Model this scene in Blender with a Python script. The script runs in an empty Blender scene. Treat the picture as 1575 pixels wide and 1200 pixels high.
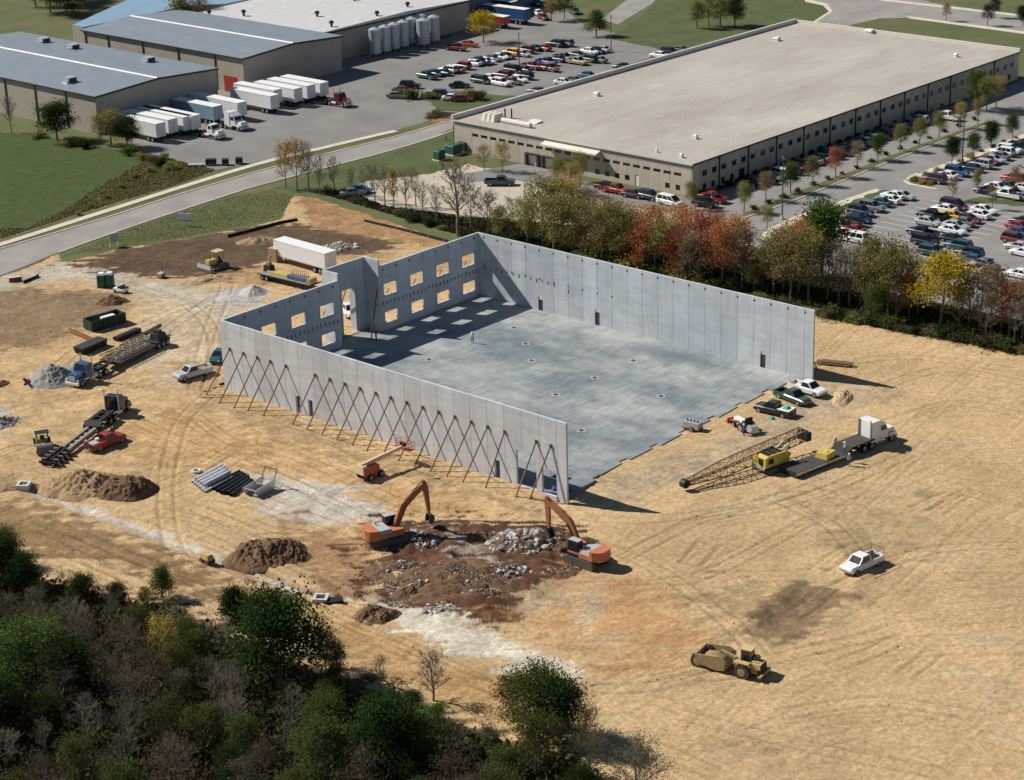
import bpy, bmesh, math, random
import numpy as np
from mathutils import Matrix, Vector
from mathutils.geometry import tessellate_polygon

# ------------------------------------------------------------------ camera
CAM = dict(f=3232.755, yaw=0.735912098, pitch=0.363792549, roll=-0.0281275336,
           x=-174.293482, y=-149.449744, z=101.801259)
BW, BL = 52.1, 61.74            # footprint of the concrete shell (world axes follow its walls)
scene = bpy.context.scene
COL = scene.collection

def _basis():
    yw, pi, ro = CAM['yaw'], CAM['pitch'], CAM['roll']
    d = np.array([math.cos(yw)*math.cos(pi), math.sin(yw)*math.cos(pi), -math.sin(pi)])
    r = np.array([math.sin(yw), -math.cos(yw), 0.0]); u = np.cross(r, d)
    c, s = math.cos(ro), math.sin(ro)
    return np.array([c*r+s*u, -s*r+c*u, d])
RB = _basis()
CP = np.array([CAM['x'], CAM['y'], CAM['z']])
camd = bpy.data.cameras.new('camera'); cam = bpy.data.objects.new('camera', camd); COL.objects.link(cam)
camd.sensor_fit = 'HORIZONTAL'; camd.sensor_width = 36.0; camd.lens = CAM['f']/1575*36.0
camd.clip_start = 1.0; camd.clip_end = 6000.0
M = Matrix([[RB[0][i], RB[1][i], -RB[2][i], CP[i]] for i in range(3)] + [[0, 0, 0, 1]])
cam.matrix_world = M
scene.camera = cam

# ------------------------------------------------------------------ world, sun, exposure
SUNV = Vector((0.40, -1.09, -1.0)).normalized()           # direction the sunlight travels
world = bpy.data.worlds.new('World'); scene.world = world; world.use_nodes = True
nt = world.node_tree; nt.nodes.clear()
sky = nt.nodes.new('ShaderNodeTexSky'); sky.sky_type = 'NISHITA'; sky.sun_disc = False
sky.sun_elevation = math.asin(-SUNV.z); sky.sun_rotation = math.atan2(-SUNV.x, -SUNV.y)
sky.air_density = 1.0; sky.dust_density = .2; sky.ozone_density = 2.0; sky.altitude = 200
bg = nt.nodes.new('ShaderNodeBackground'); bg.inputs[1].default_value = 0.05
wo = nt.nodes.new('ShaderNodeOutputWorld')
nt.links.new(sky.outputs[0], bg.inputs[0]); nt.links.new(bg.outputs[0], wo.inputs[0])
sl = bpy.data.lights.new('sun', 'SUN'); sl.energy = 5.0; sl.angle = math.radians(0.53); sl.color = (1.0, 0.95, 0.87)
sun = bpy.data.objects.new('sun', sl); COL.objects.link(sun)
sun.rotation_euler = SUNV.to_track_quat('-Z', 'Y').to_euler(); sun.location = (-200, 500, 450)
scene.view_settings.view_transform = 'Standard'; scene.view_settings.look = 'None'
scene.view_settings.exposure = 0.2; scene.view_settings.gamma = 1.0
scene.render.engine = 'CYCLES'
scene.cycles.max_bounces = 6; scene.cycles.diffuse_bounces = 3; scene.cycles.glossy_bounces = 3
scene.cycles.transparent_max_bounces = 8
random.seed(7)

# ------------------------------------------------------------------ photo pixel -> point on a horizontal plane
def G(u, v, z=0.0):
    d = RB.T @ np.array([(u-787.5)/CAM['f'], -(v-600)/CAM['f'], 1.0])
    t = (z-CP[2])/d[2]; q = CP+t*d
    return Vector((q[0], q[1], z))
def PX(x, y, z=0.0):
    v = RB @ (np.array([x, y, z])-CP)
    return 787.5+CAM['f']*v[0]/v[2], 600-CAM['f']*v[1]/v[2]
def head(u1, v1, u2, v2):
    a, b = G(u1, v1), G(u2, v2); return math.atan2(b.y-a.y, b.x-a.x)

# ------------------------------------------------------------------ numpy value noise
_rng = np.random.RandomState(3); _tab = _rng.rand(512, 512)
def vnoise(x, y):
    xi = np.floor(x).astype(int); yi = np.floor(y).astype(int); fx = x-xi; fy = y-yi
    fx = fx*fx*(3-2*fx); fy = fy*fy*(3-2*fy)
    a = _tab[xi % 512, yi % 512]; b = _tab[(xi+1) % 512, yi % 512]; c = _tab[xi % 512, (yi+1) % 512]; d = _tab[(xi+1) % 512, (yi+1) % 512]
    return (a*(1-fx)+b*fx)*(1-fy)+(c*(1-fx)+d*fx)*fy
def fbm(x, y, o=4):
    s = 0; a = 0.5; t = 0
    for i in range(o):
        s = s+a*vnoise(x*2**i+17.3*i, y*2**i+31.7*i); t += a; a *= 0.5
    return s/t
def inside(x, y, poly):
    r = np.zeros(np.shape(x), bool); n = len(poly); j = n-1
    for i in range(n):
        xi, yi = poly[i][0], poly[i][1]; xj, yj = poly[j][0], poly[j][1]
        if yi != yj:
            c = ((yi > y) != (yj > y)) & (x < (xj-xi)*(y-yi)/(yj-yi)+xi)
            r ^= c
        j = i
    return r
def segdist(x, y, poly, closed=True):
    d = np.full(np.shape(x), 1e9); n = len(poly)
    for i in range(n if closed else n-1):
        ax, ay = poly[i][0], poly[i][1]; bx, by = poly[(i+1) % n][0], poly[(i+1) % n][1]
        dx, dy = bx-ax, by-ay; L = dx*dx+dy*dy+1e-9
        t = np.clip(((x-ax)*dx+(y-ay)*dy)/L, 0, 1)
        d = np.minimum(d, np.hypot(x-ax-t*dx, y-ay-t*dy))
    return d
def sdf(x, y, poly):
    d = segdist(x, y, poly); return np.where(inside(x, y, poly), -d, d)
def PP(px, z=0.0):
    return [(lambda q: (q.x, q.y))(G(a, b, z)) for a, b in px]

# ------------------------------------------------------------------ materials
MATS = {}
def mat(name, col=(.5, .5, .5), rough=.8, var=.12, scale=4.0, metal=0.0, bump=0.0, bscale=None, spec=.3, col2=None, stretch=None, detail=5, coat=0.0, attr=None, coord='Object'):
    if name in MATS: return MATS[name]
    m = bpy.data.materials.new(name); m.use_nodes = True; t = m.node_tree; N = t.nodes; Lk = t.links
    b = N['Principled BSDF']; b.inputs['Roughness'].default_value = rough; b.inputs['Metallic'].default_value = metal
    b.inputs['Specular IOR Level'].default_value = spec
    if coat: b.inputs['Coat Weight'].default_value = coat; b.inputs['Coat Roughness'].default_value = .08
    b.inputs['Base Color'].default_value = (*col, 1)
    if var or bump or attr:
        tc = N.new('ShaderNodeTexCoord'); mp = N.new('ShaderNodeMapping'); Lk.new(tc.outputs[coord], mp.inputs[0])
        if stretch: mp.inputs['Scale'].default_value = stretch
        nz = N.new('ShaderNodeTexNoise'); nz.inputs['Scale'].default_value = scale; nz.inputs['Detail'].default_value = detail; nz.inputs['Roughness'].default_value = .62
        Lk.new(mp.outputs[0], nz.inputs['Vector'])
        if var:
            c2 = col2 or tuple(min(1, c*(1+var*1.2)) for c in col); c1 = tuple(c*(1-var*1.2) for c in col) if not col2 else col
            rp = N.new('ShaderNodeValToRGB'); rp.color_ramp.elements[0].position = .32; rp.color_ramp.elements[1].position = .68
            rp.color_ramp.elements[0].color = (*c1, 1); rp.color_ramp.elements[1].color = (*c2, 1)
            Lk.new(nz.outputs['Fac'], rp.inputs[0]); out = rp.outputs[0]
            if attr:
                at = N.new('ShaderNodeAttribute'); at.attribute_name = attr
                mx = N.new('ShaderNodeMix'); mx.data_type = 'RGBA'; mx.blend_type = 'MULTIPLY'; mx.inputs[0].default_value = 1
                Lk.new(out, mx.inputs[6]); Lk.new(at.outputs['Color'], mx.inputs[7]); out = mx.outputs[2]
            Lk.new(out, b.inputs['Base Color'])
        if bump:
            n2 = N.new('ShaderNodeTexNoise'); n2.inputs['Scale'].default_value = bscale or scale*4; n2.inputs['Detail'].default_value = 4
            Lk.new(mp.outputs[0], n2.inputs['Vector'])
            bp = N.new('ShaderNodeBump'); bp.inputs['Strength'].default_value = bump; bp.inputs['Distance'].default_value = .1
            Lk.new(n2.outputs['Fac'], bp.inputs['Height']); Lk.new(bp.outputs[0], b.inputs['Normal'])
    MATS[name] = m
    return m

def extra_noise(m, scale, stretch, lo, hi, rot=0., target='Base Color', detail=6, ramp=(.3, .7)):
    """multiply the base colour by one more noise layer"""
    t = m.node_tree; N = t.nodes; L = t.links; b = N['Principled BSDF']; src = b.inputs[target].links[0].from_socket
    tc = N.new('ShaderNodeTexCoord'); mp = N.new('ShaderNodeMapping'); mp.inputs['Scale'].default_value = stretch; mp.inputs['Rotation'].default_value = (0, 0, rot)
    nz = N.new('ShaderNodeTexNoise'); nz.inputs['Scale'].default_value = scale; nz.inputs['Detail'].default_value = detail; nz.inputs['Roughness'].default_value = .6
    L.new(tc.outputs['Object'], mp.inputs[0]); L.new(mp.outputs[0], nz.inputs['Vector'])
    r = N.new('ShaderNodeValToRGB'); r.color_ramp.elements[0].position = ramp[0]; r.color_ramp.elements[1].position = ramp[1]
    r.color_ramp.elements[0].color = (*lo, 1) if isinstance(lo, tuple) else (lo, lo, lo, 1); r.color_ramp.elements[1].color = (*hi, 1) if isinstance(hi, tuple) else (hi, hi, hi, 1)
    L.new(nz.outputs['Fac'], r.inputs[0]); mx = N.new('ShaderNodeMix'); mx.data_type = 'RGBA'; mx.blend_type = 'MULTIPLY'; mx.inputs[0].default_value = 1
    L.new(src, mx.inputs[6]); L.new(r.outputs[0], mx.inputs[7]); L.new(mx.outputs[2], b.inputs[target]); return m

def obj_random(m, lo, hi):
    """each object of this material a little lighter or darker"""
    t = m.node_tree; N = t.nodes; L = t.links; b = N['Principled BSDF']; src = b.inputs['Base Color'].links[0].from_socket
    oi = N.new('ShaderNodeObjectInfo'); mr = N.new('ShaderNodeMapRange'); mr.inputs['To Min'].default_value = lo; mr.inputs['To Max'].default_value = hi; L.new(oi.outputs['Random'], mr.inputs[0])
    hs = N.new('ShaderNodeHueSaturation'); L.new(src, hs.inputs['Color']); L.new(mr.outputs[0], hs.inputs['Value']); L.new(hs.outputs[0], b.inputs['Base Color'])

# ------------------------------------------------------------------ mesh builder
class MB:
    def __init__(s): s.v = []; s.f = []; s.mi = []; s.cur = 0
    def add(s, vs, fs):
        o = len(s.v); s.v += [tuple(q) for q in vs]; s.f += [tuple(i+o for i in f) for f in fs]; s.mi += [s.cur]*len(fs); return s
    def m(s, i): s.cur = i; return s
    def box(s, x0, x1, y0, y1, z0, z1, T=None):
        vs = [Vector((x, y, z)) for z in (z0, z1) for y in (y0, y1) for x in (x0, x1)]
        if T is not None: vs = [T @ q for q in vs]
        return s.add(vs, [(0, 2, 3, 1), (4, 5, 7, 6), (0, 1, 5, 4), (2, 6, 7, 3), (0, 4, 6, 2), (1, 3, 7, 5)])
    def taper(s, x0, x1, y0, y1, z0, z1, ix=0., iy=0., ix1=None, T=None):
        """box whose top is inset by ix (front/back) and iy (sides)"""
        jx = ix if ix1 is None else ix1
        vs = [Vector(q) for q in ((x0, y0, z0), (x1, y0, z0), (x0, y1, z0), (x1, y1, z0), (x0+ix, y0+iy, z1), (x1-jx, y0+iy, z1), (x0+ix, y1-iy, z1), (x1-jx, y1-iy, z1))]
        if T is not None: vs = [T @ q for q in vs]
        return s.add(vs, [(0, 2, 3, 1), (4, 5, 7, 6), (0, 1, 5, 4), (2, 6, 7, 3), (0, 4, 6, 2), (1, 3, 7, 5)])
    def tube(s, p0, p1, r0, r1=None, n=8, cap=True):
        r1 = r0 if r1 is None else r1; p0 = Vector(p0); p1 = Vector(p1); d = (p1-p0)
        if d.length < 1e-6: return s
        d.normalize(); a = d.orthogonal().normalized(); b = d.cross(a)
        vs = []
        for p, r in ((p0, r0), (p1, r1)):
            for i in range(n):
                t = 2*math.pi*(i+.5)/n; vs.append(p+a*(r*math.cos(t))+b*(r*math.sin(t)))
        fs = [(i, (i+1) % n, n+(i+1) % n, n+i) for i in range(n)]
        if cap: fs += [tuple(range(n-1, -1, -1)), tuple(range(n, 2*n))]
        return s.add(vs, fs)
    def beam(s, p0, p1, w, h, up=(0, 0, 1)):
        p0 = Vector(p0); p1 = Vector(p1); d = (p1-p0).normalized(); a = d.cross(Vector(up))
        if a.length < 1e-4: a = d.orthogonal()
        a.normalize(); b = a.cross(d).normalized()
        vs = [p+a*(i*w/2)+b*(j*h/2) for p in (p0, p1) for i, j in ((-1, -1), (1, -1), (1, 1), (-1, 1))]
        return s.add(vs, [(3, 2, 1, 0), (4, 5, 6, 7), (0, 1, 5, 4), (1, 2, 6, 5), (2, 3, 7, 6), (3, 0, 4, 7)])
    def prism(s, prof, y0, y1, T=None, inset=0.0):
        """side profile in x,z extruded across y; prof counter-clockwise seen from -y"""
        n = len(prof); vs = [Vector((x, y0, z)) for x, z in prof]+[Vector((x, y1, z)) for x, z in prof]
        if T is not None: vs = [T @ q for q in vs]
        return s.add(vs, [tuple(range(n)), tuple(range(2*n-1, n-1, -1))]+[(i, n+i, n+(i+1) % n, (i+1) % n) for i in range(n)])
    def poly(s, pts, z0, z1):
        n = len(pts); vs = [(x, y, z0) for x, y in pts]+[(x, y, z1) for x, y in pts]
        return s.add(vs, [tuple(range(n-1, -1, -1)), tuple(range(n, 2*n))]+[(i, (i+1) % n, n+(i+1) % n, n+i) for i in range(n)])
    def loft(s, rings, caps=True):
        n = len(rings[0]); vs = [q for r in rings for q in r]; fs = []
        for k in range(len(rings)-1):
            for i in range(n): fs.append((k*n+i, k*n+(i+1) % n, (k+1)*n+(i+1) % n, (k+1)*n+i))
        if caps: fs += [tuple(range(n-1, -1, -1)), tuple(range((len(rings)-1)*n, len(rings)*n))]
        return s.add(vs, fs)
    def mesh(s, name, mats, smooth=False):
        me = bpy.data.meshes.new(name); me.from_pydata(s.v, [], s.f)
        for q in (mats if isinstance(mats, (list, tuple)) else [mats]): me.materials.append(q)
        if any(s.mi): me.polygons.foreach_set('material_index', s.mi)
        if smooth: me.polygons.foreach_set('use_smooth', [True]*len(me.polygons))
        bm = bmesh.new(); bm.from_mesh(me); bmesh.ops.recalc_face_normals(bm, faces=bm.faces); bm.to_mesh(me); bm.free()
        me.update(); return me
    def build(s, name, mats, parent=None, loc=None, rz=0., smooth=False):
        return link(name, s.mesh(name, mats, smooth), parent, loc, rz)
def link(name, me, parent=None, loc=None, rz=0.):
    o = bpy.data.objects.new(name, me); COL.objects.link(o)
    if parent is not None: o.parent = parent
    if loc is not None: o.location = loc
    if rz: o.rotation_euler = (0, 0, rz)
    return o
def tag(o, label=None, cat=None, group=None, kind=None):
    if label: o['label'] = label
    if cat: o['category'] = cat
    if group: o['group'] = group
    if kind: o['kind'] = kind
    return o
def thing(name, label, cat, loc=(0, 0, 0), rz=0., group=None, scale=None):
    o = bpy.data.objects.new(name, None); COL.objects.link(o); o.location = loc; o.rotation_euler = (0, 0, rz)
    o.empty_display_size = .3
    if scale: o.scale = scale if isinstance(scale, (tuple, list)) else (scale,)*3
    return tag(o, label, cat, group)
def children_of(root): return [o for o in bpy.data.objects if o.parent is root]
def copy_tree(parts, name, label, cat, loc, rz, group=None, scale=None):
    """parts: list of (name, mesh, loc, rz, [subparts]) - one new object per part, mesh data shared"""
    r = thing(name, label, cat, loc, rz, group, scale)
    for p in parts: add_part(p, r)
    return r
def add_part(p, parent):
    o = link(p[0], p[1], parent, p[2] if len(p) > 2 else None, p[3] if len(p) > 3 else 0.)
    for q in (p[4] if len(p) > 4 else []): add_part(q, o)
    return o
ORD = ['', 'second', 'third', 'fourth', 'fifth', 'sixth', 'seventh', 'eighth', 'ninth', 'tenth', 'eleventh', 'twelfth', 'thirteenth', 'fourteenth', 'fifteenth', 'sixteenth', 'seventeenth', 'eighteenth', 'nineteenth', 'twentieth']
for _t in ('twenty', 'thirty', 'forty'): ORD += [_t+'-'+q for q in ['first']+ORD[1:9]]+[{'twenty': 'thirtieth', 'thirty': 'fortieth', 'forty': 'fiftieth'}[_t]]
def ordinal(k, n):
    if n == 1: return ''
    if k == 0: return 'leftmost '
    if k == n-1: return 'rightmost '
    return ORD[k]+' from left '
def ordinals(keys, us):
    """prefix for each item so that items sharing a key are told apart by their order from the left"""
    out = ['']*len(keys); d = {}
    for i, k in enumerate(keys): d.setdefault(k, []).append(i)
    for k, ix in d.items():
        ix.sort(key=lambda i: us[i])
        for j, i in enumerate(ix): out[i] = ordinal(j, len(ix))
    return out
def sheet(name, pts, z, m, kind='structure', label=None, cat=None):
    """flat ground sheet from a polygon of world points"""
    V = [(x, y, z) for x, y in pts]; tr = tessellate_polygon([[Vector(q) for q in V]]); F = []
    for a, b, c in tr:
        A, B_, C_ = V[a], V[b], V[c]; cr = (B_[0]-A[0])*(C_[1]-A[1])-(B_[1]-A[1])*(C_[0]-A[0])
        if abs(cr) > 1e-7: F.append((a, b, c) if cr > 0 else (a, c, b))
    me = bpy.data.meshes.new(name); me.from_pydata(V, [], F); me.materials.append(m); me.update()
    o = link(name, me); tag(o, label, cat, kind=kind); return o
def smooth_line(pts, n=6):
    out = []
    P = [Vector((*p, 0)) if len(p) == 2 else Vector(p) for p in pts]
    for i in range(len(P)-1):
        p0 = P[max(i-1, 0)]; p1 = P[i]; p2 = P[i+1]; p3 = P[min(i+2, len(P)-1)]
        for k in range(n):
            t = k/n
            q = .5*((2*p1)+(p2-p0)*t+(2*p0-5*p1+4*p2-p3)*t*t+(3*p1-p0-3*p2+p3)*t**3); out.append((q.x, q.y))
    out.append((P[-1].x, P[-1].y)); return out
def offset_line(pts, d):
    out = []
    for i, p in enumerate(pts):
        a = Vector((*pts[max(i-1, 0)], 0)); b = Vector((*pts[min(i+1, len(pts)-1)], 0)); t = (b-a).normalized()
        out.append((p[0]-t.y*d, p[1]+t.x*d))
    return out
def strip(name, pts, d0, d1, z0, z1, m, kind='structure', parent=None):
    a = offset_line(pts, d0); b = offset_line(pts, d1); mb = MB(); n = len(a)
    vs = [(x, y, z1) for x, y in a]+[(x, y, z1) for x, y in b]; fs = [(i, i+1, n+i+1, n+i) for i in range(n-1)]
    if z0 < z1:
        vs += [(x, y, z0) for x, y in a]+[(x, y, z0) for x, y in b]
        fs += [(2*n+i, 2*n+i+1, i+1, i) for i in range(n-1)]+[(n+i, n+i+1, 3*n+i+1, 3*n+i) for i in range(n-1)]
        fs += [(0, n, 3*n, 2*n), (n-1, 2*n-1, 4*n-1, 3*n-1)]
    mb.add(vs, fs); o = mb.build(name, m, parent)
    if parent is None and kind: o['kind'] = kind
    return o
def npmesh(name, V, F, m, attrs=None, smooth=False):
    """V (n,3), F (k,4) or (k,3) numpy; attrs: dict name -> (n,3) point colours"""
    me = bpy.data.meshes.new(name); n = len(V); k, w = F.shape
    me.vertices.add(n); me.vertices.foreach_set('co', np.ascontiguousarray(V, dtype=np.float32).ravel())
    me.loops.add(k*w); me.loops.foreach_set('vertex_index', np.ascontiguousarray(F, dtype=np.int32).ravel())
    me.polygons.add(k); me.polygons.foreach_set('loop_start', np.arange(0, k*w, w, dtype=np.int32))
    me.polygons.foreach_set('use_smooth', np.full(k, smooth, dtype=bool))
    me.update(calc_edges=True); me.materials.append(m)
    for an, A in (attrs or {}).items():
        c = me.color_attributes.new(an, 'FLOAT_COLOR', 'POINT'); C4 = np.ones((n, 4), np.float32); C4[:, :3] = A
        c.data.foreach_set('color', C4.ravel())
    me.validate(); return me
# ================================================================== ground
m_grass = mat('grass', (.075, .095, .032), .95, scale=.09, col2=(.135, .135, .055), bump=.5, bscale=3., detail=9)
m_field = mat('crop_green', (.032, .056, .010), .95, scale=.5, col2=(.064, .092, .019), bump=.4, bscale=4., detail=9)
m_lawn = mat('lawn', (.055, .082, .026), .95, scale=.2, col2=(.10, .115, .042), bump=.4, bscale=6., detail=8)
m_asph = mat('asphalt', (.205, .196, .186), .9, scale=.12, col2=(.29, .28, .27), bump=.15, bscale=8., detail=9)
m_asph2 = mat('asphalt_dark', (.18, .172, .165), .9, scale=.1, col2=(.25, .238, .225), bump=.15, bscale=8., detail=9)
m_road = mat('road_asphalt', (.24, .225, .21), .9, scale=.15, col2=(.33, .31, .285), bump=.12, bscale=8., detail=9)
m_conc = mat('concrete_path', (.5, .45, .36), .9, scale=.6, col2=(.66, .6, .48), detail=7)
m_gravel = mat('yard_gravel', (.42, .36, .28), .95, scale=.3, col2=(.56, .49, .39), bump=.4, bscale=10., detail=9)
m_mulch = mat('mulch', (.09, .075, .04), .95, scale=1.2, col2=(.16, .14, .07), bump=.5, bscale=6.)
m_paint = mat('lane_paint', (.7, .68, .62), .8, scale=2., col2=(.8, .78, .74))
m_weed = mat('rough_ground', (.12, .095, .05), .95, scale=.3, col2=(.17, .145, .075), bump=.6, bscale=4., detail=9)

SITE = PP([(-70, 450), (0, 427), (40, 412), (88, 392), (104, 402), (170, 386), (300, 364), (380, 350), (430, 338), (452, 300), (492, 306),
           (600, 342), (700, 372), (900, 415), (1100, 452), (1255, 486), (1400, 512), (1575, 544), (1720, 575), (1760, 1400), (-260, 1400), (-240, 780), (-200, 470)])

# the base sheet reaches the horizon; its cells under the work site are left out
def base_ground():
    xs = np.concatenate([np.array([-3000, -1500, -700, -400]), np.arange(-300, 420, 4.), np.array([500, 700, 1200, 2200, 4000])])
    X, Y = np.meshgrid(xs, xs, indexing='ij'); n = len(xs)
    S = sdf(X.ravel(), Y.ravel(), SITE); V = np.stack([X.ravel(), Y.ravel(), np.zeros(n*n)], 1)
    i = np.arange(n*n).reshape(n, n); F = np.stack([i[:-1, :-1], i[1:, :-1], i[1:, 1:], i[:-1, 1:]], -1).reshape(-1, 4)
    keep = ~(S[F] < -3).all(1)
    o = link('ground', npmesh('ground', V, F[keep], m_grass)); o['kind'] = 'structure'
base_ground()

# ---- graded work site: a fine relief sheet coloured by soil type
RUTS = []
def rut(px, w=.2, gap=1.9, dep=.09):
    pts = smooth_line(PP(px), 8); RUTS.append((pts, w, gap, dep))
rr = random.Random(21)
for a in ([(1046, 866), (1075, 832), (1105, 843), (1078, 872), (1046, 866)],):
    RUTS.append((PP(a), .28, 0, .12))
for a in ([(1408, 785), (1445, 768), (1482, 757)], [(1440, 790), (1470, 768), (1492, 757)], [(1485, 757), (1530, 770)], [(1445, 735), (1500, 745)],
          [(1330, 840), (1300, 850), (1255, 880)], [(1250, 1000), (1310, 990), (1360, 975)], [(1280, 1028), (1340, 1005), (1385, 985)],
          [(1390, 1040), (1420, 1018), (1440, 1000)], [(1010, 1048), (1060, 1035), (1110, 1020), (1160, 1020)], [(1000, 1060), (1060, 1048), (1130, 1036)],
          [(940, 1128), (1010, 1150), (1100, 1190)], [(930, 1150), (1000, 1175), (1060, 1198)], [(60, 800), (150, 835), (260, 880)], [(70, 815), (160, 855), (230, 885)],
          [(300, 850), (420, 905), (520, 960), (640, 1010)], [(450, 915), (560, 970), (680, 1030), (760, 1060)], [(540, 960), (640, 1000), (800, 1080)],
          [(260, 700), (255, 760), (260, 820), (285, 870)], [(300, 640), (360, 680), (450, 700), (540, 740), (650, 790)],
          [(330, 600), (280, 650), (260, 720)], [(200, 640), (300, 690), (420, 730), (560, 800)], [(190, 560), (240, 520), (300, 480), (330, 460)],
          [(60, 600), (120, 540), (220, 500), (300, 470), (420, 470)], [(0, 640), (80, 615), (160, 600), (240, 590)], [(0, 700), (40, 690), (120, 720)],
          [(900, 790), (1000, 800), (1150, 780), (1280, 740)], [(960, 860), (1080, 800), (1230, 770), (1400, 700)], [(1000, 900), (1100, 880), (1250, 800)],
          [(1200, 770), (1280, 810), (1330, 870)], [(900, 830), (1000, 870), (1100, 940), (1170, 1010)], [(1400, 640), (1480, 620), (1575, 640)],
          [(1350, 600), (1450, 570), (1575, 590)], [(1300, 560), (1400, 550), (1560, 570)], [(1220, 950), (1300, 900), (1420, 850), (1575, 840)],
          [(1200, 1100), (1350, 1080), (1500, 1100)], [(1050, 1100), (1250, 1150), (1450, 1190)], [(880, 1060), (980, 1060), (1080, 1040)],
          [(400, 440), (440, 450), (470, 440)], [(110, 430), (200, 440), (290, 470), (330, 520), (320, 600)], [(350, 440), (320, 520), (300, 600)]):
    rut(a)
for k in range(34):
    u, v = rr.uniform(150, 800), rr.uniform(600, 830); a = rr.choice([-.32, -.3, -.25, -.4, .1, .5]); L = rr.uniform(70, 190)
    rut([(u, v), (u+L*.5, v-L*.5*a+rr.uniform(-6, 6)), (u+L, v-L*a)], w=.2, gap=2.0, dep=.055)
for k in range(16):
    u, v = rr.uniform(60, 420), rr.uniform(800, 900); L = rr.uniform(90, 220)
    rut([(u, v), (u+L*.5, v+L*.2+rr.uniform(-4, 4)), (u+L, v+L*.42)], w=.24, gap=2.1, dep=.09)
for k in range(46):      # older faint passes, mostly along the site's haul directions
    u, v = rr.uniform(900, 1575), rr.uniform(560, 1180); a = rr.choice([0., .25, -.25, .9, .1, .4]); L = rr.uniform(60, 200)
    rut([(u, v), (u+L*.5, v-L*.5*a+rr.uniform(-6, 6)), (u+L, v-L*a)], w=.19, gap=1.9, dep=.04)

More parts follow.
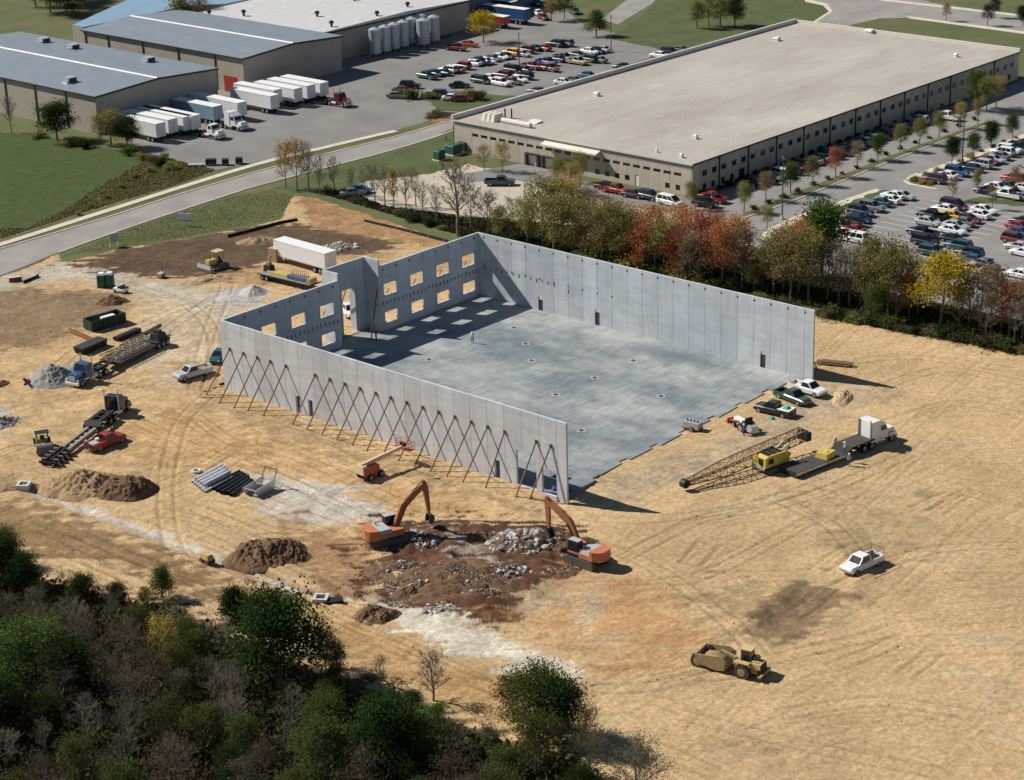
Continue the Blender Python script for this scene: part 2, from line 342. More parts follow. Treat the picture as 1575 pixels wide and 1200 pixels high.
def site_ground():
    st = .30
    sx = [p[0] for p in SITE]; sy = [p[1] for p in SITE]
    xs = np.arange(-118, 100, st); ys = np.arange(-100, 150, st)
    X, Y = np.meshgrid(xs, ys, indexing='ij'); nx, ny = X.shape; x = X.ravel(); y = Y.ravel()
    # visible part only
    u, v = [], []
    d = np.stack([x, y, np.zeros_like(x)], 1)-CP; c = d @ RB.T; u = 787.5+CAM['f']*c[:, 0]/c[:, 2]; v = 600-CAM['f']*c[:, 1]/c[:, 2]
    S = sdf(x, y, SITE)+(fbm(x/3., y/3.)-.5)*1.6
    ok = (S < 0) & (u > -190) & (u < 1790) & (v < 1400)
    ok &= ~((x > .6) & (x < BW-.6) & (y > 4.) & (y < BL+2.))          # under the slab
    # relief
    z = .06+.22*(fbm(x/9., y/9.)-.5)+.05*(fbm(x/1.7, y/1.7, 3)-.5)+.035*(np.random.RandomState(5).rand(len(x))-.5)
    wx, wy = x+2.5*(fbm(x/9, y/9)-.5), y+2.5*(fbm(x/9+40, y/9)-.5)
    n1 = fbm(x/4., y/4.); n2 = fbm(x/1.2+9, y/1.2, 3); n3 = fbm(x/18.+5, y/18.)
    dx, dy = .67, -.74; s1 = (x*dx+y*dy); s2 = (-x*dy+y*dx); stk = fbm(s1/9., s2/.9, 4)
    stk3 = fbm(s1/12.+3, s2/.7+8, 4)
    base = np.array([.525, .380, .218]); C = np.repeat(base[None], len(x), 0)
    C *= (1+.34*(n3-.5)+.14*(stk-.5)+.16*(fbm(x/6+70, y/6+11, 5)-.5))[:, None]
    yel = np.clip((n1-.5)*2.2, 0, 1)[:, None]; C = C*(1-yel*.5)+np.array([.50, .372, .218])*yel*.5
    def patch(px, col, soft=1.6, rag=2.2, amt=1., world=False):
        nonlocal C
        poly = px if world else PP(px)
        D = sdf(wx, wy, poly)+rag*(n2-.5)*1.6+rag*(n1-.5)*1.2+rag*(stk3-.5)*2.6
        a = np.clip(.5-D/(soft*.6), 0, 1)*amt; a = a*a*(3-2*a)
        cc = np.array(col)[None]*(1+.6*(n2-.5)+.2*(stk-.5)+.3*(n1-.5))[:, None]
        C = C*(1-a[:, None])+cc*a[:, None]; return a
    rgp = np.random.RandomState(77)
    for k in range(60):       # worked-over patches: scraped pale clay, damp darker soil, orange subsoil
        cu, cv = rgp.uniform(-20, 1650), rgp.uniform(460, 1180); q0 = G(cu, cv); rx_ = rgp.uniform(1.5, 7); ry_ = rgp.uniform(.8, 3); th_ = rgp.choice([-.75, -.9, .1, 1.5, .7])
        ca, sa = math.cos(th_), math.sin(th_); el = [(q0.x+rx_*math.cos(t_)*ca-ry_*math.sin(t_)*sa, q0.y+rx_*math.cos(t_)*sa+ry_*math.sin(t_)*ca) for t_ in np.linspace(0, 6.28, 14)[:-1]]
        left = cu < 850; cc_ = [(.60, .475, .325), (.42, .29, .165), (.56, .375, .19)][rgp.randint(3)] if left else [(.56, .44, .285), (.43, .325, .195), (.49, .385, .245)][rgp.randint(3)]
        patch(el, cc_, 3.0, 3.0, .55, world=True)
    SAND = (.60, .425, .225); PALE = (.60, .485, .33); GREY = (.43, .395, .34); BRN = (.25, .165, .095); DK = (.125, .085, .058); ORG = (.47, .265, .115)
    patch([(-100, 450), (130, 440), (200, 470), (150, 500), (60, 540), (-100, 570)], (.26, .185, .115), 5, 4)
    patch([(-100, 560), (60, 540), (160, 500), (230, 470), (330, 480), (350, 620), (600, 710), (870, 790), (760, 812), (540, 770), (240, 740), (-100, 700)], (.52, .372, .208), 5, 3)
    patch([(130, 660), (260, 640), (560, 720), (840, 800), (560, 800), (380, 720), (200, 700)], (.49, .325, .165), 6, 4, .8)
    patch([(-80, 425), (60, 415), (95, 398), (160, 412), (270, 438), (350, 455), (420, 450), (400, 470), (330, 500), (290, 480), (180, 445), (100, 432), (-80, 460)], (.47, .42, .345), 2.5, 2)
    patch([(225, 455), (345, 480), (343, 590), (300, 600), (240, 590), (205, 540)], (.52, .43, .31), 5, 3, .8)
    patch([(100, 400), (300, 360), (440, 342), (540, 352), (640, 372), (570, 398), (430, 398), (400, 415), (330, 432), (230, 428), (130, 412)], DK, 2, 3)
    patch([(300, 425), (420, 410), (470, 440), (380, 440)], (.42, .28, .15), 2, 3)
    patch([(450, 298), (500, 306), (720, 372), (690, 385), (600, 372), (480, 345)], (.36, .225, .12), 2.5, 2)
    patch([(500, 395), (720, 385), (740, 420), (500, 440)], (.5, .35, .19), 3, 3)
    patch([(330, 450), (375, 440), (425, 452), (400, 466), (345, 466)], (.45, .43, .4), 1.5, 1.5)
    patch([(395, 735), (500, 740), (575, 765), (600, 800), (500, 812), (430, 800)], (.50, .46, .41), 4, 3)
    patch([(-20, 620), (15, 630), (20, 665), (-20, 675)], (.5, .48, .45), 1.5, 2)
    patch([(255, 560), (330, 560), (350, 600), (420, 640), (560, 690), (700, 740), (860, 782), (850, 792), (640, 745), (480, 690), (320, 625)], (.40, .285, .165), 2.2, 2.5, .85)
    patch([(-120, 765), (60, 775), (150, 810), (300, 870), (500, 935), (640, 1000), (640, 1050), (540, 1010), (420, 945), (250, 890), (90, 860), (-120, 800)], (.27, .182, .098), 3, 3, .92)
    patch([(430, 925), (560, 950), (700, 1020), (860, 1060), (920, 1120), (900, 1170), (720, 1100), (560, 1020)], (.44, .29, .14), 4, 3, .9)
    DG = offset_line(smooth_line(PP([(20, 738), (60, 755), (130, 782), (200, 808), (300, 848), (400, 884), (470, 908), (545, 922)]), 6), .75)
    patch(DG+offset_line(DG, -1.6)[::-1], (.53, .49, .42), .7, 1.0, world=True)
    patch([(500, 890), (600, 905), (640, 930), (560, 935)], (.36, .32, .26), 2, 2)
    patch([(440, 800), (540, 815), (610, 800), (600, 940), (500, 905), (450, 860)], (.33, .205, .11), 4, 4, .8)
    a10 = patch([(548, 862), (590, 808), (700, 792), (860, 805), (890, 860), (850, 920), (800, 970), (700, 965), (590, 940)], (.105, .055, .037), 2.0, 4.5)
    patch([(580, 935), (680, 938), (775, 982), (880, 1015), (892, 1052), (790, 1024), (690, 996), (605, 966)], (.60, .56, .48), 1.2, 2)
    patch([(700, 825), (775, 838), (755, 880), (690, 872)], (.36, .31, .27), 1.5, 3.5, .8); patch([(600, 895), (660, 885), (670, 915), (610, 915)], (.33, .28, .25), 1.5, 3.5, .7); patch([(640, 860), (700, 880), (760, 930), (680, 920)], (.16, .075, .048), 1.5, 3.5, .8)
    patch([(790, 925), (850, 895), (905, 890), (890, 930), (810, 960)], (.5, .44, .36), 1.5, 3, .8)
    patch([(860, 880), (950, 885), (1060, 930), (1100, 990), (1040, 1020), (930, 1020), (820, 985), (780, 960)], ORG, 5, 5, .62)
    patch([(880, 920), (925, 900), (930, 990), (880, 990)], (.54, .44, .32), 1.5, 3, .6)
    patch([(1060, 912), (1180, 890), (1260, 900), (1200, 960), (1120, 985)], (.40, .30, .17), 3, 4, .8)
    patch([(1135, 965), (1225, 905), (1315, 922), (1262, 975), (1190, 1003)], (.25, .18, .11), 1.8, 2)
    patch([(1200, 760), (1320, 770), (1450, 760), (1400, 860), (1300, 850)], (.42, .325, .19), 8, 5, .7)
    patch([(885, 765), (1100, 680), (1235, 600), (1330, 590), (1290, 640), (1180, 690), (1050, 745), (960, 770)], (.43, .345, .24), 3, 3, .85)
    patch([(1255, 580), (1390, 600), (1330, 625), (1230, 610)], (.45, .35, .23), 3, 3, .7)
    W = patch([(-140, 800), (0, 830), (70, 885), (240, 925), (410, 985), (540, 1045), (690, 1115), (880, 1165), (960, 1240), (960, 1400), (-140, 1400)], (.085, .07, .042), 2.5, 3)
    # shape: tracks, ditch, haul berms
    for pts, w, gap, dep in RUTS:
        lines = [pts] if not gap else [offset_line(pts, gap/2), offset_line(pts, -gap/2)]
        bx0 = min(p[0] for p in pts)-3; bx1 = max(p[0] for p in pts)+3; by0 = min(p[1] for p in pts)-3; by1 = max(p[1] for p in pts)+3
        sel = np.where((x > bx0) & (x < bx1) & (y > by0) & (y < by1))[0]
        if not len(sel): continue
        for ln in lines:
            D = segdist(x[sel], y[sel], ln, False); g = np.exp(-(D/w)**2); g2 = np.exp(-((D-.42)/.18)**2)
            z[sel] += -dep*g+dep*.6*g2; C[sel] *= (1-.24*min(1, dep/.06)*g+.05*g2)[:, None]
    D = segdist(x, y, offset_line(DG, -.8), False); z += -.35*np.exp(-(D/1.1)**2)+.35*np.exp(-((D-2.6)/1.2)**2)*n1
    D = segdist(x, y, PP([(1140, 962), (1225, 906), (1312, 922)]), False); z += .5*np.exp(-(D/1.6)**2)
    D = segdist(x, y, PP([(1150, 985), (1262, 975), (1335, 880)]), False); z += .25*np.exp(-(D/1.2)**2)
    zm = np.clip(-sdf(x, y, PP([(548, 862), (590, 808), (700, 792), (860, 805), (890, 860), (850, 920), (800, 970), (700, 965), (590, 940)]))/4., 0, 1); zm = zm*zm*(3-2*zm); z += zm*(1.3*(fbm(x/2.6, y/2.6)-.22)+.8*(n2-.4))
    # lower ground along the open side of the slab and towards the wood
    low = np.clip(1-np.abs(y+2.5)/9., 0, 1)*((x > -6) & (x < BW+4))*np.clip((BW*1.05-x)/30., .15, 1)
    z -= np.clip(low*1.6, 0, 1)*(.10+.38*np.clip((16-x)/12., 0, 1))
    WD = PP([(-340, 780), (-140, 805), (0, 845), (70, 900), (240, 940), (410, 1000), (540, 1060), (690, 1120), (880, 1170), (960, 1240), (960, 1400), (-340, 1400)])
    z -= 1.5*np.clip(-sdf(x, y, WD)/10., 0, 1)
    z = np.where((x > .2) & (x < BW-.2) & (y > .9) & (y < BL), np.minimum(z, -.12), z)
    z = np.where(S > -10, np.maximum(z*np.clip(-S/2, 0, 1), .0)+.012, z)
    idx = np.arange(nx*ny).reshape(nx, ny)
    F = np.stack([idx[:-1, :-1], idx[1:, :-1], idx[1:, 1:], idx[:-1, 1:]], -1).reshape(-1, 4)
    F = F[ok[F].all(1)]; used = np.unique(F); rm = np.full(nx*ny, -1); rm[used] = np.arange(len(used))
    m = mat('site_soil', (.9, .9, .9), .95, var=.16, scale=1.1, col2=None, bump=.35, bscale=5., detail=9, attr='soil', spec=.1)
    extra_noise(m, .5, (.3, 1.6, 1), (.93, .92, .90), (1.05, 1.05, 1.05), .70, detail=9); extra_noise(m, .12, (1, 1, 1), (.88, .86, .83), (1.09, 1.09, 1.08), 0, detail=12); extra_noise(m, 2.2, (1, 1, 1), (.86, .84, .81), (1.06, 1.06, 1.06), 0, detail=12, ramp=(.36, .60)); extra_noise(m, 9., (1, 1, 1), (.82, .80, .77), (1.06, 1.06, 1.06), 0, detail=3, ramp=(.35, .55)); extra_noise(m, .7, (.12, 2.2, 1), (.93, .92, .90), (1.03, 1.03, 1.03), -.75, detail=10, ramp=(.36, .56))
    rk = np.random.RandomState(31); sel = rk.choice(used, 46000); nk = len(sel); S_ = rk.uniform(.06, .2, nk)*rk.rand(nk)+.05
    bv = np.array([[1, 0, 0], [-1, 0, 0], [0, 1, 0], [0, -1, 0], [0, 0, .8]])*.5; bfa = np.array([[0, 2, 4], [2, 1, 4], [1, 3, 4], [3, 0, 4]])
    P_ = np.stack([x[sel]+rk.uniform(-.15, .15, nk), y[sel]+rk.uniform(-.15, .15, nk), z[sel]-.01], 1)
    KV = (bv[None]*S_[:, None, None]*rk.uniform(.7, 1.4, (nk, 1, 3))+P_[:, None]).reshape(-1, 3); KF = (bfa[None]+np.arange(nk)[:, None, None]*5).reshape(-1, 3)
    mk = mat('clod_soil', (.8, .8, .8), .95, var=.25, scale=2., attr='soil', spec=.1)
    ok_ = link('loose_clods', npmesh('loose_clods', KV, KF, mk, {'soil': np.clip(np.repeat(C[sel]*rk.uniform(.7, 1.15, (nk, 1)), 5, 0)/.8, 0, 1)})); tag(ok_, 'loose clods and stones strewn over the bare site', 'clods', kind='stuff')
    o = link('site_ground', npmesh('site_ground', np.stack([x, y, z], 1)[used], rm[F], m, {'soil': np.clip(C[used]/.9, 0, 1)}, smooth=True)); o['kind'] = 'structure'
site_ground()

# ---- streets, lots and lawns (each sheet a little above the one below)
def ragged(poly, amp=.5, step=1.2, seed=1):
    rg = random.Random(seed); out = []; n = len(poly)
    for i in range(n):
        a, b = poly[i], poly[(i+1) % n]; L = math.hypot(b[0]-a[0], b[1]-a[1]); k = max(1, min(160, int(L/step)))
        for j in range(k):
            f = j/k; o = rg.uniform(-amp, amp)*(0 if j == 0 else 1); out.append((a[0]+(b[0]-a[0])*f-(b[1]-a[1])/L*o, a[1]+(b[1]-a[1])*f+(b[0]-a[0])/L*o))
    return out
def qsheet(name, px, z, m):
    P = PP(px)
    if m in (m_lawn, m_field, m_weed, m_gravel, m_mulch): P = ragged(P, .45 if m is not m_mulch else .15, 1.2, len(px))
    return sheet(name, P, z, m)
far = PP([(-60, 402), (10, 381), (163, 336), (269, 302), (400, 263.5), (520, 233), (619, 208), (680, 190), (720, 177)])
far += [(178, 136.8), (300, 138)]
near = PP([(-60, 446), (40, 409), (89, 389), (203, 348.5), (351, 300), (400, 285), (578, 238), (669, 211), (707, 196)])
near += [(150, 130), (300, 131)]
fa = smooth_line(far, 5); ne = smooth_line(near, 5)
mb = MB(); k = min(len(fa), len(ne)); mb.add([(x, y, .03) for x, y in fa]+[(x, y, .03) for x, y in ne], [(i, len(fa)+i, len(fa)+i+1, i+1) for i in range(k-1)])
tag(mb.build('road', m_road), kind='structure')
strip('kerb', fa[:37], 0, .35, .0, .14, m_conc)
wk = smooth_line(PP([(-60, 398), (0, 379), (120, 341), (269, 293.5), (400, 253.5), (520, 224), (612, 202.5)]), 6)
strip('sidewalk', wk, -.2, 1.5, .0, .10, m_conc)
strip('kerb', smooth_line(PP([(89, 389), (203, 348.5), (351, 300), (400, 285), (578, 238), (669, 211), (707, 196)]), 6), -.3, 0, .0, .12, m_conc)
qsheet('crop_field', [(-150, 190), (0, 203), (60, 208), (130, 222), (238, 240), (215, 252), (150, 290), (90, 330), (40, 352), (0, 352), (-150, 400)], .012, m_field)
qsheet('verge', [(0, 352), (40, 352), (90, 330), (150, 290), (238, 240), (330, 262), (268, 288), (100, 338), (0, 372)], .018, m_weed)
qsheet('truck_yard', [(205, 225), (262, 248), (330, 262), (450, 239), (612, 200), (660, 186), (690, 176), (740, 160), (845, 140), (1020, 82), (990, 62), (900, 40), (850, 0), (840, -40), (760, -40), (690, 60), (530, 75), (420, 100), (330, 130), (200, 190)], .022, m_asph2)
qsheet('lot_lawn', [(655, 152), (668, 146), (700, 140), (760, 146), (835, 150), (800, 158), (730, 173), (690, 178), (672, 172)], .034, m_lawn)
qsheet('flower_bed', [(655, 178), (672, 170), (700, 172), (730, 172), (690, 186), (668, 190)], .038, mat('red_mulch', (.24, .11, .07), .95, scale=1., col2=(.33, .17, .1)))
qsheet('lot_lawn', [(930, 58), (960, 45), (1005, 10), (1040, -30), (1240, -30), (1240, 0), (1268, 8), (1279, 18), (1255, 33), (1215, 36), (1100, 72), (1010, 75)], .026, m_lawn)
qsheet('access_lane', [(925, 30), (990, -20), (1040, -30), (1003, 6), (950, 38)], .040, m_road)
qsheet('top_street', [(1238, -5), (1353, -8), (1600, 30), (1600, 58), (1575, 53), (1393, 28), (1353, 29), (1307, 39), (1254, 34), (1279, 18), (1268, 8)], .046, m_road)
qsheet('sidewalk', [(1353, -2), (1600, 26), (1600, 29), (1353, 1)], .052, m_conc)
qsheet('sidewalk', [(1395, 25), (1600, 52), (1600, 56), (1400, 29)], .056, m_conc)
qsheet('kerb', [(1238, -2), (1272, 6), (1281, 18), (1256, 34), (1250, 34), (1275, 18), (1266, 9), (1238, 3)], .060, m_conc)
# front yard and car parks by the beige building
qsheet('gravel_yard', [(530, 292), (560, 280), (660, 268), (720, 252), (760, 262), (830, 262), (870, 275), (930, 292), (1060, 312), (1180, 345), (1150, 380), (900, 350), (700, 330), (590, 318)], .02, m_gravel)
qsheet('lawn', [(420, 290), (460, 276), (578, 242), (669, 214), (706, 200), (712, 240), (690, 262), (640, 272), (560, 282), (530, 292), (470, 300)], .016, m_lawn)
qsheet('dock_apron', [(690, 272), (745, 262), (800, 252), (850, 262), (930, 290), (1075, 305), (1070, 330), (960, 318), (860, 290), (780, 275), (700, 284)], .026, m_asph2)
lot_px = [(1060, 312), (1100, 298), (1575, 122), (1760, 55), (1760, 600), (1575, 505), (1400, 470), (1330, 440), (1150, 375)]
qsheet('car_park', lot_px, .024, m_asph)
qsheet('sidewalk', [(1168, 366), (1180, 352), (1225, 332), (1345, 291), (1352, 291), (1350, 296), (1238, 338), (1196, 362), (1180, 372)], .034, m_conc)
qsheet('lawn', [(1228, 340), (1345, 297), (1362, 292), (1400, 300), (1402, 304), (1352, 300), (1300, 322), (1285, 350), (1240, 380), (1195, 372), (1205, 356)], .040, m_lawn)
qsheet('sidewalk', [(1392, 276), (1400, 270), (1500, 236), (1600, 196), (1600, 202), (1500, 243), (1402, 276)], .036, m_conc)
qsheet('planter_bed', [(1402, 276), (1500, 243), (1600, 202), (1600, 210), (1500, 252), (1420, 279), (1438, 288), (1415, 286), (1400, 281)], .042, m_mulch)
qsheet('planter_bed', [(1140, 330), (1215, 299), (1300, 267), (1400, 228), (1520, 186), (1530, 188), (1400, 235), (1300, 275), (1220, 307), (1150, 333)], .046, m_mulch)
strip('kerb', smooth_line(PP([(1146, 336), (1220, 310), (1300, 277.5), (1400, 237), (1532, 189)]), 6), 0, .3, .0, .14, m_conc)
qsheet('lawn', [(1480, 310), (1500, 312), (1580, 318), (1580, 312), (1510, 303)], .042, m_lawn)
qsheet('kerb', [(1388, 278), (1396, 284), (1440, 292), (1441, 290), (1400, 282), (1393, 277)], .052, m_conc)
# ================================================================== the concrete shell under construction
m_pan = mat('precast', (.50, .525, .55), .85, scale=.35, col2=(.60, .625, .65), bump=.05, detail=8, stretch=(1, 1, .35))
extra_noise(m_pan, 1.2, (1.5, 1.5, .12), .9, 1.05, 0, detail=6); extra_noise(m_pan, .5, (.4, .4, 2.2), .93, 1.04, 0, detail=8, ramp=(.4, .55))
obj_random(m_pan, .90, 1.06)
m_seal = mat('joint_dark', (.16, .16, .165), .9, var=0)
m_plate_shade = mat('steel_plate_and_shade', (.05, .05, .055), .7, var=0)  # dark steel, also the painted shade in the far wall's doorways
m_slab = mat('floor_concrete', (.215, .232, .24), .62, scale=.16, col2=(.355, .367, .362), bump=.04, detail=10, stretch=(1, .32, 1), spec=.4)
extra_noise(m_slab, .09, (1, .7, 1), (.60, .68, .75), (1.25, 1.22, 1.16), .3, detail=9, ramp=(.38, .60)); extra_noise(m_slab, 1.2, (.22, 2.2, 1), (.78, .80, .82), (1.12, 1.12, 1.11), .9, detail=9, ramp=(.35, .62)); extra_noise(m_slab, .5, (1, 1, 1), .85, 1.08, 0., detail=10, ramp=(.35, .6))
m_rust = mat('rusty_brace', (.27, .115, .05), .7, scale=6, col2=(.38, .175, .08))
m_bdark = mat('brace_dark', (.11, .065, .045), .6, var=.15)

def wall_piece(mb, O, D, Nn, s0, s1, z0, z1, th, holes):
    """one wall panel as a solid slab with rectangular openings; O origin, D along, Nn through the wall"""
    ss = sorted({s0, s1, *[min(max(q, s0), s1) for h in holes for q in h[:2]]})
    zs = sorted({z0, z1, *[min(max(q, z0), z1) for h in holes for q in h[2:4]]})
    P = lambda s, t, z: (O[0]+D[0]*s+Nn[0]*t, O[1]+D[1]*s+Nn[1]*t, z)
    sol = [[not any(h[0] < (ss[i]+ss[i+1])/2 < h[1] and h[2] < (zs[j]+zs[j+1])/2 < h[3] for h in holes) for j in range(len(zs)-1)] for i in range(len(ss)-1)]
    g = lambda i, j: 0 <= i < len(ss)-1 and 0 <= j < len(zs)-1 and sol[i][j]
    for i in range(len(ss)-1):
        for j in range(len(zs)-1):
            if not sol[i][j]: continue
            a, b, c, d = ss[i], ss[i+1], zs[j], zs[j+1]
            mb.add([P(a, 0, c), P(b, 0, c), P(b, 0, d), P(a, 0, d)], [(0, 1, 2, 3)])
            mb.add([P(a, th, c), P(b, th, c), P(b, th, d), P(a, th, d)], [(3, 2, 1, 0)])
            if not g(i-1, j): mb.add([P(a, 0, c), P(a, th, c), P(a, th, d), P(a, 0, d)], [(3, 2, 1, 0)])
            if not g(i+1, j): mb.add([P(b, 0, c), P(b, th, c), P(b, th, d), P(b, 0, d)], [(0, 1, 2, 3)])
            if not g(i, j-1): mb.add([P(a, 0, c), P(b, 0, c), P(b, th, c), P(a, th, c)], [(3, 2, 1, 0)])
            if not g(i, j+1): mb.add([P(a, 0, d), P(b, 0, d), P(b, th, d), P(a, th, d)], [(0, 1, 2, 3)])
def merge(mb):
    """weld duplicate vertices so that normals can be made consistent"""
    key = {}; nv = []; mp = []
    for q in mb.v:
        k = (round(q[0], 4), round(q[1], 4), round(q[2], 4))
        if k not in key: key[k] = len(nv); nv.append(q)
        mp.append(key[k])
    mb.v = nv; mb.f = [tuple(mp[i] for i in f) for f in mb.f]; return mb
def panel_wall(parent, O, D, Nn, seams, z0, z1, th, holes, m, gap=.045, seal=True, name='wall_panel'):
    out = []
    for a, b in zip(seams[:-1], seams[1:]):
        mb = MB(); hs = [h for h in holes if h[0] < b and h[1] > a]
        dz = random.uniform(-.012, .012)
        wall_piece(mb, O, D, Nn, a+gap/2, b-gap/2, z0, z1+dz, th, hs); out.append(merge(mb).build(name, m, parent))
    if seal:
        for s in seams[1:-1]:
            hz = [h for h in holes if h[0] <= s-.03 and h[1] >= s+.03]; lo = z0; segs = []
            for h in sorted(hz, key=lambda q: q[2]): segs.append((lo, h[2])); lo = h[3]
            segs.append((lo, z1-.02)); mb = MB()
            for c, d in segs:
                if d-c < .05: continue
                P = lambda s_, t, z: (O[0]+D[0]*s_+Nn[0]*t, O[1]+D[1]*s_+Nn[1]*t, z)
                w = gap/2; t0, t1 = .05, th-.05
                mb.add([P(s-w, t0, c), P(s+w, t0, c), P(s+w, t1, c), P(s-w, t1, c), P(s-w, t0, d), P(s+w, t0, d), P(s+w, t1, d), P(s-w, t1, d)],
                       [(3, 2, 1, 0), (4, 5, 6, 7), (0, 1, 5, 4), (1, 2, 6, 5), (2, 3, 7, 6), (3, 0, 4, 7)])
            tag(mb.build('joint', m_seal, parent), kind='stuff' if len(segs) > 1 else None)
    return out

shell = thing('concrete_shell_building', 'roofless pale grey concrete panel shell with open front and grey floor slab', 'building', (0, 0, 0))
H = 10.0
seam = [0.0]+[1.48+2.8*k for k in range(22)]+[BL]
sw_holes = [(10.75, 11.65, -1, 2.45), (4.8, 8.0, .12, 4.7), (1.62, 3.95, .12, 3.45), (46.45, 47.3, -1, 2.45), (44.0, 44.85, -1, 2.45)]
panel_wall(shell, (0, 0), (0, 1), (1, 0), seam, -.7, H, .3, sw_holes, m_pan)
ne_holes = [(48.55, 49.45, -1, 2.2), (37.5, 38.4, -1, 2.3), (7.8, 8.7, -1, 2.3), (43.3, 43.5, 3.75, 4.5)]
ne = panel_wall(shell, (BW, 0), (0, 1), (-1, 0), seam, -.7, H, .3, ne_holes, m_pan)
for a_, b_ in ((48.55, 49.45), (37.5, 38.4), (7.8, 8.7)): MB().box(BW-.2, BW-.12, a_+.03, b_-.03, -.1, 1.65).build('door', m_plate_shade, shell)  # no door leaves: dark panels paint the shade beyond the open doorways
rows = [(1.05, 2.7), (5.3, 7.05)]
bs_r = [30.5, 31.1, 33.9, 36.7, 39.5, 42.3, 45.15, 48.0, 50.85, BW-.31]
bs_l = [.31, 1.5, 4.3, 7.1, 9.9, 12.7, 15.5, 18.25, 21.05, 22.0]
bh = [(a+.08, b-.08, c, d) for a, b in ((31.1, 33.9), (36.7, 39.5), (42.3, 45.15), (48.0, 50.85), (1.5, 4.3), (7.1, 9.9), (12.7, 15.5), (18.25, 21.05)) for c, d in rows]
panel_wall(shell, (0, BL), (1, 0), (0, -1), bs_r, -.7, H, .3, bh, m_pan)
panel_wall(shell, (0, BL), (1, 0), (0, -1), bs_l, -.7, H, .3, bh, m_pan)
# tall projecting entrance bay
HB = 11.0
panel_wall(shell, (22.0, BL-.3), (0, 1), (1, 0), [0, 1.5, 3.2], -.7, HB, .3, [], m_pan)
panel_wall(shell, (30.5, BL-.3), (0, 1), (-1, 0), [0, 1.5, 3.2], -.7, HB, .3, [], m_pan)
panel_wall(shell, (0, BL+2.9), (1, 0), (0, -1), [22.31, 25.1, 28.4, 30.19], -.7, HB, .3, [(25.45, 28.05, -1, 6.9)], m_pan)
mb = MB(); mb.box(24.95, 25.44, BL+2.91, BL+3.8, -.3, 7.3); mb.build('door_jamb', m_pan, shell)
mb = MB(); mb.box(28.06, 28.55, BL+2.91, BL+3.8, -.3, 7.3); mb.build('door_jamb', m_pan, shell)
mb = MB(); mb.box(25.45, 28.05, BL+2.91, BL+3.8, 6.92, 7.3); mb.build('door_header', m_pan, shell)
# connection plates, beam pockets and lifting marks on the inner faces
for k, s in enumerate(seam[1:-1]):
    mb = MB(); mb.box(BW-.33, BW-.302, s-.12, s+.12, 9.35, 9.6); mb.build('weld_plate', m_plate_shade, shell)
    if s > 34: mb = MB(); mb.box(BW-.33, BW-.302, s-.11, s+.11, 4.85, 5.05); mb.build('weld_plate', m_plate_shade, shell)
for k in range(13):
    y = 46.2+k*1.17; mb = MB(); mb.box(BW-.325, BW-.302, y-.08, y+.08, 4.3+.2*(k % 3), 4.9); mb.build('beam_pocket', m_plate_shade, shell)
for x0, x1, n in ((30.9, 51.2, 26), (1.0, 21.6, 26)):
    for k in range(n):
        x = x0+(x1-x0)*k/(n-1); zc = 4.1+random.uniform(-.12, .12); mb = MB(); mb.box(x-.08, x+.08, BL-.325, BL-.302, zc-.3, zc+.25); mb.build('beam_pocket', m_plate_shade, shell)
for s in bs_r[1:-1]+bs_l[1:-1]:
    mb = MB(); mb.box(s-.13, s+.13, BL-.33, BL-.302, 9.2, 9.5); mb.build('weld_plate', m_plate_shade, shell)
# sawtooth front edge of the slab
edge = [(.31, .9)]; x = 2.6; ks = 0
while x < 50.2:
    edge += [(x, 1.3+.9*(x > 8)-.2*(ks % 2)), (x+4.6, 1.45+.85*(x > 8)), (x+4.6, 2.15+.75*(x > 8)), (x+6.1, 2.15+.7*(x > 8))]; x += 6.1; ks += 1
edge = [q for q in edge if q[0] < 50.5]+[(50.6, 1.4), (51.79, .5)]
mb = MB(); mb.poly(edge+[(51.79, BL-.31), (30.19, BL-.31), (30.19, BL+2.58), (22.31, BL+2.58), (22.31, BL-.31), (.31, BL-.31)], -.9, 0.0)
slab = mb.build('floor_slab', m_slab, shell)
m_pocket = mat('pocket_mortar', (.42, .43, .42), .9, var=.1); m_dirt = mat('pocket_soil', (.09, .07, .055), .95, var=.2)
cols = [(18.4, 13.2), (34.4, 12.6), (34.4, 24.1), (18.4, 24.3), (18.4, 36.0), (34.3, 35.6), (25.8, 47.5), (39.1, 40.9), (43.4, 47.0), (43.0, 24.2), (26.2, 24.2)]
for x, y in cols:
    mb = MB(); mb.poly([(x-.75, y), (x, y-.75), (x+.75, y), (x, y+.75)], .004, .012); pk = mb.build('column_pocket', m_pocket, slab)
    mb = MB(); mb.poly([(x-.3, y-.3), (x+.3, y-.3), (x+.3, y+.3), (x-.3, y+.3)], .013, .05); mb.build('column_pocket', m_dirt, slab)
mbp = MB()
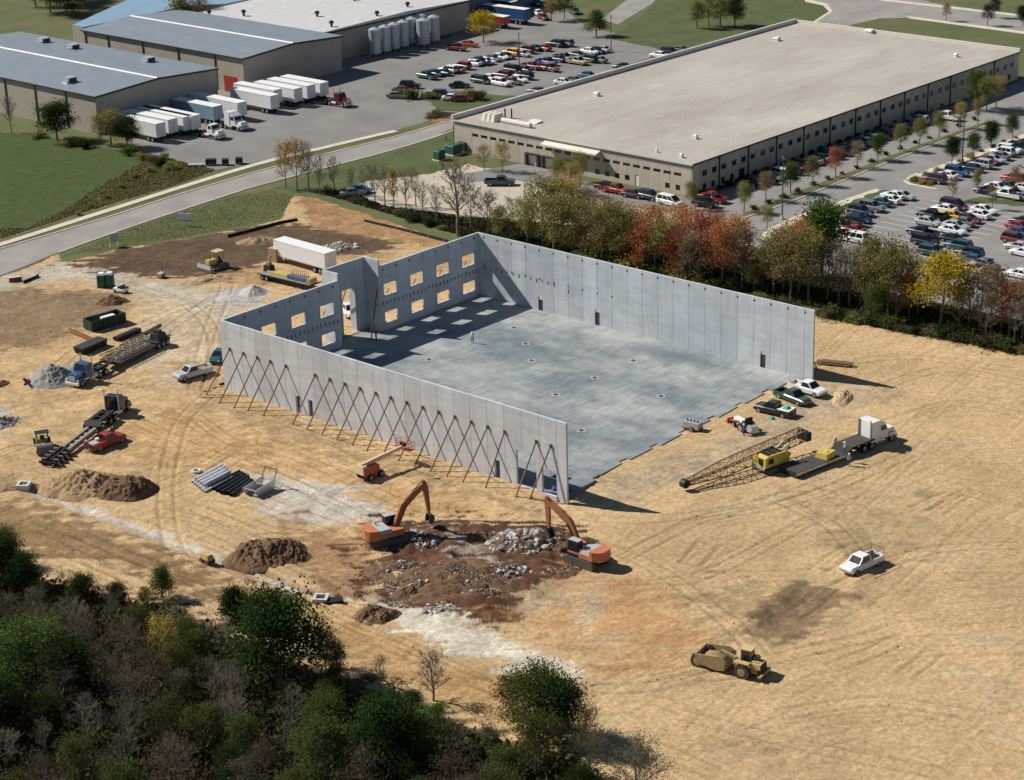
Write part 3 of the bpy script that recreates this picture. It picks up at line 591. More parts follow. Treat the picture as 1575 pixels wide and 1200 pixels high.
# pipe braces along the long near wall
tops = [59.98, 57.18, 54.39, 51.78, 48.71, 43.07, 40.3, 37.5, 34.7, 31.85, 29.15, 26.3, 23.5, 20.75, 18.02, 15.25, 12.54, 9.76, 4.68, 2.38]
ft = {59.98: (-3.2, 61.9), 57.18: (-4.0, 58.2), 54.39: (-4.05, 55.2), 9.76: (-3.2, 10.3), 4.68: (-2.75, 5.75), 2.38: (-1.9, 4.2)}
for k, t in enumerate(tops):
    fx, fy = ft.get(t, (-3.6, t+1.15)); zt = 6.2+.02*k
    w = 'steel pipe brace propping the long near wall, %s from its left end' % (ORD[k] if k else 'first')
    if k == len(tops)-1: w = 'steel pipe brace propping the long near wall, nearest its right end'
    b = thing('wall_brace', w, 'brace', (fx, fy, 0), 0, 'pipe braces along the near wall')
    v = Vector((-fx-.06, t-fy, zt)); mid = v*.55
    MB().tube((0, 0, .05), mid, .1, .1, 8).build('lower_tube', m_rust, b)
    MB().tube(mid, v, .08, .08, 8).build('upper_tube', m_bdark, b)
    MB().box(v.x-.1, v.x+.055, v.y-.16, v.y+.16, v.z-.2, v.z+.2).build('wall_shoe', m_bdark, b)
    MB().box(-.25, .25, -.2, .2, -.05, .06).build('foot_plate', m_rust, b)
# braces outside the far end and in the entrance
for (x, y, dx, z, lab) in ((BW+3.3, 1.6, -3.3, 5.2, 'rusty brace leaning on the outer face of the far right wall'), (BW+2.2, 3.6, -2.2, 3.4, 'short rusty brace behind the end of the far right wall')):
    b = thing('wall_brace', lab, 'brace', (x, y, 0)); MB().tube((0, 0, .05), (dx+.06, 0, z), .09, .08, 7).build('tube', m_rust, b); MB().box(-.25, .25, -.2, .2, -.05, .06).build('foot_plate', m_rust, b)
b = thing('wall_brace', 'dark pipe brace standing against the side wall of the entrance bay', 'brace', (26.9, 60.2, .02))
MB().tube((0, 0, .05), (3.2, 1.6, 6.3), .09, .08, 7).build('tube', m_bdark, b); MB().box(-.25, .25, -.2, .2, 0, .06).build('foot_plate', m_bdark, b)
for k, (x, y0, lab) in enumerate(((19.6, 0, 'leftmost'), (32.6, 0, 'second'), (38.2, 0, 'third'), (43.9, 0, 'fourth'), (49.4, 0, 'rightmost'))):
    b = thing('wall_brace', 'outer brace seen through the %s window column of the rear wall' % lab, 'brace', (x+.9, BL+4.2, 0), 0, 'braces behind the rear wall')
    MB().tube((0, 0, .05), (-.9, -4.14, 6.0), .1, .08, 7).build('tube', m_rust, b)
b = thing('wall_brace', 'outer brace seen through the tall entrance doorway', 'brace', (28.2, BL+7.2, 0), 0, 'braces behind the rear wall')
MB().tube((0, 0, .05), (-1.2, -4.2, 7.6), .1, .08, 7).build('tube', m_rust, b)
# ================================================================== finished buildings behind
m_beige = mat('beige_panel', (.50, .43, .345), .85, scale=.5, col2=(.58, .505, .41), detail=6)
m_frieze = mat('beige_grey_band', (.36, .33, .29), .85, scale=.5, col2=(.41, .375, .33))
m_roofg = mat('gravel_roof', (.39, .355, .315), .95, scale=.10, col2=(.49, .455, .41), bump=.2, bscale=4, detail=10, stretch=(.35, 1, 1))
obj_random(m_beige, .93, 1.05)
extra_noise(m_roofg, .04, (1, 1, 1), (.9, .89, .87), (1.05, 1.05, 1.04), 0., detail=6)
extra_noise(m_roofg, .5, (.3, 1.6, 1), .9, 1.06, 0., detail=9); extra_noise(m_roofg, 3., (.4, 1, 1), .88, 1.08, 0., detail=3)
m_win = mat('dark_glass', (.018, .024, .026), .12, var=0, spec=.6)
m_wframe = mat('window_frame', (.06, .075, .07), .5, var=0)
m_metal = mat('galvanised', (.42, .46, .50), .42, scale=3, col2=(.52, .56, .60), metal=.35)
m_white = mat('white_paint', (.78, .77, .75), .5, scale=2, col2=(.84, .83, .81))
m_dkbrown = mat('dark_brown_trim', (.05, .042, .038), .6, var=.1)
m_cop = mat('cream_coping', (.66, .62, .53), .7, scale=1.5, col2=(.74, .70, .61))

BX0, BX1, BY0, BY1, BH = 115.5, 232.0, 68.5, 126.5, 6.0
wh = thing('beige_warehouse', 'long beige panel warehouse with flat pale gravel roof', 'building', (0, 0, 0))
seamA = [BY0+.3]+[BY0+.3+2.4*(k+1) for k in range(23)]+[BY1]
hA = []; glA = []
for k in range(22):
    y1 = 121.51-2.33*k; hA.append((y1-1.65, y1, 3.38, 4.0))
low = [(89.7, 90.8), (87.4, 88.5), (85.05, 86.15), (82.7, 83.8), (73.5, 74.55), (71.2, 72.2)]
hA += [(a, b, .75, 1.75) for a, b in low]+[(80.55, 81.45, 0, 2.1), (104.35, 107.6, 0, 2.2), (100.25, 103.5, 0, 2.2), (96.2, 99.0, 0, 2.2)]
panel_wall(wh, (BX0, 0), (0, 1), (1, 0), seamA, 0, 5.0, .25, hA, m_beige, gap=.05)
mb = MB(); mb.box(BX0-.03, BX0+.25, BY0, BY1, 5.0, BH-.1); mb.build('fascia_band', m_frieze, wh)
for (a, b, c, d) in hA[:28]:
    w = MB(); wall_piece(w, (BX0+.1, 0), (0, 1), (1, 0), a, b, c, d, .06, [(a+.07, b-.07, c+.07, d-.07)]); wo_ = merge(w).build('window', m_wframe, wh)
    MB().box(BX0+.12, BX0+.14, a+.07, b-.07, c+.07, d-.07).build('pane', m_win, wo_)
dr = MB().box(BX0+.08, BX0+.14, 80.56, 81.44, .02, 2.09).build('door', m_white, wh); MB().box(BX0+.05, BX0+.08, 80.62, 80.68, 1.0, 1.12).build('handle', m_dkbrown, dr)
for k, (a, b, c, d) in enumerate(hA[-3:]):
    dk = MB().box(BX0+.1, BX0+.16, a, b, .0, 2.2).build('dock_door', m_white if k < 2 else m_frieze, wh)
    q = MB(); q.box(BX0-.5, BX0-.02, a-.1, a+.45, .0, 2.4); q.build('dock_bumper', m_dkbrown, dk)
    q = MB(); q.box(BX0-.5, BX0-.02, b-.45, b+.1, .0, 2.4); q.build('dock_bumper', m_dkbrown, dk)
    q = MB(); q.box(BX0-.5, BX0-.02, a+.451, b-.451, 2.1, 2.4); q.build('dock_bumper', m_dkbrown, dk)
cn = MB(); cn.prism([(BX0-.04, 4.75), (BX0-.04, 5.35), (BX0-1.5, 4.95), (BX0-1.5, 4.65)], 89.4, 102.8); cn.build('canopy', m_cop, wh)
for k in range(5): MB().box(BX0-.05, BX0-.031, 89.5+k*3.3, 89.6+k*3.3, 5.36, 5.88).build('canopy_bracket', m_frieze, wh)
# long shaded side
seamB = [BX0]+[BX0+2.43*(k+1) for k in range(47)]+[BX1]
hB = []
for j in range(13):
    b0 = 114.6+8.9*j
    for k in range(3):
        x = b0+3.9+2.85*k-2.85*(j == 0)*0
        if BX0+1 < x < BX1-2: hB.append((x, x+1.45, 3.15, 4.2))
lowB = [(118.63, 119.64), (121.2, 122.25), (124.2, 125.2), (126.9, 128.0), (224.5, 225.6), (227.6, 228.7)]
hB += [(a, b, .5, 1.75) for a, b in lowB]+[(129.6, 131.4, 0, 2.1), (176.9, 177.8, 0, 2.1)]
panel_wall(wh, (0, BY0), (1, 0), (0, 1), seamB, 0, BH-.25, .25, hB, m_beige, gap=.05)
for (a, b, c, d) in hB:
    w = MB(); wall_piece(w, (0, BY0+.1), (1, 0), (0, 1), a, b, c, d, .06, [(a+.07, b-.07, c+.07, d-.07)]); wo_ = merge(w).build('window' if d-c < 2 else 'door', m_wframe, wh)
    MB().box(a+.07, b-.07, BY0+.12, BY0+.14, c+.07, d-.07).build('pane', m_win, wo_)
for j in range(12):
    x = 123.5+8.9*j; q = MB(); q.box(x-.12, x+.12, BY0-.18, BY0-.01, 0, BH-.5); q.box(x-.25, x+.25, BY0-.24, BY0-.01, BH-.499, BH-.2); q.build('downspout', m_dkbrown, wh)
mb = MB(); mb.box(BX0, BX1, BY1-.25, BY1, 0, BH-.1); mb.build('wall', m_beige, wh)
mb = MB(); mb.box(BX1-.25, BX1, BY0+.26, BY1-.26, 0, BH-.1); mb.build('wall', m_beige, wh)
mb = MB(); mb.box(BX0-.25, BX1+.1, BY0-.2, BY1+.1, BH-.09, BH+.06); rf = mb.build('roof', m_roofg, wh)
MB().box(BX0-.3, BX0-.251, BY0-.25, BY1+.1, BH-.2, BH+.12).build('eave_trim', m_cop, rf)
MB().box(BX0-.25, BX1+.1, BY0-.26, BY0-.201, BH-.2, BH+.10).build('eave_trim', m_dkbrown, rf)
MB().box(BX0-.3, BX1+.1, BY1-.3, BY1+.12, BH+.061, BH+.95).build('parapet', m_cop, rf)
MB().box(BX1-.3, BX1+.12, BY0-.2, BY1-.31, BH+.061, BH+.75).build('parapet', m_cop, rf)
for (u, v, w) in ((918, 148, 1.0), (1195, 63, 1.2), (1338, 51, 1.6), (1470, 88, .8), (1070, 214, .7), (1010, 235, .4), (1048, 243, .6)):
    p = G(u, v, BH); q = MB(); q.box(p.x-w*.5, p.x+w*.5, p.y-w*.5, p.y+w*.5, BH+.061, BH+.55); q.taper(p.x-w*.6, p.x+w*.6, p.y-w*.6, p.y+w*.6, BH+.551, BH+.85, .15, .15)
    q.build('roof_vent', m_white, rf)
for k in range(6):
    p = G(778+k*6.6, 190+k*1.3, BH); q = MB(); q.tube((p.x, p.y-.9, BH+.55), (p.x, p.y+.9, BH+.55), .5, .5, 10); q.build('roof_unit', m_cop, rf)
for k in range(3):
    p = G(751+k*7, 184+k*1.2, BH); q = MB(); q.taper(p.x-1.6, p.x+1.6, p.y-.45, p.y+.45, BH+.06, BH+1.5, .5, .1); q.build('roof_unit', m_cop, rf)
for u in (777, 787):
    p = G(u, 182, BH); q = MB(); q.tube((p.x, p.y, BH+.06), (p.x, p.y, BH+1.9), .16, .16, 8); q.build('roof_stack', m_dkbrown, rf)
p = G(820, 190, BH); q = MB(); q.prism([(p.x-1.4, BH+.06), (p.x+1.4, BH+.06), (p.x+1.4, BH+.5)], p.y-1.2, p.y+1.2); q.build('roof_unit', m_cop, rf)

# ---- metal clad gabled sheds
def ribbed(name, c1, c2, axis, sc):
    m = mat(name, c1, .55, scale=.4, col2=c2, detail=5); t = m.node_tree; N = t.nodes; b = N['Principled BSDF']
    tc = N.new('ShaderNodeTexCoord'); w = N.new('ShaderNodeTexWave'); w.wave_type = 'BANDS'; w.bands_direction = axis; w.inputs['Scale'].default_value = sc
    t.links.new(tc.outputs['Object'], w.inputs['Vector']); bp = N.new('ShaderNodeBump'); bp.inputs['Strength'].default_value = .35; bp.inputs['Distance'].default_value = .06
    t.links.new(w.outputs['Fac'], bp.inputs['Height']); t.links.new(bp.outputs[0], b.inputs['Normal']); return m
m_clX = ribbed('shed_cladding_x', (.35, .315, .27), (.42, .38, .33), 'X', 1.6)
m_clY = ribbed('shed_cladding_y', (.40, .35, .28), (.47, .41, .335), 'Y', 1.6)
m_roofb = ribbed('blue_grey_roof', (.19, .225, .265), (.24, .275, .31), 'Y', 1.1)
m_roofblue = ribbed('pale_blue_roof', (.19, .31, .43), (.25, .37, .49), 'Y', 1.1)
m_roofw = ribbed('white_roof', (.50, .50, .495), (.60, .595, .58), 'X', .9)
def shed(name, label, x0, x1, y0, y1, ze, zr, mroof, posts, ridge=True):
    t = thing(name, label, 'building'); xm = (x0+x1)/2
    for yy, th in ((y0, .2), (y1-.2, .2)):
        MB().prism([(x0, 0), (x1, 0), (x1, ze), (xm, zr), (x0, ze)], yy, yy+th).build('wall', m_clX, t)
    MB().box(x0, x0+.2, y0+.201, y1-.201, 0, ze-.02).build('wall', m_clY, t); MB().box(x1-.2, x1, y0+.201, y1-.201, 0, ze-.02).build('wall', m_clY, t)
    r = MB(); e = .35
    r.prism([(x0-e, ze-.03), (xm, zr+.05), (xm, zr+.22), (x0-e, ze+.14)], y0-e, y1+e); r1 = r.build('roof_slope', mroof, t)
    r = MB(); r.prism([(xm+.002, zr+.05), (x1+e, ze-.03), (x1+e, ze+.14), (xm+.002, zr+.22)], y0-e, y1+e); r.build('roof_slope', mroof, t)
    if ridge: MB().prism([(xm-.45, zr+.20), (xm+.45, zr+.20), (xm, zr+.36)], y0-e, y1+e).build('ridge_cap', m_white, r1)
    MB().box(x0-e-.13, x0-e-.002, y0-e, y1+e, ze-.1, ze+.14).build('gutter', m_dkbrown, t)
    MB().prism([(x0-e, ze-.28), (xm, zr-.2), (x1+e, ze-.28), (x1+e, ze+.12), (xm, zr+.2), (x0-e, ze+.12)], y0-e-.05, y0-e-.002).build('gable_trim', m_dkbrown, t)
    for y in posts: MB().box(x0-.18, x0-.005, y-.14, y+.14, 0, ze-.11).build('downspout', m_dkbrown, t)
    return t, r1
w1, w1r = shed('metal_warehouse', 'left warehouse with blue-grey metal roof and white ridge line', 81.7, 114.0, 194.2, 263.5, 7.9, 8.7, m_roofb, [204, 214.5, 225, 235.5, 246])
def hvac(parent, u, v, z, w=1.1, d=1.6, h=1.2):
    p = G(u, v, z); q = MB(); q.box(p.x-w, p.x+w, p.y-d*.6, p.y+d*.6, z, z+h); q.taper(p.x-w*1.3, p.x-w-.01, p.y-d*.5, p.y+d*.5, z, z+.5, .3, .1); o = q.build('roof_unit', m_metal, parent)
    MB().box(p.x-w*.8, p.x+w*.8, p.y-d*.6-.03, p.y-d*.6-.002, z+.2, z+h-.2).build('grille', m_dkbrown, o)
for a in ((68, 66, 8.2), (113, 76, 8.2), (229, 96, 8.2), (108, 127, 8.25)): hvac(w1, *a)
w2, w2r = shed('metal_warehouse', 'middle metal warehouse with blue-grey roof and red roll-up door', 123.8, 153.4, 196.8, 253, 8.0, 8.8, m_roofb, [206, 218.5, 231, 243.5, 252])
m_red = mat('red_door', (.30, .035, .03), .6, scale=3, col2=(.38, .05, .04))
dq = MB(); dq.box(123.7, 123.78, 199.2, 203.4, 0, 3.6); dq = dq.build('roll_up_door', m_red, w2)
for k in range(5): MB().box(123.67, 123.699, 199.3, 203.3, .5+k*.55, .54+k*.55).build('door_slat', m_red, dq)
for u, v in ((227, 25), (272, 33), (306, 38)):
    p = G(u, v, 8.55); MB().prism([(p.x-1.4, 8.42), (p.x+1.4, 8.32), (p.x+1.4, 8.6), (p.x-1.4, 8.7)], p.y-.9, p.y+.9).build('skylight', m_white, w2)
w3 = thing('white_roof_plant', 'large plant building with white roof behind the silos', 'building')
MB().box(154.2, 206, 206.0, 206.2, 0, 6.9).build('wall', m_clX, w3); MB().box(206.2, 206.4, 206.0, 250, 0, 6.9).build('wall', m_clY, w3); MB().box(154.4, 206.2, 249.8, 250, 0, 6.9).build('wall', m_clX, w3)
w3f = MB().prism([(154.2, 6.91), (206.4, 6.91), (206.4, 7.15), (184, 7.9), (154.2, 7.3)], 205.7, 250).build('roof', m_roofw, w3)
MB().box(154.2, 206.4, 205.6, 205.695, 6.7, 7.1).build('roof_trim', m_dkbrown, w3)
for (u, v) in ((488, 26), (375, 24), (627, 12), (580, 26), (510, 41), (322, 24), (545, 3)):
    p = G(u, v, 7.5); q = MB(); q.tube((p.x, p.y, 7.2), (p.x, p.y, 8.3), .3, .3, 8); q.tube((p.x, p.y, 8.301), (p.x, p.y, 8.9), .65, .45, 10); q.build('roof_fan', m_dkbrown, w3f)
w4 = thing('blue_grey_plant', 'dark blue-grey plant wall at the top behind the yellow tree', 'building')
MB().box(207.5, 240, 213.0, 213.2, 0, 8.5).build('wall', mat('slate_cladding', (.13, .16, .19), .6, scale=.5, col2=(.17, .20, .23)), w4); MB().box(207.3, 240.2, 212.8, 248, 8.501, 8.8).build('roof', m_roofb, w4)
MB().box(207.5, 207.7, 213.201, 248, 0, 8.5).build('wall', m_clY, w4)
w5 = thing('pale_blue_roof_shed', 'shed with pale blue metal roof behind the middle warehouse', 'building')
w5p = [(127, 261.2), (127, 257), (160, 257), (166, 251), (212, 251), (240, 285), (223, 312)]
MB().poly(w5p, 0, 7.6).build('wall', m_clY, w5); MB().poly(w5p, 7.61, 7.8).build('roof', m_roofblue, w5)
# ---- steel silos in front of the white-roofed plant
SIL = [(578, 87), (593, 83), (607, 79), (621, 75), (634, 70), (652, 72), (668, 67), (647, 64)]
for k, (u, v) in enumerate(SIL):
    p = G(u, v); R = 1.45 if k != 5 else 1.6; hgt = 6.4
    t = thing('grain_silo', ['leftmost tall galvanised silo standing against the plant wall', 'second silo from the left in the row along the plant wall', 'third silo from the left in the row along the plant wall', 'fourth silo from the left in the row along the plant wall', 'fifth silo from the left, set back behind the wide one', 'widest brighter silo standing forward of the row', 'rightmost silo of the row along the plant wall', 'silo half hidden behind the wide bright one'][k], 'silo', (p.x, p.y, 0), 0, 'silos along the plant wall')
    q = MB()
    for j in range(7): q.tube((0, 0, .9+j*.8), (0, 0, .9+(j+1)*.8-.05), R, R, 18)
    q.build('shell', m_metal, t); MB().tube((0, 0, .9), (0, 0, .2), R*.98, .35, 14).build('hopper', m_metal, t)
    MB().tube((0, 0, 6.45), (0, 0, 6.95), R+.02, .3, 18).build('cone_roof', m_metal, t)
    for a in range(4):
        c, s = math.cos(a*1.57+.78), math.sin(a*1.57+.78); MB().tube((R*.9*c, R*.9*s, 0), (R*.9*c, R*.9*s, 1.0), .08, .08, 6).build('leg', m_metal, t)
    q = MB()
    for a in range(9):
        c, s = math.cos(a*.7), math.sin(a*.7); q.tube((R*.95*c, R*.95*s, 6.45), (R*.95*c, R*.95*s, 7.5), .03, .03, 4)
    q.build('guard_rail', m_metal, t)
# ================================================================== trees and shrubs
def leaf_mat(name, c0, c1, trans=.55):
    if name in MATS: return MATS[name]
    m = bpy.data.materials.new(name); m.use_nodes = True; t = m.node_tree; N = t.nodes; L = t.links; N.clear()
    out = N.new('ShaderNodeOutputMaterial'); at = N.new('ShaderNodeAttribute'); at.attribute_name = 'tint'
    rp = N.new('ShaderNodeValToRGB'); rp.color_ramp.elements[0].color = (*c0, 1); rp.color_ramp.elements[1].color = (*c1, 1)
    oi = N.new('ShaderNodeObjectInfo'); hs = N.new('ShaderNodeHueSaturation')
    mr = N.new('ShaderNodeMapRange'); mr.inputs['To Min'].default_value = .485; mr.inputs['To Max'].default_value = .515; L.new(oi.outputs['Random'], mr.inputs[0])
    mv = N.new('ShaderNodeMapRange'); mv.inputs['To Min'].default_value = .8; mv.inputs['To Max'].default_value = 1.2; L.new(oi.outputs['Random'], mv.inputs[0])
    L.new(at.outputs['Fac'], rp.inputs[0]); L.new(rp.outputs[0], hs.inputs['Color']); L.new(mr.outputs[0], hs.inputs['Hue']); L.new(mv.outputs[0], hs.inputs['Value'])
    d = N.new('ShaderNodeBsdfDiffuse'); tr = N.new('ShaderNodeBsdfTranslucent'); mx = N.new('ShaderNodeMixShader'); mx.inputs[0].default_value = trans
    L.new(hs.outputs[0], d.inputs[0]); L.new(hs.outputs[0], tr.inputs[0]); L.new(d.outputs[0], mx.inputs[1]); L.new(tr.outputs[0], mx.inputs[2]); L.new(mx.outputs[0], out.inputs[0])
    MATS[name] = m; return m
m_bark = mat('bark', (.15, .13, .11), .95, scale=6, col2=(.23, .205, .175))
m_twig = mat('twigs', (.17, .15, .125), .95, scale=1., col2=(.25, .22, .185))
m_twigd = mat('twigs_dark', (.125, .11, .09), .95, scale=1., col2=(.185, .165, .135))
KIND = {   # leaf colour range, leaves, leaf size, spread of a leaf clump, words
    'dark_green': ((0.017, 0.034, 0.010), (0.055, 0.092, 0.026), 9500, .27, .78, 'dense dark green tree'),
    'green': ((0.045, 0.075, 0.018), (0.140, 0.180, 0.050), 6500, .26, .72, 'leafy green tree'),
    'olive': ((0.120, 0.120, 0.036), (0.360, 0.330, 0.108), 3600, .26, .62, 'olive green tree'),
    'gold': ((0.241, 0.178, 0.046), (0.552, 0.402, 0.115), 2800, .24, .6, 'golden brown tree'),
    'yellow': ((0.280, 0.200, 0.012), (0.620, 0.470, 0.030), 4400, .30, .6, 'bright yellow tree'),
    'orange': ((0.312, 0.132, 0.046), (0.672, 0.336, 0.108), 3600, .26, .6, 'orange-leaved tree'),
    'red': ((0.263, 0.094, 0.053), (0.575, 0.225, 0.112), 3400, .26, .6, 'red-leaved tree'),
    'brown': ((0.156, 0.114, 0.060), (0.396, 0.282, 0.150), 2300, .24, .6, 'thinning brown tree'),
    'bare': ((0.110, 0.090, 0.050), (0.230, 0.190, 0.110), 420, .2, .6, 'bare grey-brown tree'),
    'scrub': ((0.075, 0.068, 0.034), (0.190, 0.170, 0.090), 1500, .2, .6, 'grey-brown scrubby tree'),
    'moss': ((.045, .05, .016), (.15, .145, .045), 4600, .25, .7, 'dull olive tree'),
    'umber': ((.06, .046, .028), (.17, .13, .075), 2300, .24, .6, 'dull brown tree'),
    'plum': ((.03, .012, .016), (.075, .035, .04), 3600, .26, .6, 'dark purple-leaved tree')}
def branches(rg, H, th, spread, shape, nlimb, depth):
    segs = []          # p0, p1, r0, r1, level
    tips = []
    R0 = .022*H+.03
    lean = Vector((rg.uniform(-.05, .05), rg.uniform(-.05, .05), 1)); pts = [Vector((0, 0, -.25))]
    for k in range(1, 7): pts.append(Vector((lean.x*H*k/6*.8+rg.uniform(-.08, .08), lean.y*H*k/6*.8+rg.uniform(-.08, .08), H*.93*k/6)))
    rad = lambda z: R0*max(.12, 1-.9*max(z, 0)/H)
    for a, b in zip(pts[:-1], pts[1:]): segs.append((a, b, rad(a.z), rad(b.z), 0))
    def at(z):
        for a, b in zip(pts[:-1], pts[1:]):
            if a.z <= z <= b.z: return a.lerp(b, (z-a.z)/(b.z-a.z))
        return pts[-1]
    def grow(p, d, L, r, lev):
        n = 2; q = p; dd = d.copy()
        for k in range(n):
            dd = (dd+Vector((rg.uniform(-.22, .22), rg.uniform(-.22, .22), rg.uniform(-.05, .22)))).normalized()
            e = q+dd*(L/n); segs.append((q, e, r*(1-.3*k), r*(1-.3*(k+1)), lev)); q = e
            if lev < depth:
                for j in range(2 if lev > 1 else 3):
                    w = Vector((rg.uniform(-1, 1), rg.uniform(-1, 1), rg.uniform(-.25, .7)))
                    grow(q, (dd*.75+w*.75).normalized(), L*rg.uniform(.42, .62), r*.5, lev+1)
        if lev >= depth-1: tips.append(q)
    for k in range(nlimb):
        f = (k+.5)/nlimb; z = th+(H*.9-th)*f; az = k*2.4+rg.uniform(-.4, .4)
        if shape == 'cone': L = spread*(1.05-f)
        elif shape == 'column': L = spread*(.75+.25*math.sin(f*3.1))
        elif shape == 'vase': L = spread*(.9+.3*f)*(1 if f < .8 else .7)
        else: L = spread*math.sqrt(max(.12, 1-(f*1.25-.45)**2*1.1))
        up = .25+.75*f if shape != 'cone' else .1+.3*f
        if shape == 'vase': up = .9+.5*f
        d = Vector((math.cos(az), math.sin(az), up)).normalized()
        grow(at(z), d, L*.62, rad(z)*.55, 1)
    return segs, tips
def seg_mesh(name, segs, m, n, lv, rmin=.0):
    mb = MB()
    for a, b, r0, r1, lev in segs:
        if lv[0] <= lev <= lv[1]: mb.tube(a, b, max(r0, rmin), max(r1, rmin*.8), n if lev == 0 else max(3, n-2), cap=False)
    me = bpy.data.meshes.new(name); me.from_pydata(mb.v, [], mb.f); me.materials.append(m); me.polygons.foreach_set('use_smooth', [True]*len(me.polygons)); return me
def leaves(name, rs, tips, n, size, sig, m, flat=.75):
    T = np.array([[*t] for t in tips]); k = rs.randint(0, len(T), n); ct = rs.rand(len(T))
    P = T[k]+rs.normal(0, sig, (n, 3))*np.array([1, 1, flat])
    P[:, 2] = np.maximum(P[:, 2], .15)
    a = rs.normal(0, 1, (n, 3)); a /= np.linalg.norm(a, axis=1)[:, None]
    b = rs.normal(0, 1, (n, 3)); b[:, 2] *= .7; b -= (a*b).sum(1)[:, None]*a; b /= np.linalg.norm(b, axis=1)[:, None]
    s = size*rs.uniform(.55, 1.35, (n, 1)); w = .7
    V = np.stack([P-a*s*.5, P+b*s*.5*w, P+a*s*.5, P-b*s*.5*w], 1).reshape(-1, 3)
    F = np.arange(4*n).reshape(n, 4)
    tint = np.clip(.55*ct[k]+.45*rs.rand(n), 0, 1)
    return npmesh(name, V, F, m, {'tint': np.repeat(tint, 4)[:, None].repeat(3, 1)})
PROTO = {}
def proto(kind, shape='round', var=0):
    key = (kind, shape, var)
    if key in PROTO: return PROTO[key]
    rg = random.Random(hash((kind, shape)) % 1000 if False else sum(map(ord, kind+shape))*7+var*131); rs = np.random.RandomState(rg.randint(0, 10**6))
    c0, c1, n, sz, sg, words = KIND[kind]; H = 8.0
    sp = {'round': 3.5, 'cone': 2.9, 'column': 2.0, 'vase': 3.0, 'wide': 4.8, 'street': 2.5}[shape]
    th = {'round': 2.0, 'cone': 1.2, 'column': 2.2, 'vase': 2.0, 'wide': 1.6, 'street': 2.4}[shape]
    bare = kind in ('bare', 'scrub')
    segs, tips = branches(rg, H, th, sp, shape if shape not in ('wide', 'street') else 'round', 12 if not bare else 13, 3 if not bare else 4)
    lm = leaf_mat('leaf_'+kind, c0, c1)
    parts = [('trunk', seg_mesh('trunk', segs, m_bark, 7, (0, 9 if not bare else 2), .018))]
    if bare: parts.append(('branches', seg_mesh('branches', segs, m_twig if kind == 'bare' else m_twigd, 5, (3, 9), .016)))
    parts.append(('crown', leaves('crown', rs, tips, n, sz, sg, lm)))
    PROTO[key] = parts; return parts
def bush_proto(kind, var=0):
    key = ('bush', kind, var)
    if key in PROTO: return PROTO[key]
    rg = random.Random(sum(map(ord, kind))*3+var); rs = np.random.RandomState(rg.randint(0, 10**6)); c0, c1, n, sz, sg, words = KIND[kind]
    tips = [Vector((rg.gauss(0, .55), rg.gauss(0, .55), rg.uniform(.35, 1.5)*(1-.25*rg.random()))) for k in range(26)]
    mb = MB()
    for k in range(6): mb.tube((0, 0, -.15), tips[k], .03, .012, 4, cap=False)
    parts = [('stems', mb.mesh('stems', m_twigd)), ('foliage', leaves('foliage', rs, tips, 1300 if kind not in ('bare', 'scrub') else 700, .22, .26, leaf_mat('leaf_'+kind, c0, c1)))]
    PROTO[key] = parts; return parts
TREES = []   # (u, v, height, kind, shape, width factor, place words, group)
def T(u, v, h, kind, shape='round', w=1.0, place='', group='', z=0.0): TREES.append((u, v, h, kind, shape, w, place, group, z))
pl, gp = 'in the strip behind the far wall', 'trees in the strip beyond the site'
pl0 = 'in the thin row by the gravel yard'
for a in ((560, 306, 5, 'bare'), (577, 312, 6, 'bare'), (592, 318, 6.5, 'bare'), (606, 322, 7, 'gold', 'column', .6), (625, 326, 6.5, 'bare'), (650, 334, 5.5, 'bare'), (672, 344, 6, 'bare'), (540, 300, 4.5, 'bare'), (640, 318, 6, 'bare'), (515, 296, 6, 'bare')): T(*a[:4], *(a[4:] or ('vase', .8)), place=pl0, group='thin trees by the gravel yard')
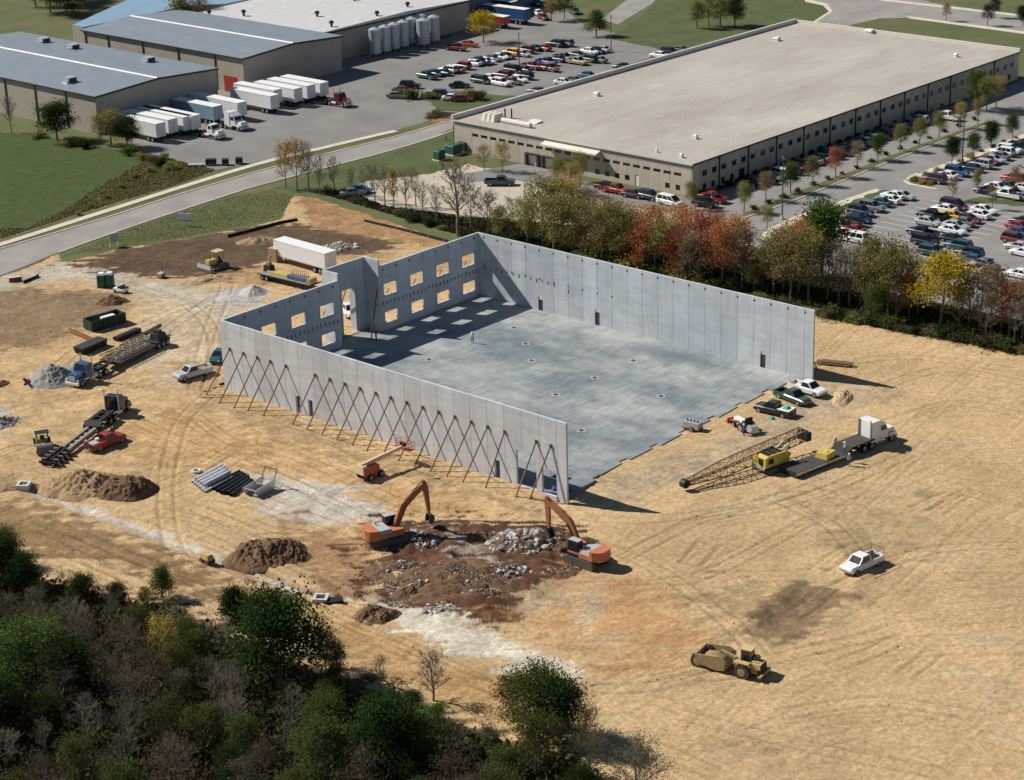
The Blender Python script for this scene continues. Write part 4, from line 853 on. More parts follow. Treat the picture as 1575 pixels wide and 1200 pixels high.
for a in ((706, 362, 11.5, 'bare', 'vase', 1.15), (724, 352, 7, 'bare'), (752, 368, 7.5, 'scrub'), (772, 374, 5.5, 'olive'), (790, 370, 7, 'bare'), (812, 382, 7.5, 'olive'),
          (836, 380, 10.5, 'olive'), (852, 398, 9.5, 'olive'), (884, 372, 9.5, 'gold'), (866, 380, 10.5, 'gold'), (893, 402, 9, 'olive'), (915, 408, 8.5, 'brown'), (905, 385, 9, 'brown'), (940, 412, 9.5, 'olive'), (925, 396, 9, 'gold'),
          (962, 416, 8.5, 'olive'), (950, 400, 8.5, 'olive'), (977, 402, 8, 'orange'), (990, 424, 8, 'red'), (1008, 412, 9, 'orange'), (1022, 428, 8.5, 'olive'), (1045, 416, 9.3, 'orange'), (1040, 432, 8, 'red'), (1072, 424, 9.3, 'red'), (1062, 440, 8, 'brown'), (1095, 428, 9.5, 'red'),
          (1110, 442, 9, 'red'), (1130, 438, 9.6, 'orange'), (1142, 446, 9, 'brown'), (1160, 452, 4.5, 'olive'), (1172, 446, 6, 'brown'), (1190, 454, 8.5, 'olive'), (1204, 448, 9, 'olive'), (1216, 460, 10.2, 'brown'), (1228, 452, 10, 'orange'), (1243, 464, 9.5, 'olive'), (1264, 425, 11.2, 'green', 'column', 1.2), (1272, 462, 8.5, 'scrub'),
          (1290, 470, 8, 'bare'), (1306, 474, 8, 'scrub'), (1322, 470, 8.5, 'brown'), (1332, 482, 7, 'olive'), (1352, 478, 10.2, 'olive'), (1366, 488, 9, 'olive'), (1384, 480, 9, 'olive'), (1378, 494, 5, 'brown'), (1398, 490, 6, 'orange'), (1412, 485, 8, 'bare'), (1346, 494, 5, 'green'),
          (1447, 502, 9.3, 'yellow', 'round', 1.25), (1490, 500, 7.5, 'bare'), (1506, 508, 8, 'bare'), (1524, 514, 9.3, 'brown'), (1540, 508, 7.5, 'bare'), (1552, 520, 7.5, 'orange'), (1572, 524, 8.2, 'brown'), (1590, 528, 8, 'orange'), (1474, 512, 5.5, 'scrub'), (1516, 524, 6, 'scrub'), (1560, 530, 6, 'bare')):
    T(*a[:4], *(a[4:] or ('round', .86)), place=pl, group=gp)
T(440, 290, 8.0, 'gold', 'round', .62, 'beside the road left of the gravel yard', 'roadside trees'); T(457, 293, 8.6, 'gold', 'round', .62, 'beside the road left of the gravel yard', 'roadside trees')
T(476, 296, 8.4, 'bare', 'vase', .7, 'beside the road left of the gravel yard', 'roadside trees'); T(492, 300, 6.5, 'bare', 'vase', .7, 'beside the road left of the gravel yard', 'roadside trees')
T(18, 204, 6.8, 'bare', 'vase', .8, 'before the left warehouse wall', 'trees by the left warehouse'); T(88, 216, 6.6, 'dark_green', 'round', 1.4, 'before the left warehouse wall', 'trees by the left warehouse'); T(172, 226, 6.6, 'olive', 'round', 1.25, 'before the left warehouse corner', 'trees by the left warehouse'); T(155, 222, 5, 'olive', 'round', 1.0, 'before the left warehouse corner', 'trees by the left warehouse'); T(196, 228, 5.4, 'dark_green', 'round', 1.2, 'before the left warehouse corner', 'trees by the left warehouse')
T(743, 66, 6.2, 'yellow', 'wide', 1.15, 'between the plant and the car park', 'trees at the top'); T(917, 56, 6.5, 'green', 'cone', 1.2, 'on the lawn corner behind the car park', 'trees at the top'); T(848, 33, 6, 'gold', 'column', 1.2, 'behind the blue trailer', 'trees at the top'); T(868, 30, 6.5, 'green', 'round', .9, 'behind the blue trailer', 'trees at the top')
for a in ((1072, 44, 6.5, 'olive'), (1090, 40, 7, 'brown'), (1108, 42, 7, 'olive'), (1130, 40, 7.2, 'green')): T(*a, 'column', 1.2, 'on the lawn behind the beige warehouse', 'trees at the top')
T(1455, 33, 4.2, 'gold', 'street', 1, 'by the street at the top right', 'trees at the top'); T(1519, 40, 4.8, 'plum', 'street', 1, 'by the street at the top right', 'trees at the top'); T(1530, 28, 4.8, 'plum', 'street', 1, 'by the street at the top right', 'trees at the top'); T(1573, 40, 4.5, 'dark_green', 'street', 1, 'by the street at the top right', 'trees at the top')
T(*PX(155.2, 254.6), 11, 'olive', 'column', 1.2, 'behind the middle warehouse roof', 'trees at the top'); T(*PX(160.0, 253.8), 11, 'brown', 'round', .8, 'behind the middle warehouse roof', 'trees at the top')
for a in ((78, 20, 8, 'dark_green'), (104, 24, 8, 'dark_green'), (128, 14, 8, 'green'), (55, 10, 7, 'olive'), (92, 8, 8, 'dark_green'), (115, 2, 8, 'dark_green')): T(*a, 'round', 1.35, 'at the top left beyond the warehouses', 'trees at the top')
for a in ((1500, 168, 7, 'green'), (1517, 172, 6.5, 'olive'), (1532, 166, 6, 'gold')): T(*a, 'round', .9, 'at the far end of the beige warehouse', 'trees at the far end')
st = 'in the planter row beside the beige warehouse'; sg = 'planter row trees'
for a in ((1063, 322, 4.6, 'olive'), (1144, 327, 5, 'olive'), (1178, 309, 5, 'brown'), (1216, 297, 5, 'green'), (1250, 286, 5, 'olive'), (1285, 273, 5.2, 'red'), (1318, 259, 4.8, 'brown'), (1350, 247, 4.6, 'green'), (1384, 233, 4.9, 'olive'), (1414, 223, 4.9, 'olive'), (1444, 212, 4.9, 'olive'), (1476, 198, 5, 'gold'), (1504, 191, 4.6, 'brown')): T(*a, 'street', .95, st, sg)
st = 'on the path edge of the right car park'
for a in ((1464, 252, 4.6, 'dark_green'), (1496, 243, 4.4, 'green'), (1525, 228, 4.7, 'dark_green'), (1557, 215, 4.6, 'green')): T(*a, 'street', .95, st, 'car park edge trees')
st = 'among the cars of the right car park'
for a in ((1465, 310, 4.2, 'brown'), (1526, 323, 4.0, 'brown'), (1503, 297, 4, 'olive'), (1560, 292, 4, 'brown')): T(*a, 'street', .8, st, 'car park trees')
T(1180, 352, 3.5, 'olive', 'round', .9, 'at the foot of the path into the car park', 'car park trees')
st = 'beside the dock yard of the beige warehouse'
for a in ((773, 264, 5, 'gold'), (745, 262, 4.4, 'brown'), (858, 292, 5.2, 'olive'), (880, 300, 5.5, 'gold'), (893, 282, 5, 'olive')): T(*a, 'round', .9, st, 'dock yard trees')
# ---- foreground wood
WOOD = PP([(-120, 830), (0, 850), (60, 900), (170, 930), (300, 962), (420, 1015), (540, 1068), (690, 1130), (880, 1178), (950, 1240), (950, 1330), (-120, 1330)])
rgw = random.Random(11)
spec = [(432, 1052, 9.4, 'dark_green', 'round', 1.12), (250, 922, 4.4, 'green', 'cone', 1.0), (362, 962, 5.0, 'dark_green', 'cone', 1.0), (380, 965, 3.6, 'green', 'round', .8), (826, 1128, 7.0, 'green', 'round', 1.0), (862, 1140, 6.6, 'dark_green', 'round', .9), (790, 1110, 5.2, 'moss', 'round', .9),
        (668, 1078, 5.8, 'bare', 'vase', 1.1), (587, 1062, 4.5, 'bare', 'vase', .6), (900, 1160, 5.6, 'scrub', 'vase', .8), (60, 1058, 6.8, 'green', 'wide', 1.05), (110, 1075, 6.2, 'dark_green', 'round', 1.1), (15, 1060, 6.4, 'green', 'wide', .95), (6, 905, 6.0, 'dark_green', 'round', 1.0), (38, 915, 4.6, 'dark_green', 'round', 1.), (10, 870, 4.6, 'moss', 'round', 1.),
        (500, 1030, 5.0, 'moss', 'round', .8), (520, 1050, 4.6, 'moss', 'vase', .8), (600, 1190, 7.6, 'dark_green', 'round', 1.), (640, 1180, 6.0, 'green', 'round', 1.0), (500, 1210, 7, 'green', 'round', 1.), (905, 1205, 5.6, 'scrub', 'round', .9), (830, 1190, 6.4, 'moss', 'round', .9), (255, 1020, 5.6, 'gold', 'round', .8), (560, 1240, 6, 'umber', 'round', .9), (980, 1250, 7.5, 'scrub', 'round', 1.)]
pts = [G(a[0], a[1]) for a in spec]
for a in spec: T(*a[:6], 'in the foreground wood', 'trees of the foreground wood', -1.0 if a[1] > 1000 else -.4)
n = 0
while n < 6000 and len(pts) < 158:
    n += 1; x = rgw.uniform(-100, 20); y = rgw.uniform(-70, 110)
    if not bool(inside(np.array([x]), np.array([y]), WOOD)[0]): continue
    if min((x-q.x)**2+(y-q.y)**2 for q in pts) < 3.05**2: continue
    u, v = PX(x, y)
    if u < -60 or u > 1000 or v > 1310: continue
    pts.append(Vector((x, y, 0))); d = float(segdist(np.array([x]), np.array([y]), WOOD)[0])
    k = rgw.choices(['bare', 'scrub', 'moss', 'green', 'dark_green', 'umber'], [28, 38, 20, 10, 9, 10])[0]
    h = rgw.uniform(3.4, 6.0)*(.58 if d < 3.5 else .8 if d < 7 else 1.)
    T(u, v, h, k, rgw.choice(['round', 'round', 'wide', 'vase']) if k in ('bare', 'scrub') else 'round', rgw.uniform(.85, 1.2), 'in the foreground wood', 'trees of the foreground wood', -1.1 if d > 6 else -.1-.1*d)
def place_trees():
    keys = []; us = []
    for (u, v, h, k, s, w, p, g, z) in TREES:
        if g == 'trees of the foreground wood':
            p = p+(', upper edge' if v < 960 else ', upper middle' if v < 1040 else ', lower middle' if v < 1110 else ', bottom' if v < 1180 else ', lowest row')
        if g == 'trees in the strip beyond the site': p = p+(', left part' if u < 900 else ', middle part' if u < 1170 else ', right part')
        keys.append((KIND[k][5], p)); us.append(u+v*.001)
    od = ordinals(keys, us); rg = random.Random(5)
    for i, (u, v, h, k, s, w, p, g, z) in enumerate(TREES):
        q = G(u, v, 0.0); parts = proto(k, s, rg.randint(0, 1)); sc = h/8.0
        copy_tree(parts, 'tree', od[i]+keys[i][0]+' '+keys[i][1], 'tree', (q.x, q.y, z), rg.uniform(0, 6.28), g or None, (sc*w, sc*w, sc))
place_trees()
# ---- shrubs
BUSH = []
def B(u, v, h, kind, place, group): BUSH.append((u, v, h, kind, place, group))
rb = random.Random(9)
for k in range(22): B(1150+k*20+rb.uniform(-8, 8), 462+k*3.7+rb.uniform(-1, 5), rb.uniform(1.1, 2.3), rb.choice(['dark_green', 'scrub', 'olive', 'scrub', 'green']), 'under the trees behind the far wall', 'undergrowth of the strip')
for k in range(12): B(735+k*34+rb.uniform(-8, 8), 376+k*6.8+rb.uniform(-4, 2), rb.uniform(1.8, 3.2), rb.choice(['dark_green', 'olive', 'green']), 'under the left trees behind the far wall', 'undergrowth of the strip')
for k in range(9): B(505+k*22, 298+k*7+rb.uniform(-2, 2), rb.uniform(.9, 1.8), rb.choice(['olive', 'scrub', 'dark_green']), 'along the gravel yard edge', 'yard edge shrubs')
for a in ((633, 152, 2.2, 'green'), (618, 150, 2, 'olive'), (663, 152, 1.7, 'olive'), (716, 152, 2.2, 'olive'), (738, 154, 2.0, 'green'), (727, 150, 1.8, 'olive'), (672, 180, 1.6, 'olive'), (661, 183, 1.2, 'scrub')): B(*a, 'on the planted island of the truck yard', 'truck yard shrubs')
for k in range(7): B(120+k*22, 332-k*14+rb.uniform(-3, 3), rb.uniform(.7, 1.3), rb.choice(['scrub', 'olive', 'brown']), 'on the rough strip beside the crop field', 'field edge shrubs')
for a in ((232, 250, 1.8, 'scrub'), (248, 256, 1.8, 'dark_green'), (262, 262, 1.6, 'olive'), (218, 246, 1.5, 'olive'), (205, 238, 2, 'green'), (110, 224, 1.8, 'olive'), (60, 212, 1.6, 'olive'), (130, 228, 1.8, 'dark_green')): B(*a, 'at the corner of the crop field', 'field corner shrubs')
for k in range(16): B(1160+k*22.5, 322-k*9.1+rb.uniform(-1.5, 1.5), rb.uniform(.6, .9), rb.choice(['green', 'olive', 'dark_green']), 'under the planter row trees', 'planter shrubs')
for k in range(10): B(1408+k*17, 279-k*7.4+rb.uniform(-1, 1), rb.uniform(.6, 1.1), rb.choice(['olive', 'gold', 'green']), 'along the path of the right car park', 'path edge shrubs')
for a in ((1418, 283, .9, 'gold'), (1430, 284, .8, 'gold'), (1406, 278, .9, 'olive')): B(*a, 'in the planted corner of the right car park', 'path edge shrubs')
for k in range(34): B(1080+k*14, 301-k*5.25, rb.uniform(.7, 1.1), 'dark_green', 'along the shaded side of the beige warehouse', 'foundation shrubs')
SN = {'dark_green': 'dark green bush', 'green': 'green bush', 'olive': 'olive bush', 'scrub': 'grey-brown bush', 'gold': 'yellowish bush', 'brown': 'brown bush', 'bare': 'bare bush'}
od = ordinals([(b[3], b[4]) for b in BUSH], [b[0] for b in BUSH])
for i, (u, v, h, k, p, g) in enumerate(BUSH):
    q = G(u, v); s = h/1.7; copy_tree(bush_proto(k, i % 2), 'bush', od[i]+SN[k]+' '+p, 'bush', (q.x, q.y, 0), rb.uniform(0, 6), g, (s*rb.uniform(1, 1.3), s*rb.uniform(1, 1.3), s))
# ---- low growth nobody could count
def scatter(name, label, poly, n, size, hgt, m, zf, seed, cat='undergrowth', dens=None):
    rs = np.random.RandomState(seed); xs = [p[0] for p in poly]; ys = [p[1] for p in poly]
    P = rs.uniform((min(xs), min(ys)), (max(xs), max(ys)), (n*4, 2)); P = P[inside(P[:, 0], P[:, 1], poly)]
    if dens: P = P[fbm(P[:, 0]/dens, P[:, 1]/dens) > .45+.1*rs.rand(len(P))]
    P = P[:n]; k = len(P)
    Z = zf(P[:, 0], P[:, 1])+rs.uniform(0, hgt, k)*rs.rand(k)
    C = np.column_stack([P, Z]); a = rs.normal(0, 1, (k, 3)); a[:, 2] = np.abs(a[:, 2])+.4; a /= np.linalg.norm(a, axis=1)[:, None]
    b = rs.normal(0, 1, (k, 3)); b -= (a*b).sum(1)[:, None]*a; b /= np.linalg.norm(b, axis=1)[:, None]; s = size*rs.uniform(.5, 1.5, (k, 1))
    V = np.stack([C-b*s*.5, C+b*s*.5, C+b*s*.3+a*s, C-b*s*.3+a*s*.9], 1).reshape(-1, 3)
    tint = np.clip(.6*fbm(P[:, 0]/2.5, P[:, 1]/2.5)+.5*rs.rand(k)-.05, 0, 1)
    o = link(name, npmesh(name, V, np.arange(4*k).reshape(k, 4), m, {'tint': np.repeat(tint, 4)[:, None].repeat(3, 1)})); tag(o, label, cat, kind='stuff')
wz = lambda x, y: -1.5*np.clip(-sdf(x, y, WOOD)/10., 0, 1)
scatter('brush', 'tangled grey-brown brush covering the floor of the foreground wood', WOOD, 90000, .34, 1.9, leaf_mat('leaf_brush', (.06, .053, .03), (.18, .16, .09), .3), wz, 1)
scatter('green_brush', 'patches of green undergrowth among the foreground wood', WOOD, 42000, .34, 2.1, leaf_mat('leaf_gbrush', (.035, .043, .013), (.13, .14, .045), .3), wz, 2, dens=6.)
scatter('rough_grass', 'tufts of rough dry grass on the verge by the crop field', PP([(0, 352), (40, 352), (90, 330), (150, 290), (238, 240), (330, 262), (268, 285), (100, 335), (0, 368)]), 17000, .24, .18, leaf_mat('leaf_rough', (.09, .10, .036), (.26, .235, .11), .5), lambda x, y: x*0, 3, 'grass')
scatter('rough_grass', 'grass tufts on the bank between the road and the dark soil', PP([(90, 396), (203, 352), (351, 304), (420, 292), (452, 302), (430, 336), (300, 362), (170, 384)]), 9000, .12, .03, leaf_mat('leaf_bank', (.12, .14, .05), (.26, .25, .11), .5), lambda x, y: x*0+.01, 4, 'grass')
scatter('leaf_litter', 'dark leaf litter and grass under the tree strip', PP([(500, 300), (600, 330), (700, 360), (900, 404), (1100, 441), (1255, 474), (1400, 500), (1600, 540), (1600, 500), (1400, 460), (1150, 400), (900, 350), (700, 335), (590, 318), (530, 293)]), 42000, .3, .35, leaf_mat('leaf_litter', (.035, .03, .015), (.12, .105, .05), .2), lambda x, y: x*0, 6, 'undergrowth')
# ================================================================== cars, vans and pickups
PAINT = {'white': (.80, .80, .79), 'silver': (.42, .44, .45), 'grey': (.17, .18, .19), 'black': (.012, .013, .015), 'navy': (.015, .025, .06), 'blue': (.028, .085, .22), 'red': (.30, .028, .022),
         'maroon': (.14, .02, .025), 'teal': (.025, .085, .10), 'green': (.02, .07, .045), 'yellow': (.75, .42, .03), 'tan': (.42, .33, .22), 'purple': (.06, .03, .06), 'brown': (.13, .07, .045), 'orange': (.42, .08, .03), 'pink': (.28, .10, .11)}
def paint(c): return mat('paint_'+c, PAINT[c], .32, var=0, spec=.5, coat=.3)
m_glass = mat('car_glass', (.012, .016, .02), .08, var=0, spec=.7)
m_tyre = mat('tyre', (.018, .018, .018), .85, var=0); m_rim = mat('rim', (.35, .35, .36), .4, var=0, metal=.5)
m_lamp = mat('lamp_clear', (.75, .75, .72), .2, var=0); m_tail = mat('lamp_red', (.35, .01, .01), .3, var=0); m_chrome = mat('bumper_grey', (.3, .3, .31), .35, var=0, metal=.5); m_blackp = mat('black_plastic', (.02, .02, .021), .6, var=0)
def ring(x, w, z0, z1, c=.12): return [(x, -w, z0), (x, -w, z1-c), (x, -w+c, z1), (x, w-c, z1), (x, w, z1-c), (x, w, z0)]
def wheel_mesh(r, w):
    k = ('wheel', r, w)
    if k in PROTO: return PROTO[k]
    mb = MB(); mb.tube((0, -w/2, 0), (0, w/2, 0), r, r, 14); mb.m(1); mb.tube((0, w/2+.001, 0), (0, w/2+.02, 0), r*.62, r*.55, 10); mb.tube((0, -w/2-.02, 0), (0, -w/2-.001, 0), r*.55, r*.62, 10)
    PROTO[k] = mb.mesh('wheel', [m_tyre, m_rim]); return PROTO[k]
def pane(quad, s=.88, off=.02, sub=None):
    """thin glass plate a little proud of the cabin face given by four corners"""
    q = [Vector(p) for p in quad]; c = sum(q, Vector())/4; nrm = (q[1]-q[0]).cross(q[3]-q[0]).normalized(); mb = MB()
    def pl(qq): mb.add([p+nrm*off*.1 for p in qq]+[p+nrm*off for p in qq], [(3, 2, 1, 0), (4, 5, 6, 7), (0, 1, 5, 4), (1, 2, 6, 5), (2, 3, 7, 6), (3, 0, 4, 7)])
    if not sub: pl([c+(p-c)*s for p in q])
    else:
        for a, b in sub:
            e = [q[0].lerp(q[1], a), q[0].lerp(q[1], b), q[3].lerp(q[2], b), q[3].lerp(q[2], a)]; cc = sum(e, Vector())/4
            pl([Vector((cc.x+(p.x-cc.x)*.94, cc.y+(p.y-cc.y)*.84, cc.z+(p.z-cc.z)*.84)) for p in e])
    return mb.mesh('pane', m_glass)
SPECS = {
 'sedan': dict(L=4.7, w=.9, st=[(-2.35, .72, .42, .80), (-2.2, .86, .30, .95), (-1.2, .9, .27, .97), (0, .9, .27, .95), (1.0, .9, .27, .93), (2.1, .84, .3, .76), (2.35, .7, .42, .62)], cab=(-1.75, 1.15, -1.05, .30, .95, 1.42, .80, .62), wb=(1.40, -1.38), r=.32),
 'suv': dict(L=4.75, w=.93, st=[(-2.37, .80, .45, .98), (-2.25, .9, .38, 1.08), (-1.0, .93, .35, 1.1), (.2, .93, .35, 1.08), (1.0, .93, .35, 1.06), (2.2, .87, .38, .96), (2.37, .74, .5, .8)], cab=(-2.3, 1.05, -2.0, .40, 1.08, 1.74, .84, .70), wb=(1.42, -1.42), r=.37),
 'minivan': dict(L=5.0, w=.97, st=[(-2.5, .84, .4, .98), (-2.35, .94, .3, 1.02), (-1.0, .97, .28, 1.04), (.4, .97, .28, 1.02), (1.3, .96, .28, 1.0), (2.3, .86, .3, .80), (2.5, .72, .45, .66)], cab=(-2.45, 1.75, -2.2, .75, 1.02, 1.78, .88, .72), wb=(1.5, -1.5), r=.34),
 'pickup': dict(L=5.6, w=.97, st=[(-.72, .97, .42, 1.12), (.2, .97, .42, 1.12), (1.0, .97, .42, 1.12), (2.55, .92, .45, 1.04), (2.8, .78, .55, .9)], cab=(-.66, 1.45, -.5, .72, 1.12, 1.78, .88, .74), wb=(1.85, -1.75), r=.40)}
def car_parts(kind, colour, cargo=None):
    key = ('car', kind, colour)
    if key in PROTO: return PROTO[key]
    S = SPECS[kind]; p = paint(colour); mb = MB(); rings = [ring(*s) for s in S['st']]; mb.loft(rings)
    xa, xb, ra, rb_, z0, z1, w0, w1 = S['cab']
    z0 -= .02
    lo = [(xa, -w0, z0), (xb, -w0, z0), (xb, w0, z0), (xa, w0, z0)]; hi = [(ra, -w1, z1), (rb_, -w1, z1), (rb_, w1, z1), (ra, w1, z1)]
    mb.add(lo+hi, [(0, 1, 5, 4), (1, 2, 6, 5), (2, 3, 7, 6), (3, 0, 4, 7)]); mb.add([(x, y, z1) for x, y, z in hi]+[(ra+.12, -w1+.12, z1+.05), (rb_-.15, -w1+.12, z1+.05), (rb_-.15, w1-.12, z1+.05), (ra+.12, w1-.12, z1+.05)], [(0, 1, 5, 4), (1, 2, 6, 5), (2, 3, 7, 6), (3, 0, 4, 7), (4, 5, 6, 7)])
    L2 = S['L']/2
    if kind == 'pickup':
        mb.box(-2.75, -.725, -.9, .9, .42, .68); mb.box(-2.75, -.725, -.97, -.87, .42, 1.12); mb.box(-2.75, -.725, .87, .97, .42, 1.12); mb.box(-2.8, -2.7, -.865, .865, .5, 1.1)
    f0 = S['st'][-1]
    mb.m(1); mb.box(f0[0]-.02, f0[0]+.06, -f0[1]*.95, f0[1]*.95, f0[2]-.02, f0[2]+.16); mb.box(-L2-.06, -L2+.03, -S['w']*.78, S['w']*.78, S['st'][0][2]-.02, S['st'][0][2]+.14)
    mb.m(2); fx, fw, fz0, fz1 = S['st'][-2]
    for s in (-1, 1): mb.box(fx+.02, fx+.22, s*fw*.78-.16, s*fw*.78+.16, fz1-.26, fz1-.1)
    mb.m(3)
    for s in (-1, 1): mb.box(-L2-.02, -L2+.12, s*S['w']*.8-.12, s*S['w']*.8+.12, .72 if kind != 'pickup' else .75, .92 if kind != 'pickup' else 1.05)
    body = mb.mesh('body', [p, m_chrome if kind != 'sedan' else p, m_lamp, m_tail])
    L_, H_ = lo, hi
    parts = [('body', body), ('windshield', pane([L_[1], L_[2], H_[2], H_[1]])), ('rear_window', pane([L_[3], L_[0], H_[0], H_[3]]))]
    sub = [(.04, .36), (.38, .67), (.69, .97)] if kind in ('suv', 'minivan') else ([(.08, .48), (.52, .9)] if kind == 'sedan' else [(.1, .9)])
    parts += [('side_window', pane([L_[0], L_[1], H_[1], H_[0]], sub=sub)), ('side_window', pane([L_[2], L_[3], H_[3], H_[2]], sub=[(1-b, 1-a) for a, b in sub]))]
    wm = wheel_mesh(S['r'], .24)
    parts += [('wheel', wm, (x, s*(S['w']-.13), S['r'])) for x in S['wb'] for s in (-1, 1)]
    PROTO[key] = parts; return parts
CARS = []
def cars(place, group, rot, items, jit=.04):
    for it in items: CARS.append((it[0], it[1], it[2], it[3], place, group, it[4] if len(it) > 4 else rot, jit))
N_, S_ = 90, -90
cars('in the row beside the grass strip of the right car park', 'right car park', S_, [(1312, 366, 'minivan', 'white'), (1311, 353, 'sedan', 'red'), (1307, 341, 'suv', 'black'), (1321, 336, 'sedan', 'navy'), (1324, 326, 'suv', 'navy'), (1341, 319, 'suv', 'grey'), (1352, 311, 'sedan', 'teal'), (1367, 307, 'sedan', 'white'), (1374, 300.5, 'sedan', 'white'), (1388, 301, 'sedan', 'silver')])
cars('in the left middle rows of the right car park', 'right car park', N_, [(1419, 358, 'pickup', 'navy'), (1423, 372, 'suv', 'black'), (1427, 341, 'sedan', 'silver'), (1434, 332, 'pickup', 'black'), (1434, 388, 'suv', 'teal'), (1452, 321, 'sedan', 'white'), (1460, 331, 'sedan', 'yellow'), (1467, 316, 'minivan', 'purple')])
cars('in the right middle rows of the right car park', 'right car park', S_, [(1489, 336, 'sedan', 'maroon'), (1479, 341.5, 'sedan', 'grey'), (1470, 347, 'sedan', 'silver'), (1465, 354, 'sedan', 'white'), (1466, 368, 'sedan', 'black'), (1474, 378.5, 'suv', 'teal'), (1491, 390, 'suv', 'navy'), (1501, 400, 'sedan', 'blue'), (1516, 406.5, 'sedan', 'grey'), (1504, 330, 'sedan', 'white'), (1513, 323, 'sedan', 'white'), (1492, 412, 'sedan', 'tan')])
cars('at the right edge of the right car park', 'right car park', N_, [(1573, 340, 'sedan', 'black'), (1568, 348.5, 'sedan', 'red'), (1569, 358, 'sedan', 'blue'), (1562, 369, 'suv', 'maroon'), (1566, 379, 'sedan', 'silver'), (1574, 388, 'sedan', 'white'), (1567, 421, 'sedan', 'white'), (1523, 441, 'sedan', 'silver')])
cars('in the row along the path of the right car park', 'right car park', S_, [(1437, 276, 'suv', 'purple'), (1456, 269.5, 'sedan', 'white'), (1472, 265, 'suv', 'blue'), (1494, 258.5, 'sedan', 'navy'), (1508, 253, 'suv', 'silver'), (1517, 247.5, 'sedan', 'red'), (1528, 245, 'sedan', 'silver'), (1536, 240, 'sedan', 'grey'), (1542, 234.5, 'suv', 'white'), (1553, 231, 'suv', 'white'), (1568, 228, 'suv', 'navy')])
cars('behind the small trees of the right car park', 'right car park', N_, [(1559, 275, 'suv', 'red'), (1534, 288, 'sedan', 'white'), (1517, 293, 'sedan', 'navy'), (1550, 300, 'pickup', 'white'), (1572, 303, 'sedan', 'grey'), (1572, 288, 'sedan', 'white'), (1546, 286, 'sedan', 'green')])
sh = ['black', 'navy', 'grey', 'green', 'navy', 'maroon', 'black', 'silver', 'grey', 'blue', 'black', 'navy', 'silver', 'teal', 'grey', 'black', 'navy', 'grey', 'black', 'blue', 'silver', 'black', 'green', 'grey']
rc = random.Random(4)
cars('in the shaded row along the beige warehouse', 'shaded row by the beige warehouse', N_, [(1160+k*12.6, 281-k*4.78, rc.choice(['sedan', 'sedan', 'suv', 'minivan']), 'white' if k == 3 else sh[k]) for k in range(23)]+[(1457, 180, 'pickup', 'white')])
cars('by the corner of the beige warehouse', 'cars by the warehouse corner', -88, [(1095, 305, 'pickup', 'red'), (1086, 313, 'suv', 'black'), (934, 287, 'sedan', 'black'), (946, 292, 'pickup', 'red'), (975, 299, 'sedan', 'purple'), (999, 302, 'suv', 'navy'), (1030, 310, 'minivan', 'white'), (769, 280, 'pickup', 'teal', -60)], .12)
cars('in the upper row of the car park behind', 'car park behind the truck yard', N_, [(657, 117, 'pickup', 'teal'), (669, 113, 'sedan', 'navy'), (681, 111.5, 'sedan', 'green'), (690, 108, 'suv', 'white'), (702, 107, 'sedan', 'grey'), (711, 102, 'suv', 'red'), (728, 97, 'sedan', 'white'), (737, 95, 'pickup', 'blue'), (748, 94, 'sedan', 'white'), (758, 90, 'sedan', 'grey'), (768, 87.5, 'sedan', 'white'), (779, 86, 'sedan', 'purple'), (787, 81.5, 'suv', 'yellow'), (803, 83, 'sedan', 'silver'), (809, 77.5, 'suv', 'maroon'), (820, 74, 'sedan', 'teal'), (835, 74, 'sedan', 'red'), (854, 68, 'suv', 'black'), (869, 67, 'suv', 'grey')])
cars('near the silos', 'cars near the silos', -80, [(721, 68, 'sedan', 'orange'), (701, 74, 'pickup', 'maroon')], .1)
cars('in the lower rows of the car park behind', 'car park behind the truck yard', S_, [(740, 124, 'minivan', 'green'), (754, 120, 'sedan', 'white'), (773, 116, 'suv', 'maroon'), (771, 128, 'suv', 'white'), (788, 125.5, 'sedan', 'brown'), (797, 122, 'sedan', 'white'), (806, 117.5, 'suv', 'black'), (790, 108, 'minivan', 'black'), (804, 107, 'sedan', 'green'), (818, 102.5, 'pickup', 'pink'), (828, 103, 'sedan', 'maroon'), (841, 96, 'pickup', 'blue'), (846, 105.5, 'suv', 'pink'), (858, 91, 'sedan', 'navy'), (867, 89, 'pickup', 'grey'), (889, 84.5, 'sedan', 'teal'), (888, 95, 'pickup', 'tan'), (905, 91.5, 'suv', 'green'), (907, 79, 'sedan', 'white'), (917, 78, 'sedan', 'navy'), (926, 76, 'sedan', 'silver'), (920, 92, 'sedan', 'grey')])
cars('behind the roof edge of the beige warehouse', 'cars behind the roof edge', -85, [(1013, 84.5, 'sedan', 'white'), (1031, 80.5, 'suv', 'navy'), (1048, 76.5, 'sedan', 'grey'), (957, 102.5, 'sedan', 'black'), (905, 116, 'sedan', 'blue'), (867, 126.5, 'sedan', 'white'), (884, 123.5, 'sedan', 'grey'), (826, 140, 'sedan', 'purple')], .1)
cars('beside the planted island of the truck yard', 'cars by the island', -58, [(611, 147, 'sedan', 'grey'), (620, 138.5, 'sedan', 'maroon'), (665, 146, 'sedan', 'silver'), (681, 146, 'suv', 'navy'), (696, 150.5, 'sedan', 'white'), (710, 152, 'sedan', 'maroon'), (707, 131, 'sedan', 'black'), (631, 132, 'suv', 'black')], .1)
